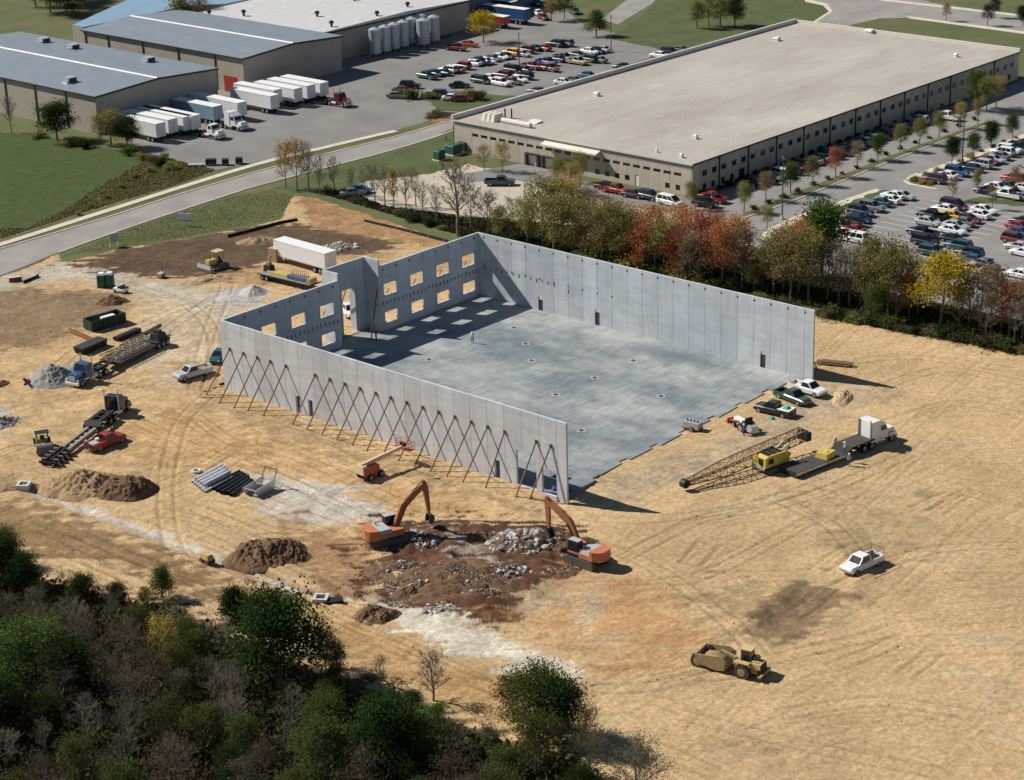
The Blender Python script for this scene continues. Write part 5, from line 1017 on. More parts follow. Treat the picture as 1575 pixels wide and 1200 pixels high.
cars('at the top edge behind the blue trailer', 'cars at the top edge', -120, [(792, 2.5, 'sedan', 'white'), (814, 4, 'sedan', 'navy'), (827, 5, 'sedan', 'grey'), (838, 7, 'sedan', 'silver'), (796, 14.5, 'suv', 'white'), (808, 19, 'sedan', 'navy'), (827, 19.5, 'sedan', 'white'), (836, 26.5, 'sedan', 'maroon'), (885, 17.5, 'sedan', 'green')], .1)
cars('half hidden behind the bare strip trees', 'cars in the gravel yard', -40, [(553, 292, 'sedan', 'blue'), (543, 296, 'sedan', 'silver')], .3)
def place_cars():
    KW = {'sedan': 'sedan', 'suv': 'suv', 'minivan': 'minivan', 'pickup': 'pickup truck'}
    od = ordinals([(c[2], c[3], c[4]) for c in CARS], [c[0] for c in CARS]); rg = random.Random(8)
    for i, (u, v, k, col, p, g, rot, jit) in enumerate(CARS):
        q = G(u, v, .6); flip = rg.random() < .35
        copy_tree(car_parts(k, col), {'sedan': 'parked_car', 'suv': 'parked_suv', 'minivan': 'parked_minivan', 'pickup': 'parked_pickup'}[k], od[i]+col+' '+KW[k]+' '+p, 'car' if k != 'pickup' else 'pickup', (q.x, q.y, .03), math.radians(rot+(180 if flip else 0))+rg.uniform(-jit, jit), g)
place_cars()
# ---- car park lamp posts
m_pole = mat('lamp_post_metal', (.10, .09, .085), .5, var=0)
def lamp(u, v, h, label, arms=2):
    q = G(u, v); t = thing('lamp_post', label, 'lamp post', (q.x, q.y, 0), .8, 'car park lamp posts')
    MB().tube((0, 0, 0), (0, 0, h), .13, .09, 8).build('pole', m_pole, t); MB().tube((0, 0, 0), (0, 0, .7), .3, .3, 8).build('base', m_conc, t)
    for s in ((-1, 1) if arms == 2 else (1,)):
        a = MB().box(min(0, s*.9), max(0, s*.9), -.04, .04, h-.12, h-.03).build('arm', m_pole, t); MB().box(s*.9-.3, s*.9+.3, -.18, .18, h-.2, h-.02 if False else h-.13).build('lamp_head', m_pole, a)
lamp(1203, 338, 11.0, 'tall lamp post by the path in front of the beige warehouse'); lamp(1480, 250, 9.5, 'lamp post rising above the path side cars on the right')
lamp(799, 108, 8.5, 'lamp post among the cars of the rear car park'); lamp(940, 79, 8.5, 'lamp post at the lawn edge of the rear car park'); lamp(879, 330, 8.5, 'dark lamp post before the dock yard of the beige warehouse', 1)
# ---- painted bay lines in the right car park
mbl = []
for k in range(14):
    p = G(1300+k*8, 366-k*5.2)
def bays(x0, y0, y1, n, step, name='bay_line'):
    for k in range(n):
        x = x0+k*step; q = MB(); q.box(x-.06, x+.06, y0, y1, .0, .030); tag(q.build(name, m_paint), kind='structure')
a = G(1312, 366, .6); bays(a.x-1.3, a.y-2.5, a.y+2.5, 12, 2.75)
a = G(1419, 358, .6); bays(a.x-9.2, a.y-2.5, a.y+2.5, 12, 2.75); a = G(1466, 368, .6); bays(a.x-9.2, a.y-2.6, a.y+2.4, 12, 2.75)
# ================================================================== lorries and trailers
m_frame = mat('chassis_black', (.025, .025, .027), .7, var=.1)
m_truckw = mat('trailer_white', (.76, .76, .74), .45, scale=1.2, col2=(.84, .84, .83))
m_alu = mat('aluminium', (.55, .56, .58), .35, metal=.6, var=.05)
m_deck = mat('deck_timber_dark', (.055, .05, .048), .9, scale=2, col2=(.10, .09, .085), stretch=(.2, 3, 1))
def wheelset(t, xs, ys, r, w=.3):
    for x in xs:
        for y in ys: link('wheel', wheel_mesh(r, w), t, (x, y, r))
def tractor(name, label, loc, rz, colour, sleeper=True, deck=True, group=None):
    """conventional lorry tractor, front towards +x, origin at the fifth wheel"""
    t = thing(name, label, 'truck', loc, rz, group); p = paint(colour)
    MB().box(-1.9, 4.6, -.42, -.28, .75, 1.0).build('frame_rail', m_frame, t); MB().box(-1.9, 4.6, .28, .42, .75, 1.0).build('frame_rail', m_frame, t)
    MB().taper(-.7, .7, -.5, .5, 1.0, 1.22, .2, .1).build('fifth_wheel', m_frame, t)
    x0 = 1.2 if sleeper else 2.1; top = 3.6 if sleeper else 2.85
    cb = MB(); cb.taper(2.1, 3.65, -1.1, 1.1, .95, 2.0, .0, .0); cb.taper(2.1, 3.65, -1.1, 1.1, 2.0, 2.85, .0, .12, .35)
    cab = cb.build('cab', p, t)
    pane_q = [(3.65, -1.02, 2.02), (3.65, 1.02, 2.02), (3.30, .9, 2.8), (3.30, -.9, 2.8)]
    link('windshield', pane(pane_q, .92), cab)
    for s in (-1, 1):
        a = [(2.35, s*1.1, 2.02), (3.5, s*1.1, 2.02), (3.25, s*1.0, 2.72), (2.35, s*1.0, 2.72)]; link('side_window', pane(a if s < 0 else a[::-1], .9), cab)
    if sleeper:
        MB().taper(.55, 2.09, -1.22, 1.22, .95, top, .0, .06, .0).build('sleeper', p, t); MB().prism([(2.1, 2.87), (3.3, 2.87), (2.1, 3.6)], -1.1, 1.1).build('roof_fairing', p, t)
    else: MB().box(2.0, 2.09, -.8, .8, 1.9, 2.7).build('rear_window', m_glass, t)
    MB().taper(3.66, 5.3, -.85, .85, .95, 1.85, .0, .12, .15).build('hood', p, t)
    MB().box(5.301, 5.36, -.55, .55, 1.0, 1.7).build('grille', m_alu, t); MB().box(5.2, 5.5, -1.15, 1.15, .45, .8).build('bumper', m_alu if colour != 'blue' else m_truckw, t)
    for s in (-1, 1):
        q = MB(); q.prism([(3.9, .9), (5.15, .9), (5.0, 1.35), (4.1, 1.35)], s*1.0-.2, s*1.0+.2); q.build('fender', p, t)
        MB().tube((1.3, s*.95, .75), (2.6, s*.95, .75), .3, .3, 10).build('fuel_tank', m_alu, t)
        MB().tube((2.0 if not sleeper else .45, s*1.0, 1.0), (2.0 if not sleeper else .45, s*1.0, 3.9), .09, .09, 8).build('exhaust_stack', m_alu, t)
        MB().box(5.1, 5.31, s*.95-.14, s*.95+.14, 1.0, 1.25).build('headlight', m_lamp, t)
    wheelset(t, (4.5,), (-1.0, 1.0), .5); wheelset(t, (-.68, .68), (-.9, .9), .5, .55)
    return t
def box_trailer(label, loc, rz, L=12.0, colour='white', H=3.9, group='parked semi trailers', W=2.5):
    """van trailer with its rear doors towards +x, origin under its middle"""
    t = thing('semi_trailer', label, 'trailer', loc, rz, group); m = m_truckw if colour == 'white' else paint(colour)
    bx = MB().box(-L/2, L/2, -W/2, W/2, 1.1, H).build('box', m, t); MB().box(-L/2-.03, L/2+.03, -W/2-.03, W/2+.03, H, H+.06).build('roof', m_truckw, t)
    for s in (-1, 1): MB().box(L/2+.002, L/2+.05, min(s*.02, s*(W/2-.05)), max(s*.02, s*(W/2-.05)), 1.2, H-.1).build('rear_door', m, t)
    for s in (-1, 1): MB().box(L/2+.051, L/2+.08, s*.4-.03, s*.4+.03, 1.25, H-.2).build('lock_bar', m_alu, t)
    for s in (-1, 1): MB().box(-L/2, L/2, s*(W/2+.012)-.01, s*(W/2+.012)+.01, 1.1, 1.28).build('side_rail', m_alu, t)
    MB().box(L/2-3.6, L/2-.3, -.5, .5, .7, 1.09).build('bogie', m_frame, t); wheelset(t, (L/2-2.7, L/2-1.4), (-.95, .95), .5, .5)
    for s in (-1, 1): MB().box(-L/2+2.3, -L/2+2.5, s*.8-.1, s*.8+.1, .05, 1.09).build('landing_leg', m_frame, t)
    MB().box(L/2-.15, L/2-.05, -1.0, 1.0, .45, .6).build('underride_bar', m_frame, t)
    return t
def rear_at(u, v, L, rz, z=0):     # trailer whose near end stands at this ground pixel
    q = G(u, v, z); return (q.x-math.cos(rz)*L/2, q.y-math.sin(rz)*L/2, .03)
dn = math.radians(-90)
a = (  # near end ground pixel, length, colour, label
 ((249, 219), 12, 'white', 'leftmost white semi trailer backed to the left warehouse dock'), ((268, 212.5), 12, 'white', 'second white trailer from left at the left warehouse dock'), ((291, 208.5), 12.5, 'white', 'third white trailer from left at the left warehouse dock'),
 ((303, 207), 13, 'white', 'white trailer coupled to the white lorry at the left dock'), ((337, 192), 13, 'blue_grey', 'grey-blue trailer behind the pale lorry at the left dock'), ((374, 186), 10, 'white', 'white trailer right of the pale lorry by the warehouse corner'),
 ((424, 175), 13.5, 'white', 'nearest long white trailer in front of the red roll-up door'), ((429, 166), 13, 'white', 'white trailer just behind the nearest long one'), ((460, 164), 13, 'white', 'white trailer in the middle of the right dock row'), ((480, 159), 13, 'white', 'second last white trailer of the right dock row'), ((500, 155), 13, 'white', 'rightmost white trailer of the dock row beside the red lorry'))
PAINT['blue_grey'] = (.23, .32, .40)
for (uv, L, c, lab) in a:
    r = dn+random.uniform(-.015, .015); q = G(*uv); wy = 194.2 if uv[0] < 360 else 196.8; L = min(15.5, wy-.7-q.y) if uv[0] < 400 else 12.6
    box_trailer(lab, rear_at(*uv, L, r), r, L, c)
p = G(306, 209); tractor('lorry_tractor', 'white lorry tractor in front of the left dock trailers', (p.x+.5, p.y-1.2, .03), dn, 'white', False)
p = G(344, 195); tractor('lorry_tractor', 'pale lorry tractor in front of the grey-blue trailer', (p.x, p.y-1.2, .03), dn, 'white', True)
p = G(507, 160); tractor('lorry_tractor', 'dark red lorry tractor at the right end of the dock row', (p.x, p.y-.5, .03), dn, 'maroon', False)
# blue trailer and red container at the top
p = G(792, 36); box_trailer('long blue semi trailer with white roof at the top', (p.x, p.y+3, .03), math.radians(-88), 14, 'blue', 3.9, None); p = G(783, 40); box_trailer('short red trailer beside the long blue one at the top', (p.x-3.0, p.y+1.0, .03), math.radians(-88), 6, 'red', 3.0, None)
p = G(760, 22); box_trailer('second blue trailer hidden behind the yellow tree', (p.x, p.y, .03), math.radians(-88), 14, 'navy', 3.9, None)
# ---- low loaders
def flat_deck(t, x0, x1, w, z, m=None, planks=7):
    d = MB().box(x0, x1, -w/2, w/2, z-.22, z-.04).build('deck_frame', m_frame, t)
    for k in range(planks):
        y = -w/2+w*(k+.5)/planks; MB().box(x0+.03, x1-.03, y-w/planks/2+.02, y+w/planks/2-.02, z-.038, z).build('plank', m or m_deck, d)
    return d
# white sleeper lorry with the low loader beside the crane
hd = head(1215, 736, 1368, 676); q = G(1325, 690)
tractor('lorry_tractor', 'white sleeper lorry pulling the low loader beside the crane', (q.x, q.y, -.02), hd, 'white', True)
t = thing('low_loader', 'long dark low loader trailer coupled to the white sleeper lorry', 'trailer', (q.x, q.y, -.02), hd)
flat_deck(t, -13.2, -4.2, 2.7, .95); MB().prism([(-4.2, .7), (-3.2, .9), (-3.2, 1.45), (-4.2, .95)], -1.3, 1.3).build('gooseneck_ramp', m_frame, t)
flat_deck(t, -3.2, 1.0, 2.6, 1.48, None, 6); MB().box(-13.2, -13.0, -1.35, 1.35, .25, .72).build('rear_bumper', m_frame, t); MB().box(-13.2, -4.2, -1.38, -1.352, .55, .9).build('side_rail', m_alu, t)
wheelset(t, (-12.4, -11.5), (-1.0, 1.0), .36, .4)
b = thing('counterweight', 'yellow crane counterweight lying on the low loader', 'counterweight', G(1270, 702, .95), hd+.15); mcy = mat('crane_yellow', (.50, .37, .07), .55, scale=2, col2=(.62, .48, .13))
MB().taper(-1.1, 1.1, -.9, .9, 0.02, .7, .12, .12).build('slab', mcy, b); MB().box(-.3, .3, -.25, .25, .701, .78).build('lifting_plate', mat('pale_yellow', (.68, .58, .25), .6, var=0), b)
# blue lorry with the low loader that carries crane boom sections
hd = head(238, 534, 120, 592); q = G(150, 578); q = Vector((q.x, q.y, 0))
tractor('lorry_tractor', 'bright blue lorry beside the grey gravel pile', (q.x, q.y, .02), hd, 'blue', False)
t = thing('low_loader', 'black low loader behind the bright blue lorry', 'trailer', (q.x, q.y, .02), hd)
flat_deck(t, -12.0, -3.6, 2.5, .85, None, 6); MB().prism([(-3.6, .6), (-2.6, .9), (-2.6, 1.35), (-3.6, .85)], -1.2, 1.2).build('gooseneck_ramp', m_frame, t); MB().box(-2.6, .8, -.9, -.5, 1.2, 1.45).build('neck_beam', m_frame, t); MB().box(-2.6, .8, .5, .9, 1.2, 1.45).build('neck_beam', m_frame, t)
for x in (-2.4, -.9, .6): MB().box(x-.12, x+.12, -.499, .499, 1.22, 1.43).build('cross_beam', m_frame, t)
MB().box(-15.2, -12.02, -1.15, 1.15, .75, 1.1).build('rear_bogie', m_frame, t); wheelset(t, (-14.6, -13.6, -12.6), (-.95, .95), .45, .45)
m_lat = mat('lattice_rust', (.17, .095, .055), .75, scale=4, col2=(.26, .16, .10)); m_latw = mat('lattice_pale', (.35, .31, .24), .7, scale=4, col2=(.45, .40, .32))
def lattice(mb, p0, p1, w0, w1, h0, h1, n, r=.055, rd=.03):
    """four-chord lattice between two points (horizontal-ish)"""
    p0 = Vector(p0); p1 = Vector(p1); d = (p1-p0); u = d.normalized(); s = u.cross(Vector((0, 0, 1))).normalized(); v = s.cross(u)
    C = lambda f, i, j: p0+d*f+s*(i*(w0+(w1-w0)*f)/2)+v*(j*(h0+(h1-h0)*f)/2)
    for i in (-1, 1):
        for j in (-1, 1): mb.tube(C(0, i, j), C(1, i, j), r, r, 6)
    for k in range(n):
        a, b = k/n, (k+1)/n
        for i in (-1, 1): mb.tube(C(a, i, -1 if k % 2 else 1), C(b, i, 1 if k % 2 else -1), rd, rd, 4, False)
        for j in (-1, 1): mb.tube(C(a, -1 if k % 2 else 1, j), C(b, 1 if k % 2 else -1, j), rd, rd, 4, False)
        for i in (-1, 1): mb.tube(C(a, i, -1), C(a, i, 1), rd, rd, 4, False)
        for j in (-1, 1): mb.tube(C(a, -1, j), C(a, 1, j), rd, rd, 4, False)
    return mb
t2 = thing('boom_section', 'pale lattice crane boom section loaded on the black low loader', 'boom', (q.x, q.y, .9), hd)
lattice(MB(), (-11.6, -.2, .75), (-4.0, -.2, .75), 1.2, 1.2, 1.1, 1.1, 9, .07, .04).build('lattice', m_latw, t2)
t2 = thing('boom_section', 'rusty lattice boom tip lying beside the low loader', 'boom', (q.x, q.y, 0), hd)
lattice(MB(), (-15.5, -3.4, .45), (-5.0, -3.2, .5), .25, 1.1, .25, .7, 12, .06, .035).build('lattice', m_lat, t2)
t2 = thing('drill_leads', 'thin dark boom section lying behind the low loader', 'boom', (q.x, q.y, 0), hd)
lattice(MB(), (-18.0, -3.0, 1.3), (-9.0, -2.9, .9), .3, .5, .3, .5, 10, .08, .04).build('lattice', m_lat, t2); MB().box(-18.3, -17.9, -3.2, -2.8, 1.1, 1.5).build('head_block', m_frame, t2)
b = thing('counterweight_stack', 'dark machine block at the rear end of the black low loader', 'counterweight', (q.x, q.y, 1.12), hd); MB().taper(-14.9, -12.8, -.9, .9, 0, .9, .2, .2).build('block', m_frame, b); MB().box(-14.2, -13.4, -.5, .5, .901, 1.35).build('block', mat('dark_green_steel', (.03, .05, .035), .7, var=.1), b)
# dark lorry with stretched low loader
hd = head(70, 716, 178, 632); q = G(163, 650)
tractor('lorry_tractor', 'dark blue lorry with empty stretched trailer behind', (q.x, q.y, .02), hd, 'navy', False)
t = thing('stretched_trailer', 'empty black stretched trailer with twin grey beams', 'trailer', (q.x, q.y, .02), hd); m_gb = mat('grey_beam', (.24, .22, .19), .7, scale=2, col2=(.31, .29, .25))
MB().box(-3.2, .9, -.95, -.45, 1.15, 1.5).build('neck_beam', m_frame, t); MB().box(-3.2, .9, .45, .95, 1.15, 1.5).build('neck_beam', m_frame, t)
for x in (-3.0, -1.6, -.2): MB().box(x-.15, x+.15, -.449, .449, 1.17, 1.48).build('cross_beam', m_frame, t)
MB().prism([(-3.9, .5), (-3.2, .9), (-3.2, 1.5), (-3.9, 1.0)], -1.25, 1.25).build('gooseneck_ramp', m_frame, t)
for s in (-1, 1): MB().box(-11.2, -3.9, s*.55-.22, s*.55+.22, .5, .85).build('main_beam', m_gb, t)
for k in range(5): MB().box(-5.0-k*1.3, -4.85-k*1.3, -.329, .329, .52, .8).build('cross_beam', m_frame, t)
for s in (-1, 1): MB().box(-15.6, -11.2, s*.35-.12, s*.35+.12, .75, 1.1).build('rear_beam', m_frame, t)
for k in range(4):
    x = -15.2+k*1.15; MB().box(x-.07, x+.07, -1.25, -.471, .9, 1.02).build('outrigger', m_alu, t); MB().box(x-.07, x+.07, .471, 1.25, .9, 1.02).build('outrigger', m_alu, t)
wheelset(t, (-15.0, -13.9, -12.8, -11.7), (-.9, .9), .42, .5); MB().box(-15.8, -15.601, -1.2, 1.2, .5, .8).build('rear_bumper', m_frame, t)
# ================================================================== construction machines
m_org = mat('machine_orange', (.44, .145, .06), .55, scale=2.5, col2=(.60, .24, .12)); m_orgd = mat('machine_orange_worn', (.28, .10, .05), .65, scale=3, col2=(.44, .18, .09))
m_track = mat('track_steel', (.075, .065, .055), .8, scale=5, col2=(.13, .11, .09)); m_cabw = mat('cab_roof_grey', (.42, .42, .42), .6, var=.05)
m_yel = mat('machine_yellow', (.44, .31, .10), .6, scale=2.5, col2=(.56, .42, .19)); m_yeld = mat('dusty_yellow', (.30, .215, .10), .75, scale=3, col2=(.43, .32, .17))
def rounded(x0, x1, z0, z1, r=None, n=5):
    r = r or (z1-z0)/2; pts = []
    for cx, a0 in ((x1-r, -90), (x0+r, 90)):
        for k in range(n+1):
            a = math.radians(a0+180*k/n); pts.append((cx+r*math.cos(a), (z0+z1)/2+(z1-z0)/2*math.sin(a)))
    return pts
def track(t, x0, x1, y, w, h):
    o = MB().prism(rounded(x0, x1, 0.0, h), y-w/2, y+w/2).build('crawler_track', m_track, t)
    n = int((x1-x0)/.3)
    for k in range(n):      # grouser plates along the top run
        x = x0+h/2+(x1-x0-h)*(k+.5)/n; MB().box(x-.1, x+.1, y-w/2-.02, y+w/2+.02, h+.001, h+.04).build('track_plate', m_track, o)
    return o
def excavator(label, loc, hd, under, boom, stick, bucket):
    t = thing('excavator', label, 'excavator', loc, hd, 'orange excavators'); U = Matrix.Rotation(under-hd, 4, 'Z')
    for s in (-1, 1):
        o = track(t, -2.2, 2.2, s*1.25, .6, .95); o.rotation_euler = (0, 0, under-hd)
    b = MB(); b.box(-1.2, 1.2, -.95, .95, .4, .85); o = b.build('undercarriage', m_track, t); o.rotation_euler = (0, 0, under-hd)
    MB().tube((0, 0, .851), (0, 0, 1.1), .75, .75, 14).build('slew_ring', m_track, t)
    pr = [(1.6, -1.35), (1.6, 1.35), (-1.9, 1.35), (-2.7, 1.0), (-2.95, .45), (-2.95, -.45), (-2.7, -1.0), (-1.9, -1.35)]
    hb = MB(); hb.poly(pr, 1.1, 1.65); hb.build('house', m_org, t)
    cw = MB(); cw.poly([(-1.5, -1.34), (-1.5, 1.34), (-1.9, 1.34), (-2.68, .98), (-2.92, .44), (-2.92, -.44), (-2.68, -.98), (-1.9, -1.34)], 1.651, 2.25); cw.build('counterweight', m_org, t)
    MB().taper(-1.49, .1, -1.3, 1.3, 1.651, 2.1, .1, .15).build('engine_cover', m_cabw, t); MB().tube((-1.0, .7, 2.1), (-1.0, .7, 2.5), .07, .07, 7).build('exhaust', m_track, t)
    cb = MB(); cb.taper(.0, 1.75, .42, 1.36, 1.1, 2.9, .1, .06, .25); cab = cb.build('cab', m_blackp, t); MB().box(.08, 1.5, .45, 1.32, 2.901, 2.97).build('cab_roof', m_cabw, cab)
    link('windshield', pane([(1.75, .45, 1.2), (1.75, 1.33, 1.2), (1.5, 1.28, 2.85), (1.5, .5, 2.85)], .9), cab)
    link('side_window', pane([(1.6, 1.36, 1.75), (.1, 1.36, 1.75), (.18, 1.3, 2.8), (1.42, 1.3, 2.8)], .9), cab); link('side_window', pane([(.1, .42, 1.75), (1.6, .42, 1.75), (1.42, .48, 2.8), (.18, .48, 2.8)], .9), cab)
    MB().box(.101, 1.58, -1.3, .3, 1.651, 1.85).build('tool_box', m_org, t)
    P = [Vector((x, -.1, z)) for x, z in boom]; th = [.30, .42, .42, .26]
    bp = []; n = len(P)
    mb = MB(); rings = []
    for i in range(n):
        d = (P[min(i+1, n-1)]-P[max(i-1, 0)]).normalized(); up = Vector((-d.z, 0, d.x)); w = .22
        rings.append([P[i]+up*th[i]+Vector((0, w, 0)), P[i]-up*th[i]+Vector((0, w, 0)), P[i]-up*th[i]-Vector((0, w, 0)), P[i]+up*th[i]-Vector((0, w, 0))])
    mb.loft(rings); bo = mb.build('boom', m_orgd, t)
    a, b2 = [Vector((x, -.1, z)) for x, z in stick]; d = (b2-a).normalized(); up = Vector((-d.z, 0, d.x)); w = Vector((0, .17, 0)); mb = MB()
    mb.loft([[a-d*.6+up*.18+w, a-d*.6-up*.1+w, a-d*.6-up*.1-w, a-d*.6+up*.18-w], [a+up*.34+w, a-up*.3+w, a-up*.3-w, a+up*.34-w], [b2+up*.14+w, b2-up*.14+w, b2-up*.14-w, b2+up*.14-w]]); mb.build('stick', m_orgd, t)
    bu = MB(); bx, bz, ang = bucket; T_ = Matrix.Translation((bx, -.1, bz)) @ Matrix.Rotation(ang, 4, 'Y')
    prof = [(.0, .1), (.45, -.15), (.6, -.6), (.35, -1.05), (-.15, -1.15), (-.1, -1.0), (.25, -.92), (.42, -.58), (.32, -.25), (-.1, -.05)]
    bu.prism(prof[:5]+[(-.2, -.6)], -.5, -.46, T_); bu.prism(prof[:5]+[(-.2, -.6)], .46, .5, T_); bu.prism(prof, -.46, .46, T_); bu.build('bucket', m_track, t)
    m_cyl = m_alu
    for s in (-1, 1): MB().tube((1.2, -.1+s*.34, 1.6), (P[1].x+.25, -.1+s*.3, P[1].z-.1), .09, .08, 8).build('boom_cylinder', m_orgd, t)
    MB().tube(P[1]+Vector((.1, 0, .62)), a-d*.55+Vector((0, 0, .1)), .08, .07, 8).build('stick_cylinder', m_orgd, t); MB().tube(a+up*(-.42)*-1+d*.3, b2+up*.25-d*.2, .07, .06, 8).build('bucket_cylinder', m_orgd, t)
    return t
p = G(596, 838); excavator('orange excavator with arm raised over the left rubble heap', (p.x, p.y, .35), head(590, 838, 652, 822), head(570, 846, 640, 838), [(1.0, 1.7), (2.2, 4.1), (3.4, 5.1), (4.9, 6.0)], [(4.95, 6.0), (5.4, 2.4)], (5.4, 2.3, .1))
p = G(902, 866); excavator('orange excavator reaching left over the white rubble heap', (p.x, p.y, .05), head(903, 868, 846, 848), head(915, 880, 865, 862), [(1.0, 1.7), (2.4, 4.2), (3.6, 5.0), (5.6, 5.9)], [(5.65, 5.9), (5.5, 2.7)], (5.5, 2.6, .3))
# ---- earthmoving scraper
hd = head(1083, 1024, 1160, 1044); p = G(1120, 1030)
t = thing('scraper', 'dusty yellow wheeled scraper on the bare ground at lower right', 'scraper', (p.x, p.y, .03), hd, None, .9)
def bigwheel(r, w):
    k = ('bigw', r, w)
    if k not in PROTO:
        mb = MB(); mb.tube((0, -w/2, 0), (0, w/2, 0), r, r, 18); mb.m(1); mb.tube((0, w/2+.002, 0), (0, w/2+.04, 0), r*.55, r*.45, 12); mb.tube((0, -w/2-.04, 0), (0, -w/2-.002, 0), r*.45, r*.55, 12); mb.m(0)
        for i in range(18):
            a = i*2*math.pi/18; c, s = math.cos(a), math.sin(a); T_ = Matrix.Rotation(-a, 4, 'Y'); mb.box(r-.01, r+.05, -w/2, w/2, -.06, .06, T_)
        PROTO[k] = mb.mesh('wheel', [mat('dusty_tyre', (.06, .052, .042), .9, scale=4, col2=(.11, .095, .075)), m_yeld])
    return PROTO[k]
for x in (2.3, -3.1):
    for s in (-1, 1): link('wheel', bigwheel(.85, .62), t, (x, s*1.15, .85))
MB().box(1.2, 3.9, -.75, .75, .7, 1.35).build('tractor_frame', m_yeld, t); MB().taper(2.9, 4.3, -.85, .85, 1.351, 1.9, .1, .1, .05).build('hood', m_yel, t); MB().box(4.301, 4.36, -.75, .75, .75, 1.75).build('grille', m_blackp, t); MB().box(4.2, 4.6, -1.3, 1.3, .6, .85).build('bumper', m_yel, t)
for s in (-1, 1): MB().prism([(1.2, 1.75), (1.35, 2.0), (3.1, 2.0), (3.35, 1.7), (3.2, 1.7), (3.0, 1.88), (1.45, 1.88), (1.3, 1.7)], s*1.1-.35, s*1.1+.35).build('fender', m_yel, t)
cb = MB().taper(1.5, 2.85, -.1, 1.05, 1.36, 2.95, .05, .05, .15).build('cab', m_yeld, t); MB().box(1.45, 2.85, -.15, 1.1, 2.951, 3.05).build('cab_roof', mat('cab_cream', (.58, .44, .22), .6, var=.05), cb)
link('windshield', pane([(2.85, -.05, 1.5), (2.85, 1.0, 1.5), (2.7, .95, 2.9), (2.7, 0, 2.9)], .86), cb); link('side_window', pane([(1.55, -.1, 1.6), (2.8, -.1, 1.6), (2.68, -.05, 2.88), (1.6, -.05, 2.88)], .86), cb); link('side_window', pane([(2.8, 1.05, 1.6), (1.55, 1.05, 1.6), (1.6, 1.0, 2.88), (2.68, 1.0, 2.88)], .86), cb)
MB().tube((2.7, -.5, 1.9), (2.7, -.5, 3.0), .08, .08, 8).build('exhaust_stack', m_blackp, t); MB().box(1.6, 2.8, -.9, -.2, 1.36, 1.75).build('engine_block', m_blackp, t)
MB().tube((.9, 0, .7), (.9, 0, 1.9), .28, .28, 10).build('hitch_post', m_yeld, t); MB().beam((.9, 0, 1.7), (-.9, 0, 2.1), .4, .35).build('gooseneck', m_yeld, t)
for s in (-1, 1): MB().prism([(-3.3, .7), (-.9, .35), (.2, .5), (.3, 1.7), (-.6, 2.1), (-3.4, 1.75)], s*1.42-.07, s*1.42+.07).build('bowl_side', m_yeld, t)
MB().box(-3.3, .1, -1.34, 1.34, .45, .7).build('bowl_floor', m_yeld, t); MB().prism([(-3.4, .7), (-3.2, .7), (-3.3, 1.8), (-3.5, 1.8)], -1.34, 1.34).build('ejector', m_yeld, t); MB().prism([(.15, .6), (.35, .6), (.3, 1.6), (.0, 1.9)], -1.34, 1.34).build('apron', m_yeld, t)
MB().box(-4.2, -3.45, -.6, .6, .7, 1.3).build('rear_frame', m_yeld, t)
# load of soil
def blob_mesh(name, seed, rx, ry, h, m, n=26, rough=.25, peak=1.5, attr=None):
    rg = np.random.RandomState(seed); g = np.linspace(-1.15, 1.15, n); X, Y = np.meshgrid(g, g, indexing='ij'); ox = rg.rand()*90
    ang = np.arctan2(Y, X); R = np.hypot(X, Y)/(1+.28*(fbm(np.cos(ang)*1.4+ox, np.sin(ang)*1.4+ox, 3)-.5)*2)
    Z = np.clip(1-R, 0, 1)**(1/peak)*h if peak < 1 else np.clip(1-R**peak, 0, 1)*h
    n_ = n; lump = fbm(X*2.2+ox, Y*2.2+3, 4)-.5; fine = fbm(X*8+ox, Y*8, 3)-.5+1.1*(fbm(X*24+ox, Y*24, 2)-.5)
    Z = Z*(1+rough*2*lump)+np.clip(Z/h, 0, .5)*h*rough*fine*1.2+np.where(R < 1.0, .02, -.15)
    V = np.stack([X.ravel()*rx, Y.ravel()*ry, Z.ravel()], 1); i = np.arange(n*n).reshape(n, n); F = np.stack([i[:-1, :-1], i[1:, :-1], i[1:, 1:], i[:-1, 1:]], -1).reshape(-1, 4)
    F = F[(Z.ravel()[F] > -.12).any(1)]; return npmesh(name, V, F, m, None, True)
m_soilb = mat('soil_brown', (.25, .16, .085), .95, scale=1.2, col2=(.41, .285, .155), bump=.8, bscale=5, detail=9); m_soild = mat('soil_dark', (.095, .052, .03), .95, scale=1.2, col2=(.22, .13, .072), bump=.9, bscale=5, detail=9)
m_soilt = mat('soil_tan', (.40, .28, .155), .95, scale=1., col2=(.5, .37, .21), bump=.7, bscale=4, detail=9); m_grav = mat('gravel_grey', (.25, .24, .225), .95, scale=1.6, col2=(.36, .345, .32), bump=.8, bscale=9, detail=8); m_gravl = mat('gravel_pale', (.40, .385, .365), .95, scale=2, col2=(.52, .50, .475), bump=.6, bscale=9)
m_rub = mat('rubble_concrete', (.36, .345, .325), .9, scale=2, col2=(.60, .585, .56)); m_rubd = mat('rubble_grey', (.20, .185, .17), .9, scale=2, col2=(.34, .315, .29))
link('load', blob_mesh('load', 4, 1.5, 1.25, .55, m_soilb, 16), t, (-1.6, 0, 1.2))
def pile(name, label, cat, uv, rx, ry, h, m, seed, rz=0., n=30,  rough=.25, peak=1.4, z=-.05):
    p = G(*uv); o = link(name, blob_mesh(name, seed, rx, ry, h, m, n*2, rough*1.35, peak), None, (p.x, p.y, z), rz); return tag(o, label, cat)
dg = math.radians
pile('dirt_pile', 'brown dirt pile with pale crest left of the pipe stack', 'dirt pile', (132, 748), 5.6, 4.0, 2.0, m_soilb, 1, dg(-55), 40, .35)
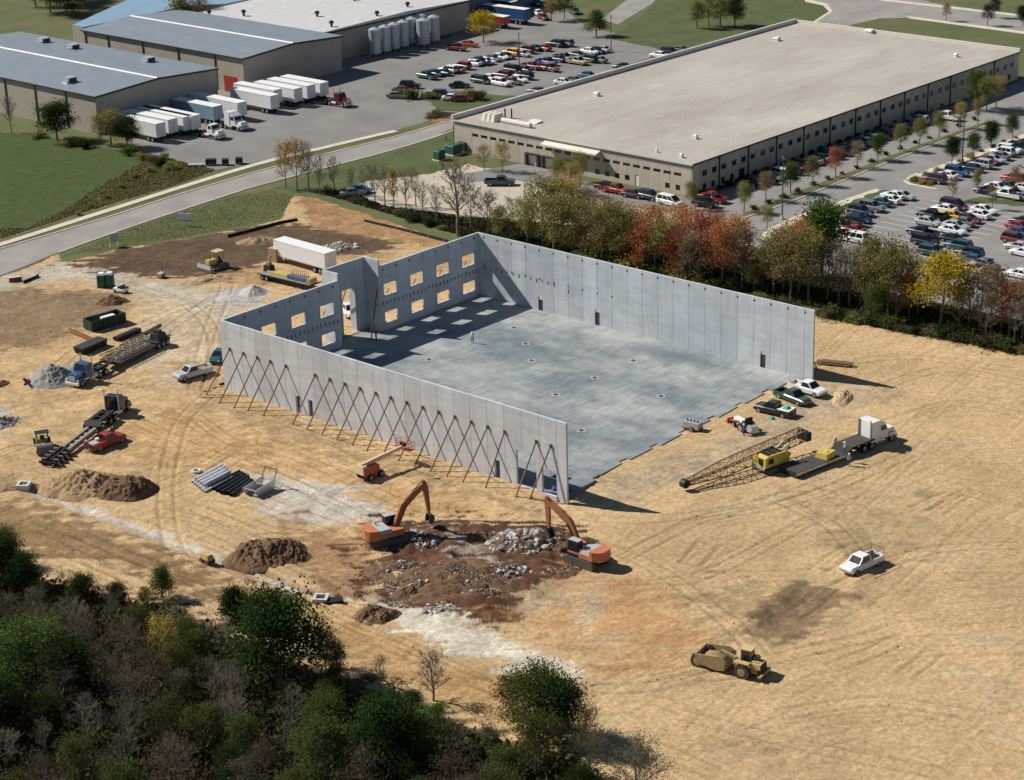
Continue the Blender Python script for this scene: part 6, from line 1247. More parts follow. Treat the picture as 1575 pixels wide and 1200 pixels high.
pile('dirt_pile', 'dark brown end of the dirt pile facing the pipe stack', 'dirt pile', (192, 758), 4.0, 3.2, 2.5, m_soild, 2, dg(-50), 34, .3)
pile('dirt_pile', 'dark soil heap above the grey gravel trench', 'dirt pile', (412, 856), 4.9, 4.2, 2.2, m_soild, 3, dg(-40), 44, .4)
pile('gravel_pile', 'dark grey gravel pile beside the blue lorry', 'gravel pile', (82, 586), 4.0, 3.4, 2.8, m_grav, 5, dg(-40), 36, .18, .9)
pile('gravel_pile', 'low grey gravel tail behind the blue lorry', 'gravel pile', (125, 566), 3.0, 1.6, 1.3, m_grav, 6, dg(-48), 24, .2, 1.)
pile('gravel_pile', 'pale grey gravel cone behind the shell wall', 'gravel pile', (390, 452), 2.6, 2.2, 1.5, m_gravl, 7, 0, 24, .12, .9); pile('gravel_pile', 'flat spread of pale gravel beside the gravel cone', 'gravel pile', (358, 459), 3.4, 1.8, .5, m_gravl, 8, dg(-45), 24, .15, 1.)
pile('dirt_pile', 'small dark heap beside the portable toilets', 'dirt pile', (172, 466), 2.6, 1.8, 1.1, m_soild, 9, dg(-45), 26, .4)
pile('dirt_pile', 'tan earth mound at the left end of the gravel trench', 'dirt pile', (14, 752), 3.6, 1.6, .8, m_soilb, 10, dg(-42), 24, .35)
pile('dirt_pile', 'low dark bank left of the white crushed stone', 'dirt pile', (578, 948), 2.6, 2.2, 1.1, m_soild, 12, dg(-40), 28, .5)
pile('dirt_pile', 'tan spoil ridge in front of the bulldozer', 'dirt pile', (318, 432), 5.0, 1.8, .8, m_soilt, 13, dg(-30), 28, .5); pile('dirt_pile', 'orange spoil bank behind the flatbed trailer', 'dirt pile', (398, 372), 4.5, 2.2, 1.0, m_soilb, 14, dg(-35), 26, .4)
pile('dirt_pile', 'small brown mound beside the slab corner trucks', 'dirt pile', (1296, 612), 3.4, 1.4, .7, m_soilt, 15, dg(25), 24, .4); pile('dirt_pile', 'dark clump of soil near the red barrier at left', 'dirt pile', (0, 592), 1.6, 1.0, .6, m_soild, 16, 0, 20, .4)
# ---- demolition heap: soil mass, each large chunk, and the small stuff
def chunk_mesh(seed, m):
    rg = random.Random(seed); bm = bmesh.new(); bmesh.ops.create_icosphere(bm, subdivisions=1, radius=.5)
    sx, sy, sz = rg.uniform(.8, 1.3), rg.uniform(.6, 1.1), rg.uniform(.35, .8)
    for v in bm.verts: v.co = Vector((v.co.x*sx, v.co.y*sy, v.co.z*sz))*rg.uniform(.72, 1.15)
    me = bpy.data.meshes.new('chunk'); bm.to_mesh(me); bm.free(); me.materials.append(m); return me
CH = [chunk_mesh(k, m_rub if k % 3 else m_rubd) for k in range(12)]
def chunk_heap(name, label, uv, rx, ry, h, n, smin, smax, seed, nstuff, m0, rz=0., base=True):
    p = G(*uv); t = thing(name, label, 'rubble', (p.x, p.y, 0), rz); rg = random.Random(seed)
    if base: link('soil', blob_mesh('soil', seed, rx*1.15, ry*1.15, h, m0, 70, .55, 1.3), t)
    hz = lambda x, y: h*max(0, 1-((x/rx)**2+(y/ry)**2)**.65)
    for k in range(n):
        a = rg.uniform(0, 6.28); r = math.sqrt(rg.random()); x, y = rx*r*math.cos(a), ry*r*math.sin(a); s = rg.uniform(smin, smax)*(1 if rg.random() < .75 else 1.7)
        o = link('chunk', rg.choice(CH), t, (x, y, hz(x, y)+.1*s)); o.rotation_euler = (rg.uniform(-.6, .6), rg.uniform(-.6, .6), rg.uniform(0, 6)); o.scale = (s, s, s)
    rs = np.random.RandomState(seed); V = []; F = []
    base_v = np.array([[1, 0, 0], [-1, 0, 0], [0, 1, 0], [0, -1, 0], [0, 0, 1], [0, 0, -1]])*.5; bf = np.array([[0, 2, 4], [2, 1, 4], [1, 3, 4], [3, 0, 4], [2, 0, 5], [1, 2, 5], [3, 1, 5], [0, 3, 5]])
    A = rs.uniform(0, 6.28, nstuff); R = np.sqrt(rs.rand(nstuff))*1.12; S = rs.uniform(.08, .26, nstuff); X = rx*R*np.cos(A); Y = ry*R*np.sin(A); Z = np.array([hz(a_, b_) for a_, b_ in zip(X, Y)])+.03
    V = (base_v[None]*S[:, None, None]*rs.uniform(.6, 1.4, (nstuff, 1, 3))+np.stack([X, Y, Z], 1)[:, None])
    rot = rs.uniform(0, 6.28, nstuff); c, s = np.cos(rot), np.sin(rot)
    F = (bf[None]+np.arange(nstuff)[:, None, None]*6).reshape(-1, 3)
    o = link('small_debris', npmesh('small_debris', V.reshape(-1, 3), F, m_rub), t); o['kind'] = 'stuff'
    if base:       # crumbled earth over and around the heap
        k2 = nstuff*2; A = rs.uniform(0, 6.28, k2); R = np.sqrt(rs.rand(k2))*1.3; X = rx*R*np.cos(A); Y = ry*R*np.sin(A); Z = np.array([hz(a_, b_) for a_, b_ in zip(X, Y)])+.02; S = rs.uniform(.1, .38, k2)
        V2 = (base_v[None]*S[:, None, None]*rs.uniform(.6, 1.4, (k2, 1, 3))+np.stack([X, Y, Z], 1)[:, None]); F2 = (bf[None]+np.arange(k2)[:, None, None]*6).reshape(-1, 3)
        o = link('crumbled_earth', npmesh('crumbled_earth', V2.reshape(-1, 3), F2, m_soild), t); o['kind'] = 'stuff'
    return t
chunk_heap('rubble_heap', 'heap of pale broken concrete under the right excavator arm', (805, 838), 4.8, 3.4, 1.6, 290, .3, .8, 31, 1800, m_soild, dg(-35))
chunk_heap('rubble_heap', 'grey rubble and soil heap under the left excavator', (645, 835), 5.2, 3.0, 1.1, 150, .25, .6, 32, 700, m_soild, dg(-45))
chunk_heap('rubble_heap', 'dark red-brown soil heap strewn with stones in the middle', (690, 892), 8.5, 5.4, 1.3, 130, .2, .45, 33, 3200, m_soild, dg(-42))
chunk_heap('rubble_heap', 'scatter of white stones at the edge of the crushed stone', (680, 940), 2.6, 1.6, .4, 40, .25, .55, 34, 400, m_soild, dg(-40), False)
chunk_heap('rubble_heap', 'brown rubble mound between the two excavators', (735, 830), 4.0, 1.8, .8, 40, .25, .5, 35, 500, m_soild, dg(-40)); chunk_heap('rubble_heap', 'stony bank on the left flank of the demolition heap', (615, 878), 3.6, 2.6, .9, 60, .25, .5, 36, 600, m_soild, dg(-40)); chunk_heap('rubble_heap', 'stony lip beside the right excavator tracks', (838, 884), 3.2, 1.6, .5, 40, .2, .5, 37, 400, m_soild, dg(-30))
chunk_heap('rubble_heap', 'low red-brown spoil mound at the left front of the demolition area', (648, 908), 3.6, 2.0, 1.0, 50, .2, .5, 50, 900, m_soild, dg(-30)); chunk_heap('rubble_heap', 'red-brown spoil mound at the right front of the demolition area', (742, 922), 3.8, 2.2, 1.0, 50, .2, .5, 51, 900, m_soild, dg(-50)); chunk_heap('rubble_heap', 'spoil mound below the pale rubble heap', (775, 884), 3.6, 2.4, 1.1, 60, .25, .55, 52, 900, m_soild, dg(-35))
chunk_heap('stone_heap', 'heap of pale boulders behind the white container', (522, 382), 3.2, 1.8, .8, 70, .35, .7, 38, 300, m_rubd, dg(-40)); chunk_heap('stone_heap', 'grey stone heap cut by the left edge of the picture', (4, 651), 2.0, 1.8, .7, 50, .25, .5, 39, 200, m_rubd)
# ---- crawler crane
hd = head(1165, 726, 1240, 700); p = G(1192, 720); t = thing('crawler_crane', 'yellow crawler crane with rusty lattice boom lowered to the ground', 'crane', (p.x, p.y, -.05), hd)
for s in (-1, 1): track(t, -2.9, 2.9, s*1.5, .7, 1.0)
MB().box(-1.6, 1.6, -1.13, 1.13, .45, .95).build('car_body', m_track, t); MB().tube((0, 0, .951), (0, 0, 1.2), .8, .8, 14).build('slew_ring', m_track, t)
hs = MB(); hs.prism([(-3.2, 1.2), (1.6, 1.2), (1.6, 2.6), (.9, 2.95), (-2.6, 2.95), (-3.2, 2.7)], -1.35, 1.35); hs.build('house', mcy, t)
MB().box(-3.22, -3.201, -.9, .1, 1.5, 2.5).build('rear_door', m_blackp, t); MB().box(-2.6, -1.6, -1.372, -1.352, 1.7, 2.5).build('vent_grille', m_blackp, t)
for k in range(3): MB().box(-2.5+k*1.05, -1.65+k*1.05, -1.0, 1.0, 2.951, 3.05).build('roof_hatch', m_blackp, t)
MB().box(-3.45, -3.221, -1.3, 1.3, .9, 1.3).build('counterweight_bracket', m_cabw, t)
cb = MB().taper(1.0, 2.5, .5, 1.35, 1.2, 2.9, .0, .05, .3).build('operator_cab', mcy, t); link('windshield', pane([(2.5, .55, 1.6), (2.5, 1.3, 1.6), (2.2, 1.28, 2.85), (2.2, .58, 2.85)], .85), cb)
for o_ in children_of(t): o_.scale = (.84, .84, .84)
# the boom lies alongside: from the far foot end to the sheave head at lower left
def loc_of(u, v, z):
    q_ = G(u, v, z); d = Vector((q_.x-p.x, q_.y-p.y, 0)); c, s = math.cos(-hd), math.sin(-hd); return Vector((d.x*c-d.y*s, d.x*s+d.y*c, z+.15))
b0 = loc_of(1236, 668, 2.4); b1 = loc_of(1150, 706, 1.6); b2 = loc_of(1112, 722, 1.3); b3 = loc_of(1053, 745, .8)
bm_ = MB(); lattice(bm_, b0, b1, 1.4, 1.7, 1.3, 1.4, 9, .09, .045); lattice(bm_, b1, b2, 1.7, 1.7, 1.4, 1.3, 4, .09, .045); lattice(bm_, b2, b3, 1.7, .5, 1.3, .5, 6, .09, .045); bo = bm_.build('boom', m_lat, t)
MB().tube(b3+Vector((0, -.4, 0)), b3+Vector((0, .4, 0)), .55, .55, 12).build('sheave_head', m_blackp, bo); MB().box(b0.x-.3, b0.x+.5, b0.y-.9, b0.y+.9, b0.z-.8, b0.z+.3).build('boom_foot', m_blackp, bo)
gq = MB(); gq.tube(Vector((.76, -.42, 2.44)), b0+Vector((-.6, .4, .6)), .06, .06, 6); gq.build('boom_hoist_link', m_lat, t)
gq = MB(); gq.tube(Vector((.76, .42, 2.44)), b0+Vector((-.6, -.4, .6)), .06, .06, 6); gq.build('boom_hoist_link', m_lat, t)
gq = MB(); gq.beam((.5, -.6, 2.48), (1.7, -.6, 3.1), .2, .2); gq.build('gantry_leg', m_cabw, t); gq = MB(); gq.beam((.5, .35, 2.48), (1.7, .35, 3.1), .2, .2); gq.build('gantry_leg', m_cabw, t)
MB().tube((1.6, -.8, 1.7), (1.6, .3, 1.7), .3, .3, 12).build('winch_drum', mcy, t)
# ---- boom lift
hd = head(562, 733, 628, 706); p = G(570, 734); t = thing('boom_lift', 'orange boom lift with work basket reaching towards the near wall', 'boom lift', (p.x, p.y, 0), hd); m_lift = mat('lift_red', (.42, .085, .05), .5, scale=2, col2=(.48, .12, .07)); m_cream = mat('lift_cream', (.62, .46, .28), .5, scale=2, col2=(.68, .52, .34))
MB().box(-1.2, 1.3, -.85, .85, .45, .9).build('chassis', m_lift, t); wheelset(t, (.95, -.85), (-.95, .95), .46, .35); MB().taper(-1.7, .9, -.95, .95, .92, 1.75, .15, .15).build('turntable', m_lift, t); MB().taper(-1.9, -1.0, -.85, .85, 1.0, 2.05, .1, .2).build('counterweight', m_cream, t)
MB().beam((-1.5, 0, 1.95), (2.6, 0, 2.2), .42, .5).build('boom', m_cream, t); MB().beam((2.6, 0, 2.2), (5.4, 0, 2.35), .3, .36).build('boom_tip', m_cream, t)
bk = MB().box(5.5, 6.5, -1.2, 1.2, 1.9, 2.0).build('basket_floor', m_lift, t)
for a, b in (((5.5, -1.2), (5.5, 1.2)), ((6.5, -1.2), (6.5, 1.2)), ((5.5, -1.2), (6.5, -1.2)), ((5.5, 1.2), (6.5, 1.2))):
    for z in (2.5, 3.0): MB().tube((*a, z), (*b, z), .035, .035, 5).build('guard_rail', m_lift, bk)
for a in ((5.5, -1.2), (5.5, 1.2), (6.5, -1.2), (6.5, 1.2), (5.5, 0), (6.5, 0)): MB().tube((*a, 2.0), (*a, 3.0), .035, .035, 5).build('basket_post', m_lift, bk)
MB().box(5.45, 5.8, -.4, .4, 2.4, 2.95).build('control_panel', m_blackp, bk)
# ---- bulldozer
hd = head(345, 410, 312, 420); p = G(333, 413); t = thing('bulldozer', 'dusty yellow bulldozer with canopy on the dark soil', 'bulldozer', (p.x, p.y, 0), hd, None, 1.05)
for s in (-1, 1): track(t, -1.7, 1.6, s*.95, .5, .9)
MB().box(-1.4, 1.5, -.68, .68, .5, 1.0).build('hull', m_yeld, t); MB().taper(.2, 1.75, -.5, .5, 1.001, 1.7, .0, .05, .05).build('engine_hood', m_yel, t); MB().box(-.9, .19, -.6, .6, 1.001, 1.3).build('seat_deck', m_blackp, t); MB().box(-.7, -.3, -.3, .3, 1.301, 1.85).build('seat', m_blackp, t)
for x in (-1.0, .1):
    for s in (-1, 1): MB().box(x-.05, x+.05, s*.58-.05, s*.58+.05, 1.3, 2.7).build('canopy_post', m_yeld, t)
MB().box(-1.2, .35, -.75, .75, 2.701, 2.82).build('canopy', mat('cab_cream', (.58, .44, .22), .6), t); MB().prism([(2.2, .1), (2.35, .1), (2.55, .55), (2.4, 1.15), (2.25, 1.15), (2.35, .55)], -1.6, 1.6).build('blade', m_alu, t)
for s in (-1, 1): MB().beam((.6, s*1.28, .5), (2.25, s*1.28, .45), .14, .2).build('push_arm', m_yeld, t)
MB().tube((1.2, .2, 1.7), (1.2, .2, 2.3), .06, .06, 7).build('exhaust_stack', m_blackp, t)
# ---- soil compactor
hd = head(66, 684, 72, 700); p = G(67, 692); t = thing('soil_compactor', 'small yellow drum roller parked behind the stretched trailer', 'roller', (p.x, p.y, 0), hd)
MB().tube((1.5, -1.0, .7), (1.5, 1.0, .7), .7, .7, 20).build('drum', mat('drum_steel', (.16, .145, .13), .6, scale=3, col2=(.22, .20, .18)), t)
for s in (-1, 1): MB().box(.5, 2.3, s*1.12-.07, s*1.12+.07, .5, .95).build('drum_frame', m_yel, t)
MB().box(.45, .7, -1.19, 1.19, .5, 1.1).build('drum_frame', m_yel, t); MB().taper(-1.6, .2, -.85, .85, .7, 1.5, .2, .1).build('rear_body', mat('olive_yellow', (.25, .24, .06), .6, var=.1), t); wheelset(t, (-1.0,), (-.85, .85), .68, .45)
for x in (-.5, .3):
    for s in (-1, 1): MB().box(x-.04, x+.04, s*.7-.04, s*.7+.04, 1.3, 2.4).build('canopy_post', m_blackp, t)
MB().box(-.7, .5, -.9, .9, 2.401, 2.48).build('canopy', m_blackp, t); MB().box(-.3, .1, -.25, .25, 1.501, 1.95).build('seat', m_blackp, t)
# ---- tractor with loader and generator at the slab edge
hd = head(1152, 662, 1128, 648); p = G(1143, 658); t = thing('compact_tractor', 'white and red compact tractor at the edge of the slab', 'tractor', (p.x, p.y, -.25), hd)
wheelset(t, (-.8,), (-.8, .8), .65, .4); wheelset(t, (1.1,), (-.7, .7), .42, .3); MB().taper(-.2, 1.7, -.42, .42, .7, 1.35, .0, .05, .08).build('hood', m_truckw, t); MB().box(-1.2, -.2, -.5, .5, .55, 1.0).build('rear_body', m_truckw, t); MB().box(-1.0, -.6, -.28, .28, 1.001, 1.5).build('seat', m_blackp, t)
MB().box(-1.35, -1.25, -.55, .55, .9, 2.1).build('roll_bar', m_blackp, t)
for s in (-1, 1): MB().beam((.2, s*.55, 1.2), (2.4, s*.55, .7), .1, .16).build('loader_arm', m_lift, t)
MB().prism([(2.4, .2), (3.1, .2), (3.2, .35), (2.55, .4), (2.6, .9), (2.4, .95)], -.85, .85).build('loader_bucket', m_lift, t); MB().taper(-2.9, -1.5, -.6, .6, .5, 1.3, .2, .1).build('towed_mixer', m_alu, t)
hd = head(1050, 652, 1085, 660); p = G(1066, 660); t = thing('generator', 'grey towable generator standing at the slab edge', 'generator', (p.x, p.y, -.2), hd); MB().box(-1.1, 1.1, -.6, .6, .45, 1.25).build('housing', mat('gen_grey', (.40, .38, .37), .5, var=.08), t)
for k in range(4): MB().tube((-.8+k*.5, 0, 1.251), (-.8+k*.5, 0, 1.5), .12, .1, 8).build('cap', m_blackp, t)
MB().box(-1.3, 1.2, -.65, .65, .36, .44).build('skid', mat('skid_red', (.2, .06, .05), .6, var=.1), t); wheelset(t, (.2,), (-.7, .7), .34, .2); MB().beam((1.2, 0, .4), (2.1, 0, .4), .08, .08).build('tow_bar', m_blackp, t)
# ---- scissor lift inside the wall opening
p = Vector((2.0, 2.6, .0)); t = thing('scissor_lift', 'blue scissor lift just inside the wall opening at right', 'lift', (p.x, p.y, .0), math.pi/2); m_bl = mat('lift_blue', (.02, .09, .28), .5, var=.1)
MB().box(-1.1, 1.1, -.55, .55, .25, .6).build('base', m_bl, t); wheelset(t, (.8, -.8), (-.5, .5), .25, .18)
for k in range(3):
    z = .62+k*.35
    for s in (-1, 1): MB().beam((-.9, s*.35, z), (.9, s*.35, z+.33), .06, .08).build('scissor_arm', m_bl, t)
pf = MB().box(-1.15, 1.15, -.58, .58, 1.68, 1.78).build('platform', m_bl, t)
for s in (-1, 1):
    for z in (2.2, 2.7): MB().tube((-1.15, s*.58, z), (1.15, s*.58, z), .03, .03, 5).build('guard_rail', m_alu, pf)
for x in (-1.15, 0, 1.15):
    for s in (-1, 1): MB().tube((x, s*.58, 1.78), (x, s*.58, 2.7), .03, .03, 5).build('rail_post', m_alu, pf)
# ================================================================== site pickups, small things, signs, people
def put(kind, col, label, nose, tail, z=.03, extra=None, name='pickup_truck', cat='pickup'):
    a, b = G(*tail), G(*nose); t = copy_tree(car_parts(kind, col), name, label, cat, ((a.x+b.x)/2, (a.y+b.y)/2, z), math.atan2(b.y-a.y, b.x-a.x)); return t
PAINT['white_site'] = (.82, .82, .82)
t = put('pickup', 'white', 'white pickup parked alone on the bare ground at right', (1301, 886), (1349, 864)); MB().box(-2.4, -1.2, -.5, .5, .69, 1.0).build('bed_box', m_blackp, t)
for s in (-1, 1):
    for x in (-2.6, -.95): MB().tube((x, s*.9, 1.12), (x, s*.9, 1.9), .03, .03, 5).build('rack_post', m_lat, t)
    MB().tube((-2.6, s*.9, 1.9), (2.2, s*.9, 1.95), .03, .03, 5).build('rack_rail', m_lat, t)
MB().tube((-2.6, -.9, 1.88), (-2.6, .9, 1.88), .03, .03, 5).build('rack_rail', m_lat, t)
t = put('pickup', 'red', 'red pickup beside the stretched trailer', (188, 677), (140, 696)); MB().box(-2.5, -1.5, -.6, .6, .69, 1.15).build('bed_load', m_cabw, t); MB().tube((-1.2, .3, .69), (-1.2, .3, 1.4), .28, .28, 10).build('barrel', m_truckw, t)
t = put('pickup', 'silver', 'grey pickup near the left end of the near wall', (276, 586), (318, 574)); MB().box(-2.3, -1.2, -.6, .6, .69, .95).build('bed_load', m_soilb, t)
put('sedan', 'teal', 'dark teal car half hidden by the near wall end', (329, 562), (345, 545), name='parked_car', cat='car')
put('pickup', 'white', 'white pickup at the far slab corner', (1262, 611), (1222, 599)); put('pickup', 'green', 'dark green pickup between white and black trucks at the slab', (1241, 625), (1197, 608), -.1)
t = put('pickup', 'black', 'black pickup with white box and green tarp by the slab', (1168, 630), (1214, 641), -.15); MB().box(-2.7, -.9, -.9, .9, .69, 1.22).build('bed_cover', m_truckw, t); MB().taper(-2.3, -1.4, -.5, .5, 1.221, 1.5, .2, .2).build('green_tarp', mat('tarp_green', (.03, .42, .28), .6, var=.15), t)
put('pickup', 'white', 'white pickup seen through the tall entrance doorway', (545, 492), (530, 476), .03); p = G(1187, 644); b = thing('green_bag', 'small green bag on the ground before the black pickup', 'bag', (p.x, p.y, -.2)); MB().taper(-.4, .4, -.35, .35, .0, .45, .18, .15).build('bag', mat('tarp_green', (.03, .42, .28), .6), b)
# ---- white storage trailer and flatbed with scaffold parts behind the shell
hd = head(512, 424, 428, 400); p = G(470, 411); t = box_trailer('white storage trailer behind the shell entrance', (p.x, p.y, .02), hd+math.pi, 12.5, 'white', 3.7, None)
hd = head(395, 424, 492, 447); p = G(445, 437); t = thing('flatbed_trailer', 'grey flatbed trailer loaded with form panels behind the shell', 'trailer', (p.x, p.y, .02), hd); flat_deck(t, -5.8, 5.8, 2.5, 1.15, m_gb, 6); wheelset(t, (-4.9, -3.9), (-.95, .95), .45, .4)
for s in (-1, 1): MB().box(3.6, 3.8, s*.8-.1, s*.8+.1, .02, .93).build('landing_leg', m_frame, t)
m_yb = mat('yellow_form', (.55, .43, .10), .6, scale=3, col2=(.62, .50, .15)); m_bb = mat('blue_grey_bundle', (.07, .10, .15), .7, scale=3, col2=(.12, .15, .20)); m_wood = mat('timber', (.36, .26, .15), .85, scale=3, col2=(.46, .34, .20))
c, s = math.cos(hd), math.sin(hd)
def onbed(x, y, z): return (p.x+c*x-s*y, p.y+s*x+c*y, z)
for k in range(5):
    b = thing('form_beam', ['yellow form beam lying %s on the flatbed trailer' % q for q in ('outermost', 'second from outside', 'in the middle', 'second from inside', 'innermost')][k], 'beam', onbed(-1.6, -.2+k*.26, 1.17+.02), hd+random.uniform(-.04, .04), 'yellow beams on the flatbed'); MB().box(-3.0, 3.0, -.1, .1, .0, .28).build('beam', m_yb, b)
b = thing('form_bundle', 'blue-grey form panel bundle on the flatbed trailer', 'bundle', onbed(2.6, -.3, 1.17), hd)
for k in range(4): MB().box(-2.2, 2.2, -.5, .5, k*.17, k*.17+.15).build('panel', m_bb, b)
for k in range(9):
    MB().tube((-1.9+k*.45, .42, .7), (-1.9+k*.45, .42, 1.6), .05, .03, 5).build('threaded_rod', m_blackp, b)
b = thing('crate', 'timber crate at the right end of the flatbed trailer', 'crate', onbed(5.3, -.4, 1.17), hd); MB().box(-.3, .4, -.8, .8, 0, .9).build('box', m_wood, b); MB().box(-.35, .45, -.85, .85, .4, .5).build('batten', m_wood, b)
b = thing('machine', 'dark machine with timber boom at the left end of the flatbed', 'machine', onbed(-4.9, .6, 1.17), hd); MB().taper(-.8, .8, -.6, .6, 0, 1.0, .15, .1).build('body', m_frame, b); MB().beam((0, 0, 1.0), (.5, .2, 2.6), .2, .2).build('mast', m_wood, b); MB().box(-.4, .3, -.3, .4, 1.001, 1.5).build('engine', m_yeld, b)
b = thing('pallet_stack', 'brown timber stack left of the white storage trailer', 'timber', G(424, 402, 0), hd)
for k in range(8): MB().box(-.9, .9, -.7, .7, k*.3, k*.3+.22).build('board', m_wood, b)
# ---- dumpster, steel boxes, toilets
hd = head(133, 512, 190, 496); p = G(162, 502); m_dump = mat('dumpster_green', (.018, .035, .028), .7, scale=2, col2=(.035, .055, .045))
t = thing('dumpster', 'dark green open dumpster with white rubbish inside', 'dumpster', (p.x, p.y, 0), hd)
for s in (-1, 1):
    sd = MB().box(-3.0, 3.0, s*1.15-.05, s*1.15+.05, .2, 1.75).build('side_wall', m_dump, t)
    for k in range(7): MB().box(-2.8+k*.9, -2.68+k*.9, s*1.25-.05, s*1.25+.05, .2, 1.7).build('rib', m_dump, sd)
for s in (-1, 1): MB().box(s*2.95-.05, s*2.95+.05, -1.09, 1.09, .2, 1.7).build('end_wall', m_dump, t)
MB().box(-2.89, 2.89, -1.09, 1.09, .2, .3).build('floor', m_dump, t)
b = thing('rubbish', 'white plastic rubbish filling the green dumpster', 'rubbish', (p.x, p.y, .3), hd); link('heap', blob_mesh('heap', 41, 2.4, .9, 1.0, m_rub, 18, .5), b); MB().box(-.6, 1.6, -.5, .3, .8, 1.3).build('sheet', m_truckw, b)
hd = head(113, 546, 165, 524); p = G(140, 538); t = thing('steel_box', 'black lidded steel box behind the blue lorry', 'steel box', (p.x, p.y, 0), hd); MB().taper(-2.4, 2.4, -.85, .85, .15, .95, -.1, -.1).build('body', m_frame, t); MB().box(-2.6, 2.6, -1.0, -.05, .96, 1.12).build('lid', mat('black_lid', (.05, .052, .055), .5, var=.1), t); MB().box(-2.6, 2.6, .05, 1.0, .96, 1.12).build('lid', mat('black_lid', (.05, .052, .055), .5), t)
p = G(196, 518); t = thing('steel_box', 'long dark steel tray behind the black lidded box', 'steel box', (p.x, p.y, 0), hd); MB().taper(-2.4, 2.4, -.5, .5, .1, .6, -.1, -.1).build('body', m_frame, t); MB().box(-2.4, 2.4, -.45, .45, .601, .68).build('lid', m_blackp, t)
for k, (u, v, L, r) in enumerate(((122, 517, 5.0, -.2), (126, 520, 5.4, -.3), (118, 514, 4.2, -.25), (135, 522, 4.0, -.32))):
    q_ = G(u, v); b = thing('steel_beam', ['rusty beam on the ground, top of the small pile left of the dumpster', 'longest rusty beam of the small pile left of the dumpster', 'short rusty beam at the left of the pile by the dumpster', 'rusty beam at the right of the pile by the dumpster'][k], 'beam', (q_.x, q_.y, .08+.1*k), head(100, 510, 150, 525)+r*.4, 'rusty beams near the dumpster')
    MB().box(-L/2, L/2, -.1, .1, 0, .03).build('flange', m_rust, b); MB().box(-L/2, L/2, -.012, .012, .031, .2).build('web', m_rust, b); MB().box(-L/2, L/2, -.1, .1, .201, .23).build('flange', m_rust, b)
for k, (u, v) in enumerate(((157, 442), (170, 441))):
    q_ = G(u, v); b = thing('portable_toilet', ('left' if k == 0 else 'right')+' of two green portable toilets beside the gravel drive', 'toilet', (q_.x, q_.y, .02), head(150, 440, 180, 440), 'portable toilets'); m_pt = mat('toilet_green', (.02, .09, .08), .5, var=.08)
    MB().box(-.58, .58, -.58, .58, .1, 2.1).build('cabin', m_pt, b); MB().taper(-.62, .62, -.62, .62, 2.101, 2.4, .2, .15).build('roof', m_truckw, b); MB().box(-.45, .45, -.62, -.582, .2, 2.0).build('door', mat('toilet_door', (.03, .12, .105), .5, var=.05), b); MB().box(-.6, .6, -.6, .6, .0, .099).build('skid', m_blackp, b)
q_ = G(186, 450); t = thing('utility_cart', 'small white utility vehicle beside the portable toilets', 'cart', (q_.x, q_.y, .02), head(180, 452, 200, 456)); MB().taper(-1.2, 1.2, -.55, .55, .35, .75, .1, .05).build('body', m_truckw, t); wheelset(t, (.8, -.8), (-.5, .5), .28, .2); MB().box(-.3, .4, -.45, .45, .751, 1.0).build('seat', m_blackp, t); MB().box(.5, .6, -.5, .5, .751, 1.35).build('windshield', m_glass, t)
# ---- pipe stacks
hdp = head(300, 755, 352, 728); m_pw = mat('pvc_white', (.66, .68, .71), .4, var=.05); m_pb = mat('pipe_black', (.02, .022, .026), .5, var=.1)
def pipe(u, v, L, r, m, lab, z, grp, rot=0.):
    q_ = G(u, v); t = thing('pipe', lab, 'pipe', (q_.x, q_.y, z+r), hdp+rot, grp); mb = MB(); n = 14
    rings = []
    for x, rr_ in ((-L/2, r), (L/2, r), (L/2, r*.88), (-L/2, r*.88)): rings.append([(x, rr_*math.cos(2*math.pi*i/n), rr_*math.sin(2*math.pi*i/n)) for i in range(n)])
    fs = []; vs = [q2 for rg_ in rings for q2 in rg_]
    for k in range(4):
        for i in range(n): fs.append((k*n+i, k*n+(i+1) % n, ((k+1) % 4)*n+(i+1) % n, ((k+1) % 4)*n+i))
    mb.add(vs, fs); mb.build('barrel', m, t)
    if m is m_pw: MB().tube((L/2-.35, 0, 0), (L/2-.05, 0, 0), r*1.12, r*1.12, 14, False).build('bell', m, t)
for k in range(6): pipe(318+k*3.6, 733+k*3.0, 5.2, .2, m_pw, ordinal(k, 6)+'white plastic pipe in the bottom layer of the pipe stack', .02, 'white plastic pipes')
for k in range(4): pipe(322+k*4, 733+k*3.2, 5.0, .2, m_pw, ordinal(k, 4)+'white plastic pipe in the upper layer of the pipe stack', .40, 'white plastic pipes')
for k in range(6): pipe(346+k*5.2, 741+k*2.6, 5.6 if k < 4 else 4.8, .28, m_pb, ordinal(k, 6)+'black drainage pipe in the stack beside the white pipes', .02, 'black drainage pipes', .03*k)
q_ = G(302, 727); t = thing('pipe_coil', 'white coil of pipe at the end of the pipe stack', 'coil', (q_.x, q_.y, .05)); mb = MB()
for i in range(12):
    a, b = i*math.pi/6, (i+1)*math.pi/6; mb.tube((.5*math.cos(a), .5*math.sin(a), .2), (.5*math.cos(b), .5*math.sin(b), .2), .16, .16, 6, False)
mb.build('coil', m_pw, t)
hd = head(380, 762, 412, 748); q_ = G(400, 757); t = thing('trench_box', 'steel trench box with raised end frame beside the pipes', 'trench box', (q_.x, q_.y, 0), hdp)
for s in (-1, 1): MB().prism([(-2.0, .9), (-1.5, .1), (1.6, .1), (1.9, 1.3), (1.7, 1.3), (-2.0, 1.1)], s*.95-.06, s*.95+.06).build('side_plate', m_alu, t)
for x in (-1.8, .2, 1.75): MB().tube((x, -.9, 1.0), (x, .9, 1.0), .07, .07, 7).build('spreader', m_alu, t)
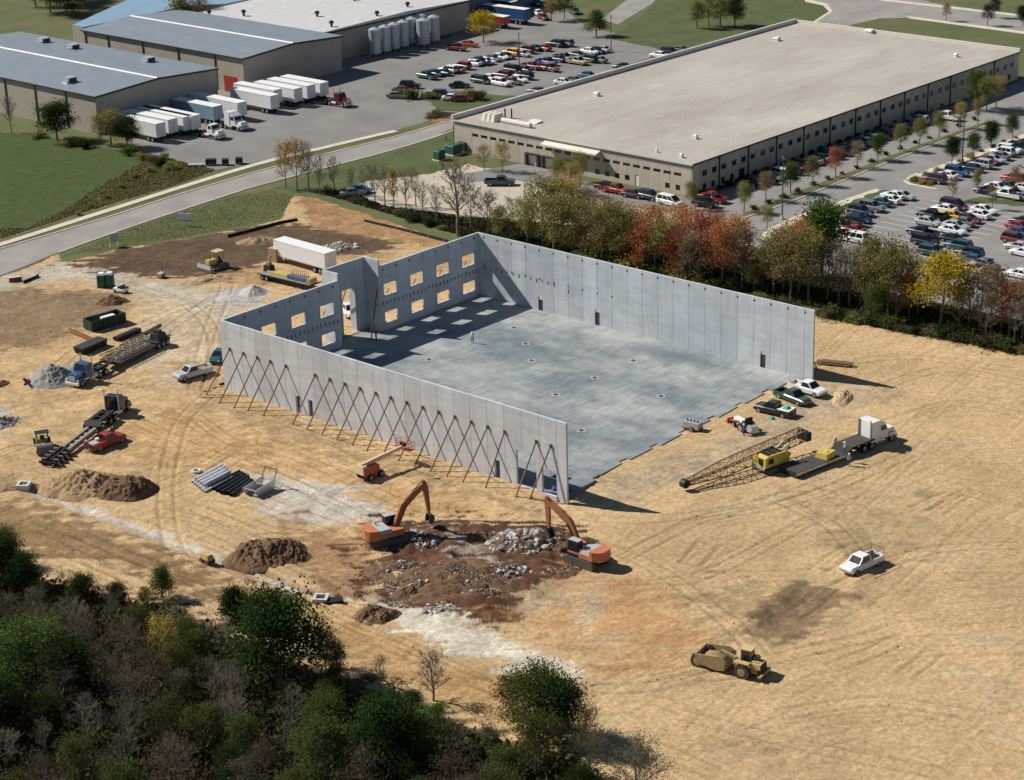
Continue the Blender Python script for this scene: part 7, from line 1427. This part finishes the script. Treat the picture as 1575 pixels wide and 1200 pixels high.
MB().box(-1.5, 1.6, -.88, .88, .1, .2).build('floor_plate', m_gb, t)
for s in (-1, 1): MB().beam((1.7, s*.95, 1.31), (2.3, s*.95, 2.3), .1, .1).build('end_post', m_lat, t)
MB().beam((2.3, -1.0, 2.35), (2.3, 1.0, 2.35), .1, .1).build('end_bar', m_lat, t)
# ---- concrete manholes, plate compactor, gang box, oddments
for (u, v, lab) in ((37, 752, 'concrete manhole collar at the left end of the gravel trench'), (494, 927, 'white manhole collar beside the dark pit below the wood edge')):
    q_ = G(u, v); t = thing('manhole', lab, 'manhole', (q_.x, q_.y, .0), .6)
    for a, b in (((-.8, .8, -.8, -.5), 0), ((-.8, .8, .5, .8), 0), ((-.8, -.5, -.499, .499), 0), ((.5, .8, -.499, .499), 0)): MB().box(*a, .0, .75).build('wall', mat('manhole_concrete', (.56, .56, .55), .8, var=.08), t)
    MB().box(-.499, .499, -.499, .499, .05, .15).build('floor', m_soild, t)
q_ = G(509, 930); b = thing('steel_plate', 'black steel road plate lying beside the white manhole', 'plate', (q_.x+.3, q_.y, .0), head(490, 930, 520, 926)); MB().box(-1.1, 1.1, -.6, .6, .1, .5).build('plate', m_blackp, b)
q_ = G(319, 866); t = thing('trench_roller', 'small tan trench roller at the gravel trench', 'roller', (q_.x, q_.y, .05), head(312, 862, 328, 870)); MB().taper(-.75, .75, -.45, .45, .5, 1.1, .15, .08).build('body', m_yel, t); MB().tube((-.5, -.55, .3), (-.5, .55, .3), .32, .32, 12).build('drum', m_track, t); MB().tube((.5, -.55, .3), (.5, .55, .3), .32, .32, 12).build('drum', m_track, t)
q_ = G(43, 592); t = thing('plate_compactor', 'small dark compactor with handle left of the gravel pile', 'compactor', (q_.x, q_.y, .02), .5); MB().box(-.5, .5, -.4, .4, .05, .25).build('plate', m_frame, t); MB().taper(-.35, .3, -.3, .3, .251, .85, .05, .05).build('engine', m_lift, t); MB().beam((-.3, 0, .6), (-1.1, 0, 1.3), .06, .4).build('handle', m_frame, t)
q_ = G(248, 428); t = thing('pump', 'small grey pump with mast on the dark soil', 'pump', (q_.x, q_.y, .02), .3); MB().box(-.7, .7, -.4, .4, .3, .9).build('body', m_cabw, t); wheelset(t, (0,), (-.5, .5), .3, .2); MB().tube((.5, 0, .9), (.5, 0, 2.0), .05, .05, 6).build('mast', m_frame, t)
for (u, v, L, lab) in ((24, 434, 2.0, 'red and white barrier lying at the left beside the drive'),):
    q_ = G(u, v); b = thing('barrier', lab, 'barrier', (q_.x, q_.y, .02), head(14, 436, 36, 433)); MB().taper(-1.0, 1.0, -.25, .25, .0, .8, .0, .12).build('body', m_red, b); MB().box(-.9, .9, -.17, -.165 if False else .17, .801, .86).build('top', m_truckw, b)
hd = head(1262, 558, 1300, 562); q_ = G(1284, 562); t = thing('brace_stack', 'stack of rusty braces on timbers beyond the far wall end', 'brace stack', (q_.x, q_.y, .02), hd)
for k in range(6): MB().tube((-2.6, -.6+k*.24, .3), (2.2, -.6+k*.24, .3), .1, .1, 7).build('brace_tube', m_lat, t)
for k in range(4): MB().tube((-1.9, -.45+k*.26, .52), (2.6, -.45+k*.26, .52), .1, .1, 7).build('brace_tube', m_lat, t)
for x in (-1.8, 1.6): MB().box(x-.1, x+.1, -.9, .9, 0, .19).build('timber_bearer', m_wood, t)
for (u, v, L, a_, lab) in ((327, 612, 3.4, .05, 'loose plank on the ground at the first brace foot'), (316, 602, 1.6, .1, 'short plank left of the wall corner'), (668, 737, 2.0, .3, 'loose dark plank on the ground under the middle braces'), (690, 745, 1.9, -.6, 'slanting plank on the ground under the middle braces'), (334, 596, 2.4, .5, 'pale plank leaning by the wall corner'), (596, 690, 2.2, -.5, 'pale plank at the foot of the wall behind the boom lift'), (652, 703, 1.8, -.7, 'pale plank at the foot of the wall right of the basket')):
    q_ = G(u, v); b = thing('plank', lab, 'plank', (q_.x, q_.y, .06), head(u, v, u+20, v)+a_); MB().box(-L/2, L/2, -.09, .09, 0, .09).build('board', m_wood, b)
b = thing('red_beam_stack', 'stack of red steel joists behind the rear wall', 'beams', G(632, 405, 0), head(600, 408, 650, 396))
for k in range(5): MB().box(-4.5, 4.5, -1.0+k*.42, -.7+k*.42, 0, .5+.25*(k % 2)).build('joist', mat('joist_red', (.22, .05, .035), .7, var=.12), b)
# ---- silt fences
m_silt = mat('silt_fabric', (.02, .028, .024), .8, var=.1)
def silt(label, px, step=3.0):
    P = smooth_line(PP(px), 6); t = thing('silt_fence', label, 'fence'); L = 0; pts = [P[0]]
    for a, b in zip(P[:-1], P[1:]):
        L += math.hypot(b[0]-a[0], b[1]-a[1])
        if L > step: pts.append(b); L = 0
    pts.append(P[-1])
    for a, b in zip(pts[:-1], pts[1:]):
        MB().beam((a[0], a[1], .3), (b[0], b[1], .3), .04, .5).build('fabric', m_silt, t); MB().box(a[0]-.04, a[0]+.04, a[1]-.04, a[1]+.04, 0, .7).build('stake', m_wood, t)
silt('black silt fence along the grass above the dark soil', [(350, 366), (390, 356), (430, 345), (458, 340)]); silt('black silt fence on the grass bank beside the orange track', [(560, 342), (620, 356), (690, 374)]); silt('black silt fence at the foot of the tree strip', [(1258, 487), (1330, 500), (1400, 513), (1480, 528), (1600, 550)]); silt('short silt fence at the left beside the drive', [(36, 437), (50, 432), (60, 426)])
# ---- site signs
for (u, v, w, h, lab, rz) in ((286, 348, 2.2, 1.5, 'white site sign board on posts on the grass bank', -1.0), (176, 380, 1.6, 1.6, 'pale blue-green sign board near the drive', -.2)):
    q_ = G(u, v); t = thing('sign_board', lab, 'sign', (q_.x, q_.y, 0), rz)
    MB().box(-w/2, w/2, -.04, .04, .8, .8+h).build('board', m_truckw if w > 2 else mat('sign_pale', (.45, .55, .52), .6, var=.05), t)
    for s in (-1, 1): MB().box(s*w/2*.85-.05, s*w/2*.85+.05, .041, .14, 0, .8+h).build('post', m_wood if False else m_truckw, t)
    if w > 2: MB().box(-w/2, w/2, -.06, -.041, 1.0, 1.12).build('stripe', mat('sign_blue', (.05, .12, .3), .6, var=0), t)
# ---- truck yard oddments and transformers
for k, (u, v, w) in enumerate(((676, 246, 1.8), (698, 237, 2.6), (716, 232, 2.4))):
    q_ = G(u, v); b = thing('transformer', ['leftmost small green transformer cabinet on the lawn', 'large green transformer cabinet beside the beige warehouse', 'dark green container with open lid by the warehouse corner'][k], 'transformer', (q_.x, q_.y, .02), 0); m_tr = mat('transformer_green', (.03, .10, .085), .5, var=.08); MB().box(-w/2, w/2, -w*.4, w*.4, .15, 1.7).build('cabinet', m_tr if k < 2 else m_dump, b); MB().taper(-w/2-.05, w/2+.05, -w*.42, w*.42, 1.701, 1.95, .15, .1).build('lid', m_tr if k < 2 else m_dump, b); MB().box(-w/2-.3, w/2+.3, -w*.5, w*.5, .0, .149).build('plinth', m_conc, b)
for k, (u, v, w) in enumerate(((302, 256, 3.0), (325, 254, 2.0), (347, 254, 1.2), (368, 252, 1.3))):
    q_ = G(u, v); b = thing('yard_equipment', ['flat grey rack at the edge of the truck yard', 'dark steel frame stack at the edge of the truck yard', 'small dark machine at the yard edge right of the frames', 'rightmost dark object at the edge of the truck yard'][k], 'equipment', (q_.x, q_.y, .03), -.8, 'oddments at the truck yard edge'); MB().box(-w/2, w/2, -.6, .6, .3, .45 if k == 0 else 1.2).build('body', m_cabw if k == 0 else m_frame, b)
    for s in (-1, 1): MB().box(s*w*.4-.08, s*w*.4+.08, -.6, .6, 0, .299).build('foot', m_frame, b)
q_ = G(336, 152); chunk_heap('scrap_pile', 'scrap and yellow timber by the red roll-up door', (338, 153), 2.2, 1.6, .7, 30, .4, .8, 44, 100, m_soilb)
q_ = G(340, 158); b = thing('pallets', 'yellow pallets stacked beside the red roll-up door', 'pallets', (q_.x, q_.y, .03), 0)
for k in range(3): MB().box(-.9, .9, -.6, .6, k*.4, k*.4+.2).build('pallet', m_yb, b)
q_ = G(686, 216); b = thing('hydrant', 'red fire hydrant on the lawn by the warehouse', 'hydrant', (q_.x, q_.y, 0)); MB().tube((0, 0, 0), (0, 0, .8), .16, .14, 8).build('barrel', m_red, b); MB().tube((0, 0, .8), (0, 0, .95), .18, .05, 8).build('cap', m_red, b); MB().tube((-.3, 0, .55), (.3, 0, .55), .08, .08, 7).build('outlet', m_red, b)
q_ = G(690, 180); b = thing('stone_sign', 'stone entrance sign on the red flower bed', 'sign', (q_.x, q_.y, .02), -1.2); MB().box(-1.6, 1.6, -.3, .3, 0, 1.1).build('slab', m_rubd, b); MB().box(-1.8, 1.8, -.45, .45, 0, .2).build('base', m_conc, b)
# ---- people
def skin_person(seed, arms):
    J = [(0, 0, .95), (0, 0, 1.18), (0, 0, 1.42), (0, 0, 1.52), (.02, 0, 1.64), (0, 0, 1.75), (0, .10, .92), (.03, .12, .5), (-.03, .13, .08), (.14, .13, .04), (0, -.10, .92), (-.02, -.12, .5), (-.06, -.14, .08), (.1, -.14, .04)]
    R = [.15, .14, .15, .06, .105, .07, .095, .065, .05, .04, .095, .065, .05, .04]
    E = [(0, 1), (1, 2), (2, 3), (3, 4), (4, 5), (0, 6), (6, 7), (7, 8), (8, 9), (0, 10), (10, 11), (11, 12), (12, 13)]
    for s, (el, ha) in zip((1, -1), arms):
        i = len(J); J += [(0, s*.20, 1.40), (el[0], s*el[1], el[2]), (ha[0], s*ha[1], ha[2])]; R += [.06, .045, .04]; E += [(2, i), (i, i+1), (i+1, i+2)]
        k = len(J); d = (Vector(J[i+2])-Vector(J[i+1])).normalized(); h0 = Vector(J[i+2])
        for f in range(5):
            o = Vector((.016*(f-2), 0, 0)); L = (.05, .085, .095, .085, .07)[f]; J.append(tuple(h0+d*.06+o)); R.append(.012); E.append((i+2, len(J)-1)); J.append(tuple(h0+d*(.06+L)+o*1.3+Vector((.012, 0, 0)))); R.append(.009); E.append((len(J)-2, len(J)-1))
    me = bpy.data.meshes.new('person'); me.from_pydata(J, E, []); o = bpy.data.objects.new('tmp_person', me); COL.objects.link(o)
    sk = o.modifiers.new('skin', 'SKIN'); sub = o.modifiers.new('sub', 'SUBSURF'); sub.levels = 1
    if not me.skin_vertices: bpy.context.view_layer.objects.active = o
    for i, v in enumerate(me.skin_vertices[0].data): v.radius = (R[i], R[i]*(1.25 if i in (0, 1, 2) else 1.0)); v.use_root = (i == 0)
    bpy.context.view_layer.update(); dgp = bpy.context.evaluated_depsgraph_get(); out = bpy.data.meshes.new_from_object(o.evaluated_get(dgp), depsgraph=dgp)
    bpy.data.objects.remove(o); return out
PE = [skin_person(1, (((.05, .30, 1.12), (.12, .27, .88)), ((-.03, .30, 1.12), (.10, .28, .90)))), skin_person(2, (((.08, .32, 1.14), (.30, .24, 1.12)), ((.0, .33, 1.12), (.06, .30, .86))))]
m_skin = mat('skin', (.42, .24, .16), .6, var=0)
SH = {'white': (.72, .72, .72), 'blue': (.12, .17, .30), 'grey': (.35, .36, .38), 'dark': (.04, .045, .06)}
def person(u, v, z, shirt, rz, pose, label, hat='white'):
    q_ = G(u, v, z); me = PE[pose].copy(); me.materials.clear()
    for m in (mat('cloth_'+shirt, SH[shirt], .9, var=.08), mat('jeans', (.05, .07, .12), .9, var=.1), m_skin, mat('boots', (.06, .045, .03), .8, var=0)): me.materials.append(m)
    for f in me.polygons:
        c = f.center; f.material_index = 2 if (c.z > 1.49 or (abs(c.y) > .24 and c.z < 1.02) or (c.x > .2 and c.z > 1.0)) else (0 if c.z > .93 else (1 if c.z > .12 else 3))
    me.polygons.foreach_set('use_smooth', [True]*len(me.polygons))
    t = thing('person', label, 'person', (q_.x, q_.y, z+.01), rz); link('body', me, t)
    h = MB(); h.tube((.01, 0, 1.68), (.01, 0, 1.80), .135, .09, 12); h.tube((.04, 0, 1.675), (.04, 0, 1.69), .17, .17, 12); h.build('hard_hat', mat('hat_'+hat, (.75, .75, .72) if hat == 'white' else (.6, .4, .05), .4, var=0), t, smooth=False)
    for s in (-1, 1): MB().box(.105, .125, s*.04-.012, s*.04+.012, 1.635, 1.65).build('eye', m_blackp, t)
    MB().taper(.1, .14, -.014, .014, 1.59, 1.635, .0, .004, .02).build('nose', m_skin, t); MB().box(.1, .118, -.03, .03, 1.555, 1.563).build('mouth', mat('lips', (.25, .1, .08), .6, var=0), t)
    return t
person(579, 525, 0.0, 'dark', 2.2, 0, 'person in dark clothes standing in the shadow near the entrance', 'yellow')
person(727, 528, 0.0, 'white', 3.6, 1, 'person in white shirt and hard hat standing on the sunlit slab')
person(1306, 718, -.05, 'grey', 1.2, 0, 'person in grey shirt standing in front of the low loader'); person(1284, 692, .0, 'white', 4.2, 1, 'person in white shirt standing behind the low loader neck'); q_ = G(1299, 702, .95); person(1299, 700, .97, 'grey', 2.4, 1, 'person in grey bending over the low loader neck')
person(134, 697, .03, 'blue', .8, 1, 'person in blue shirt at the tail of the red pickup'); person(1144, 672, -.25, 'blue', 2.0, 0, 'person in blue shirt beside the compact tractor')
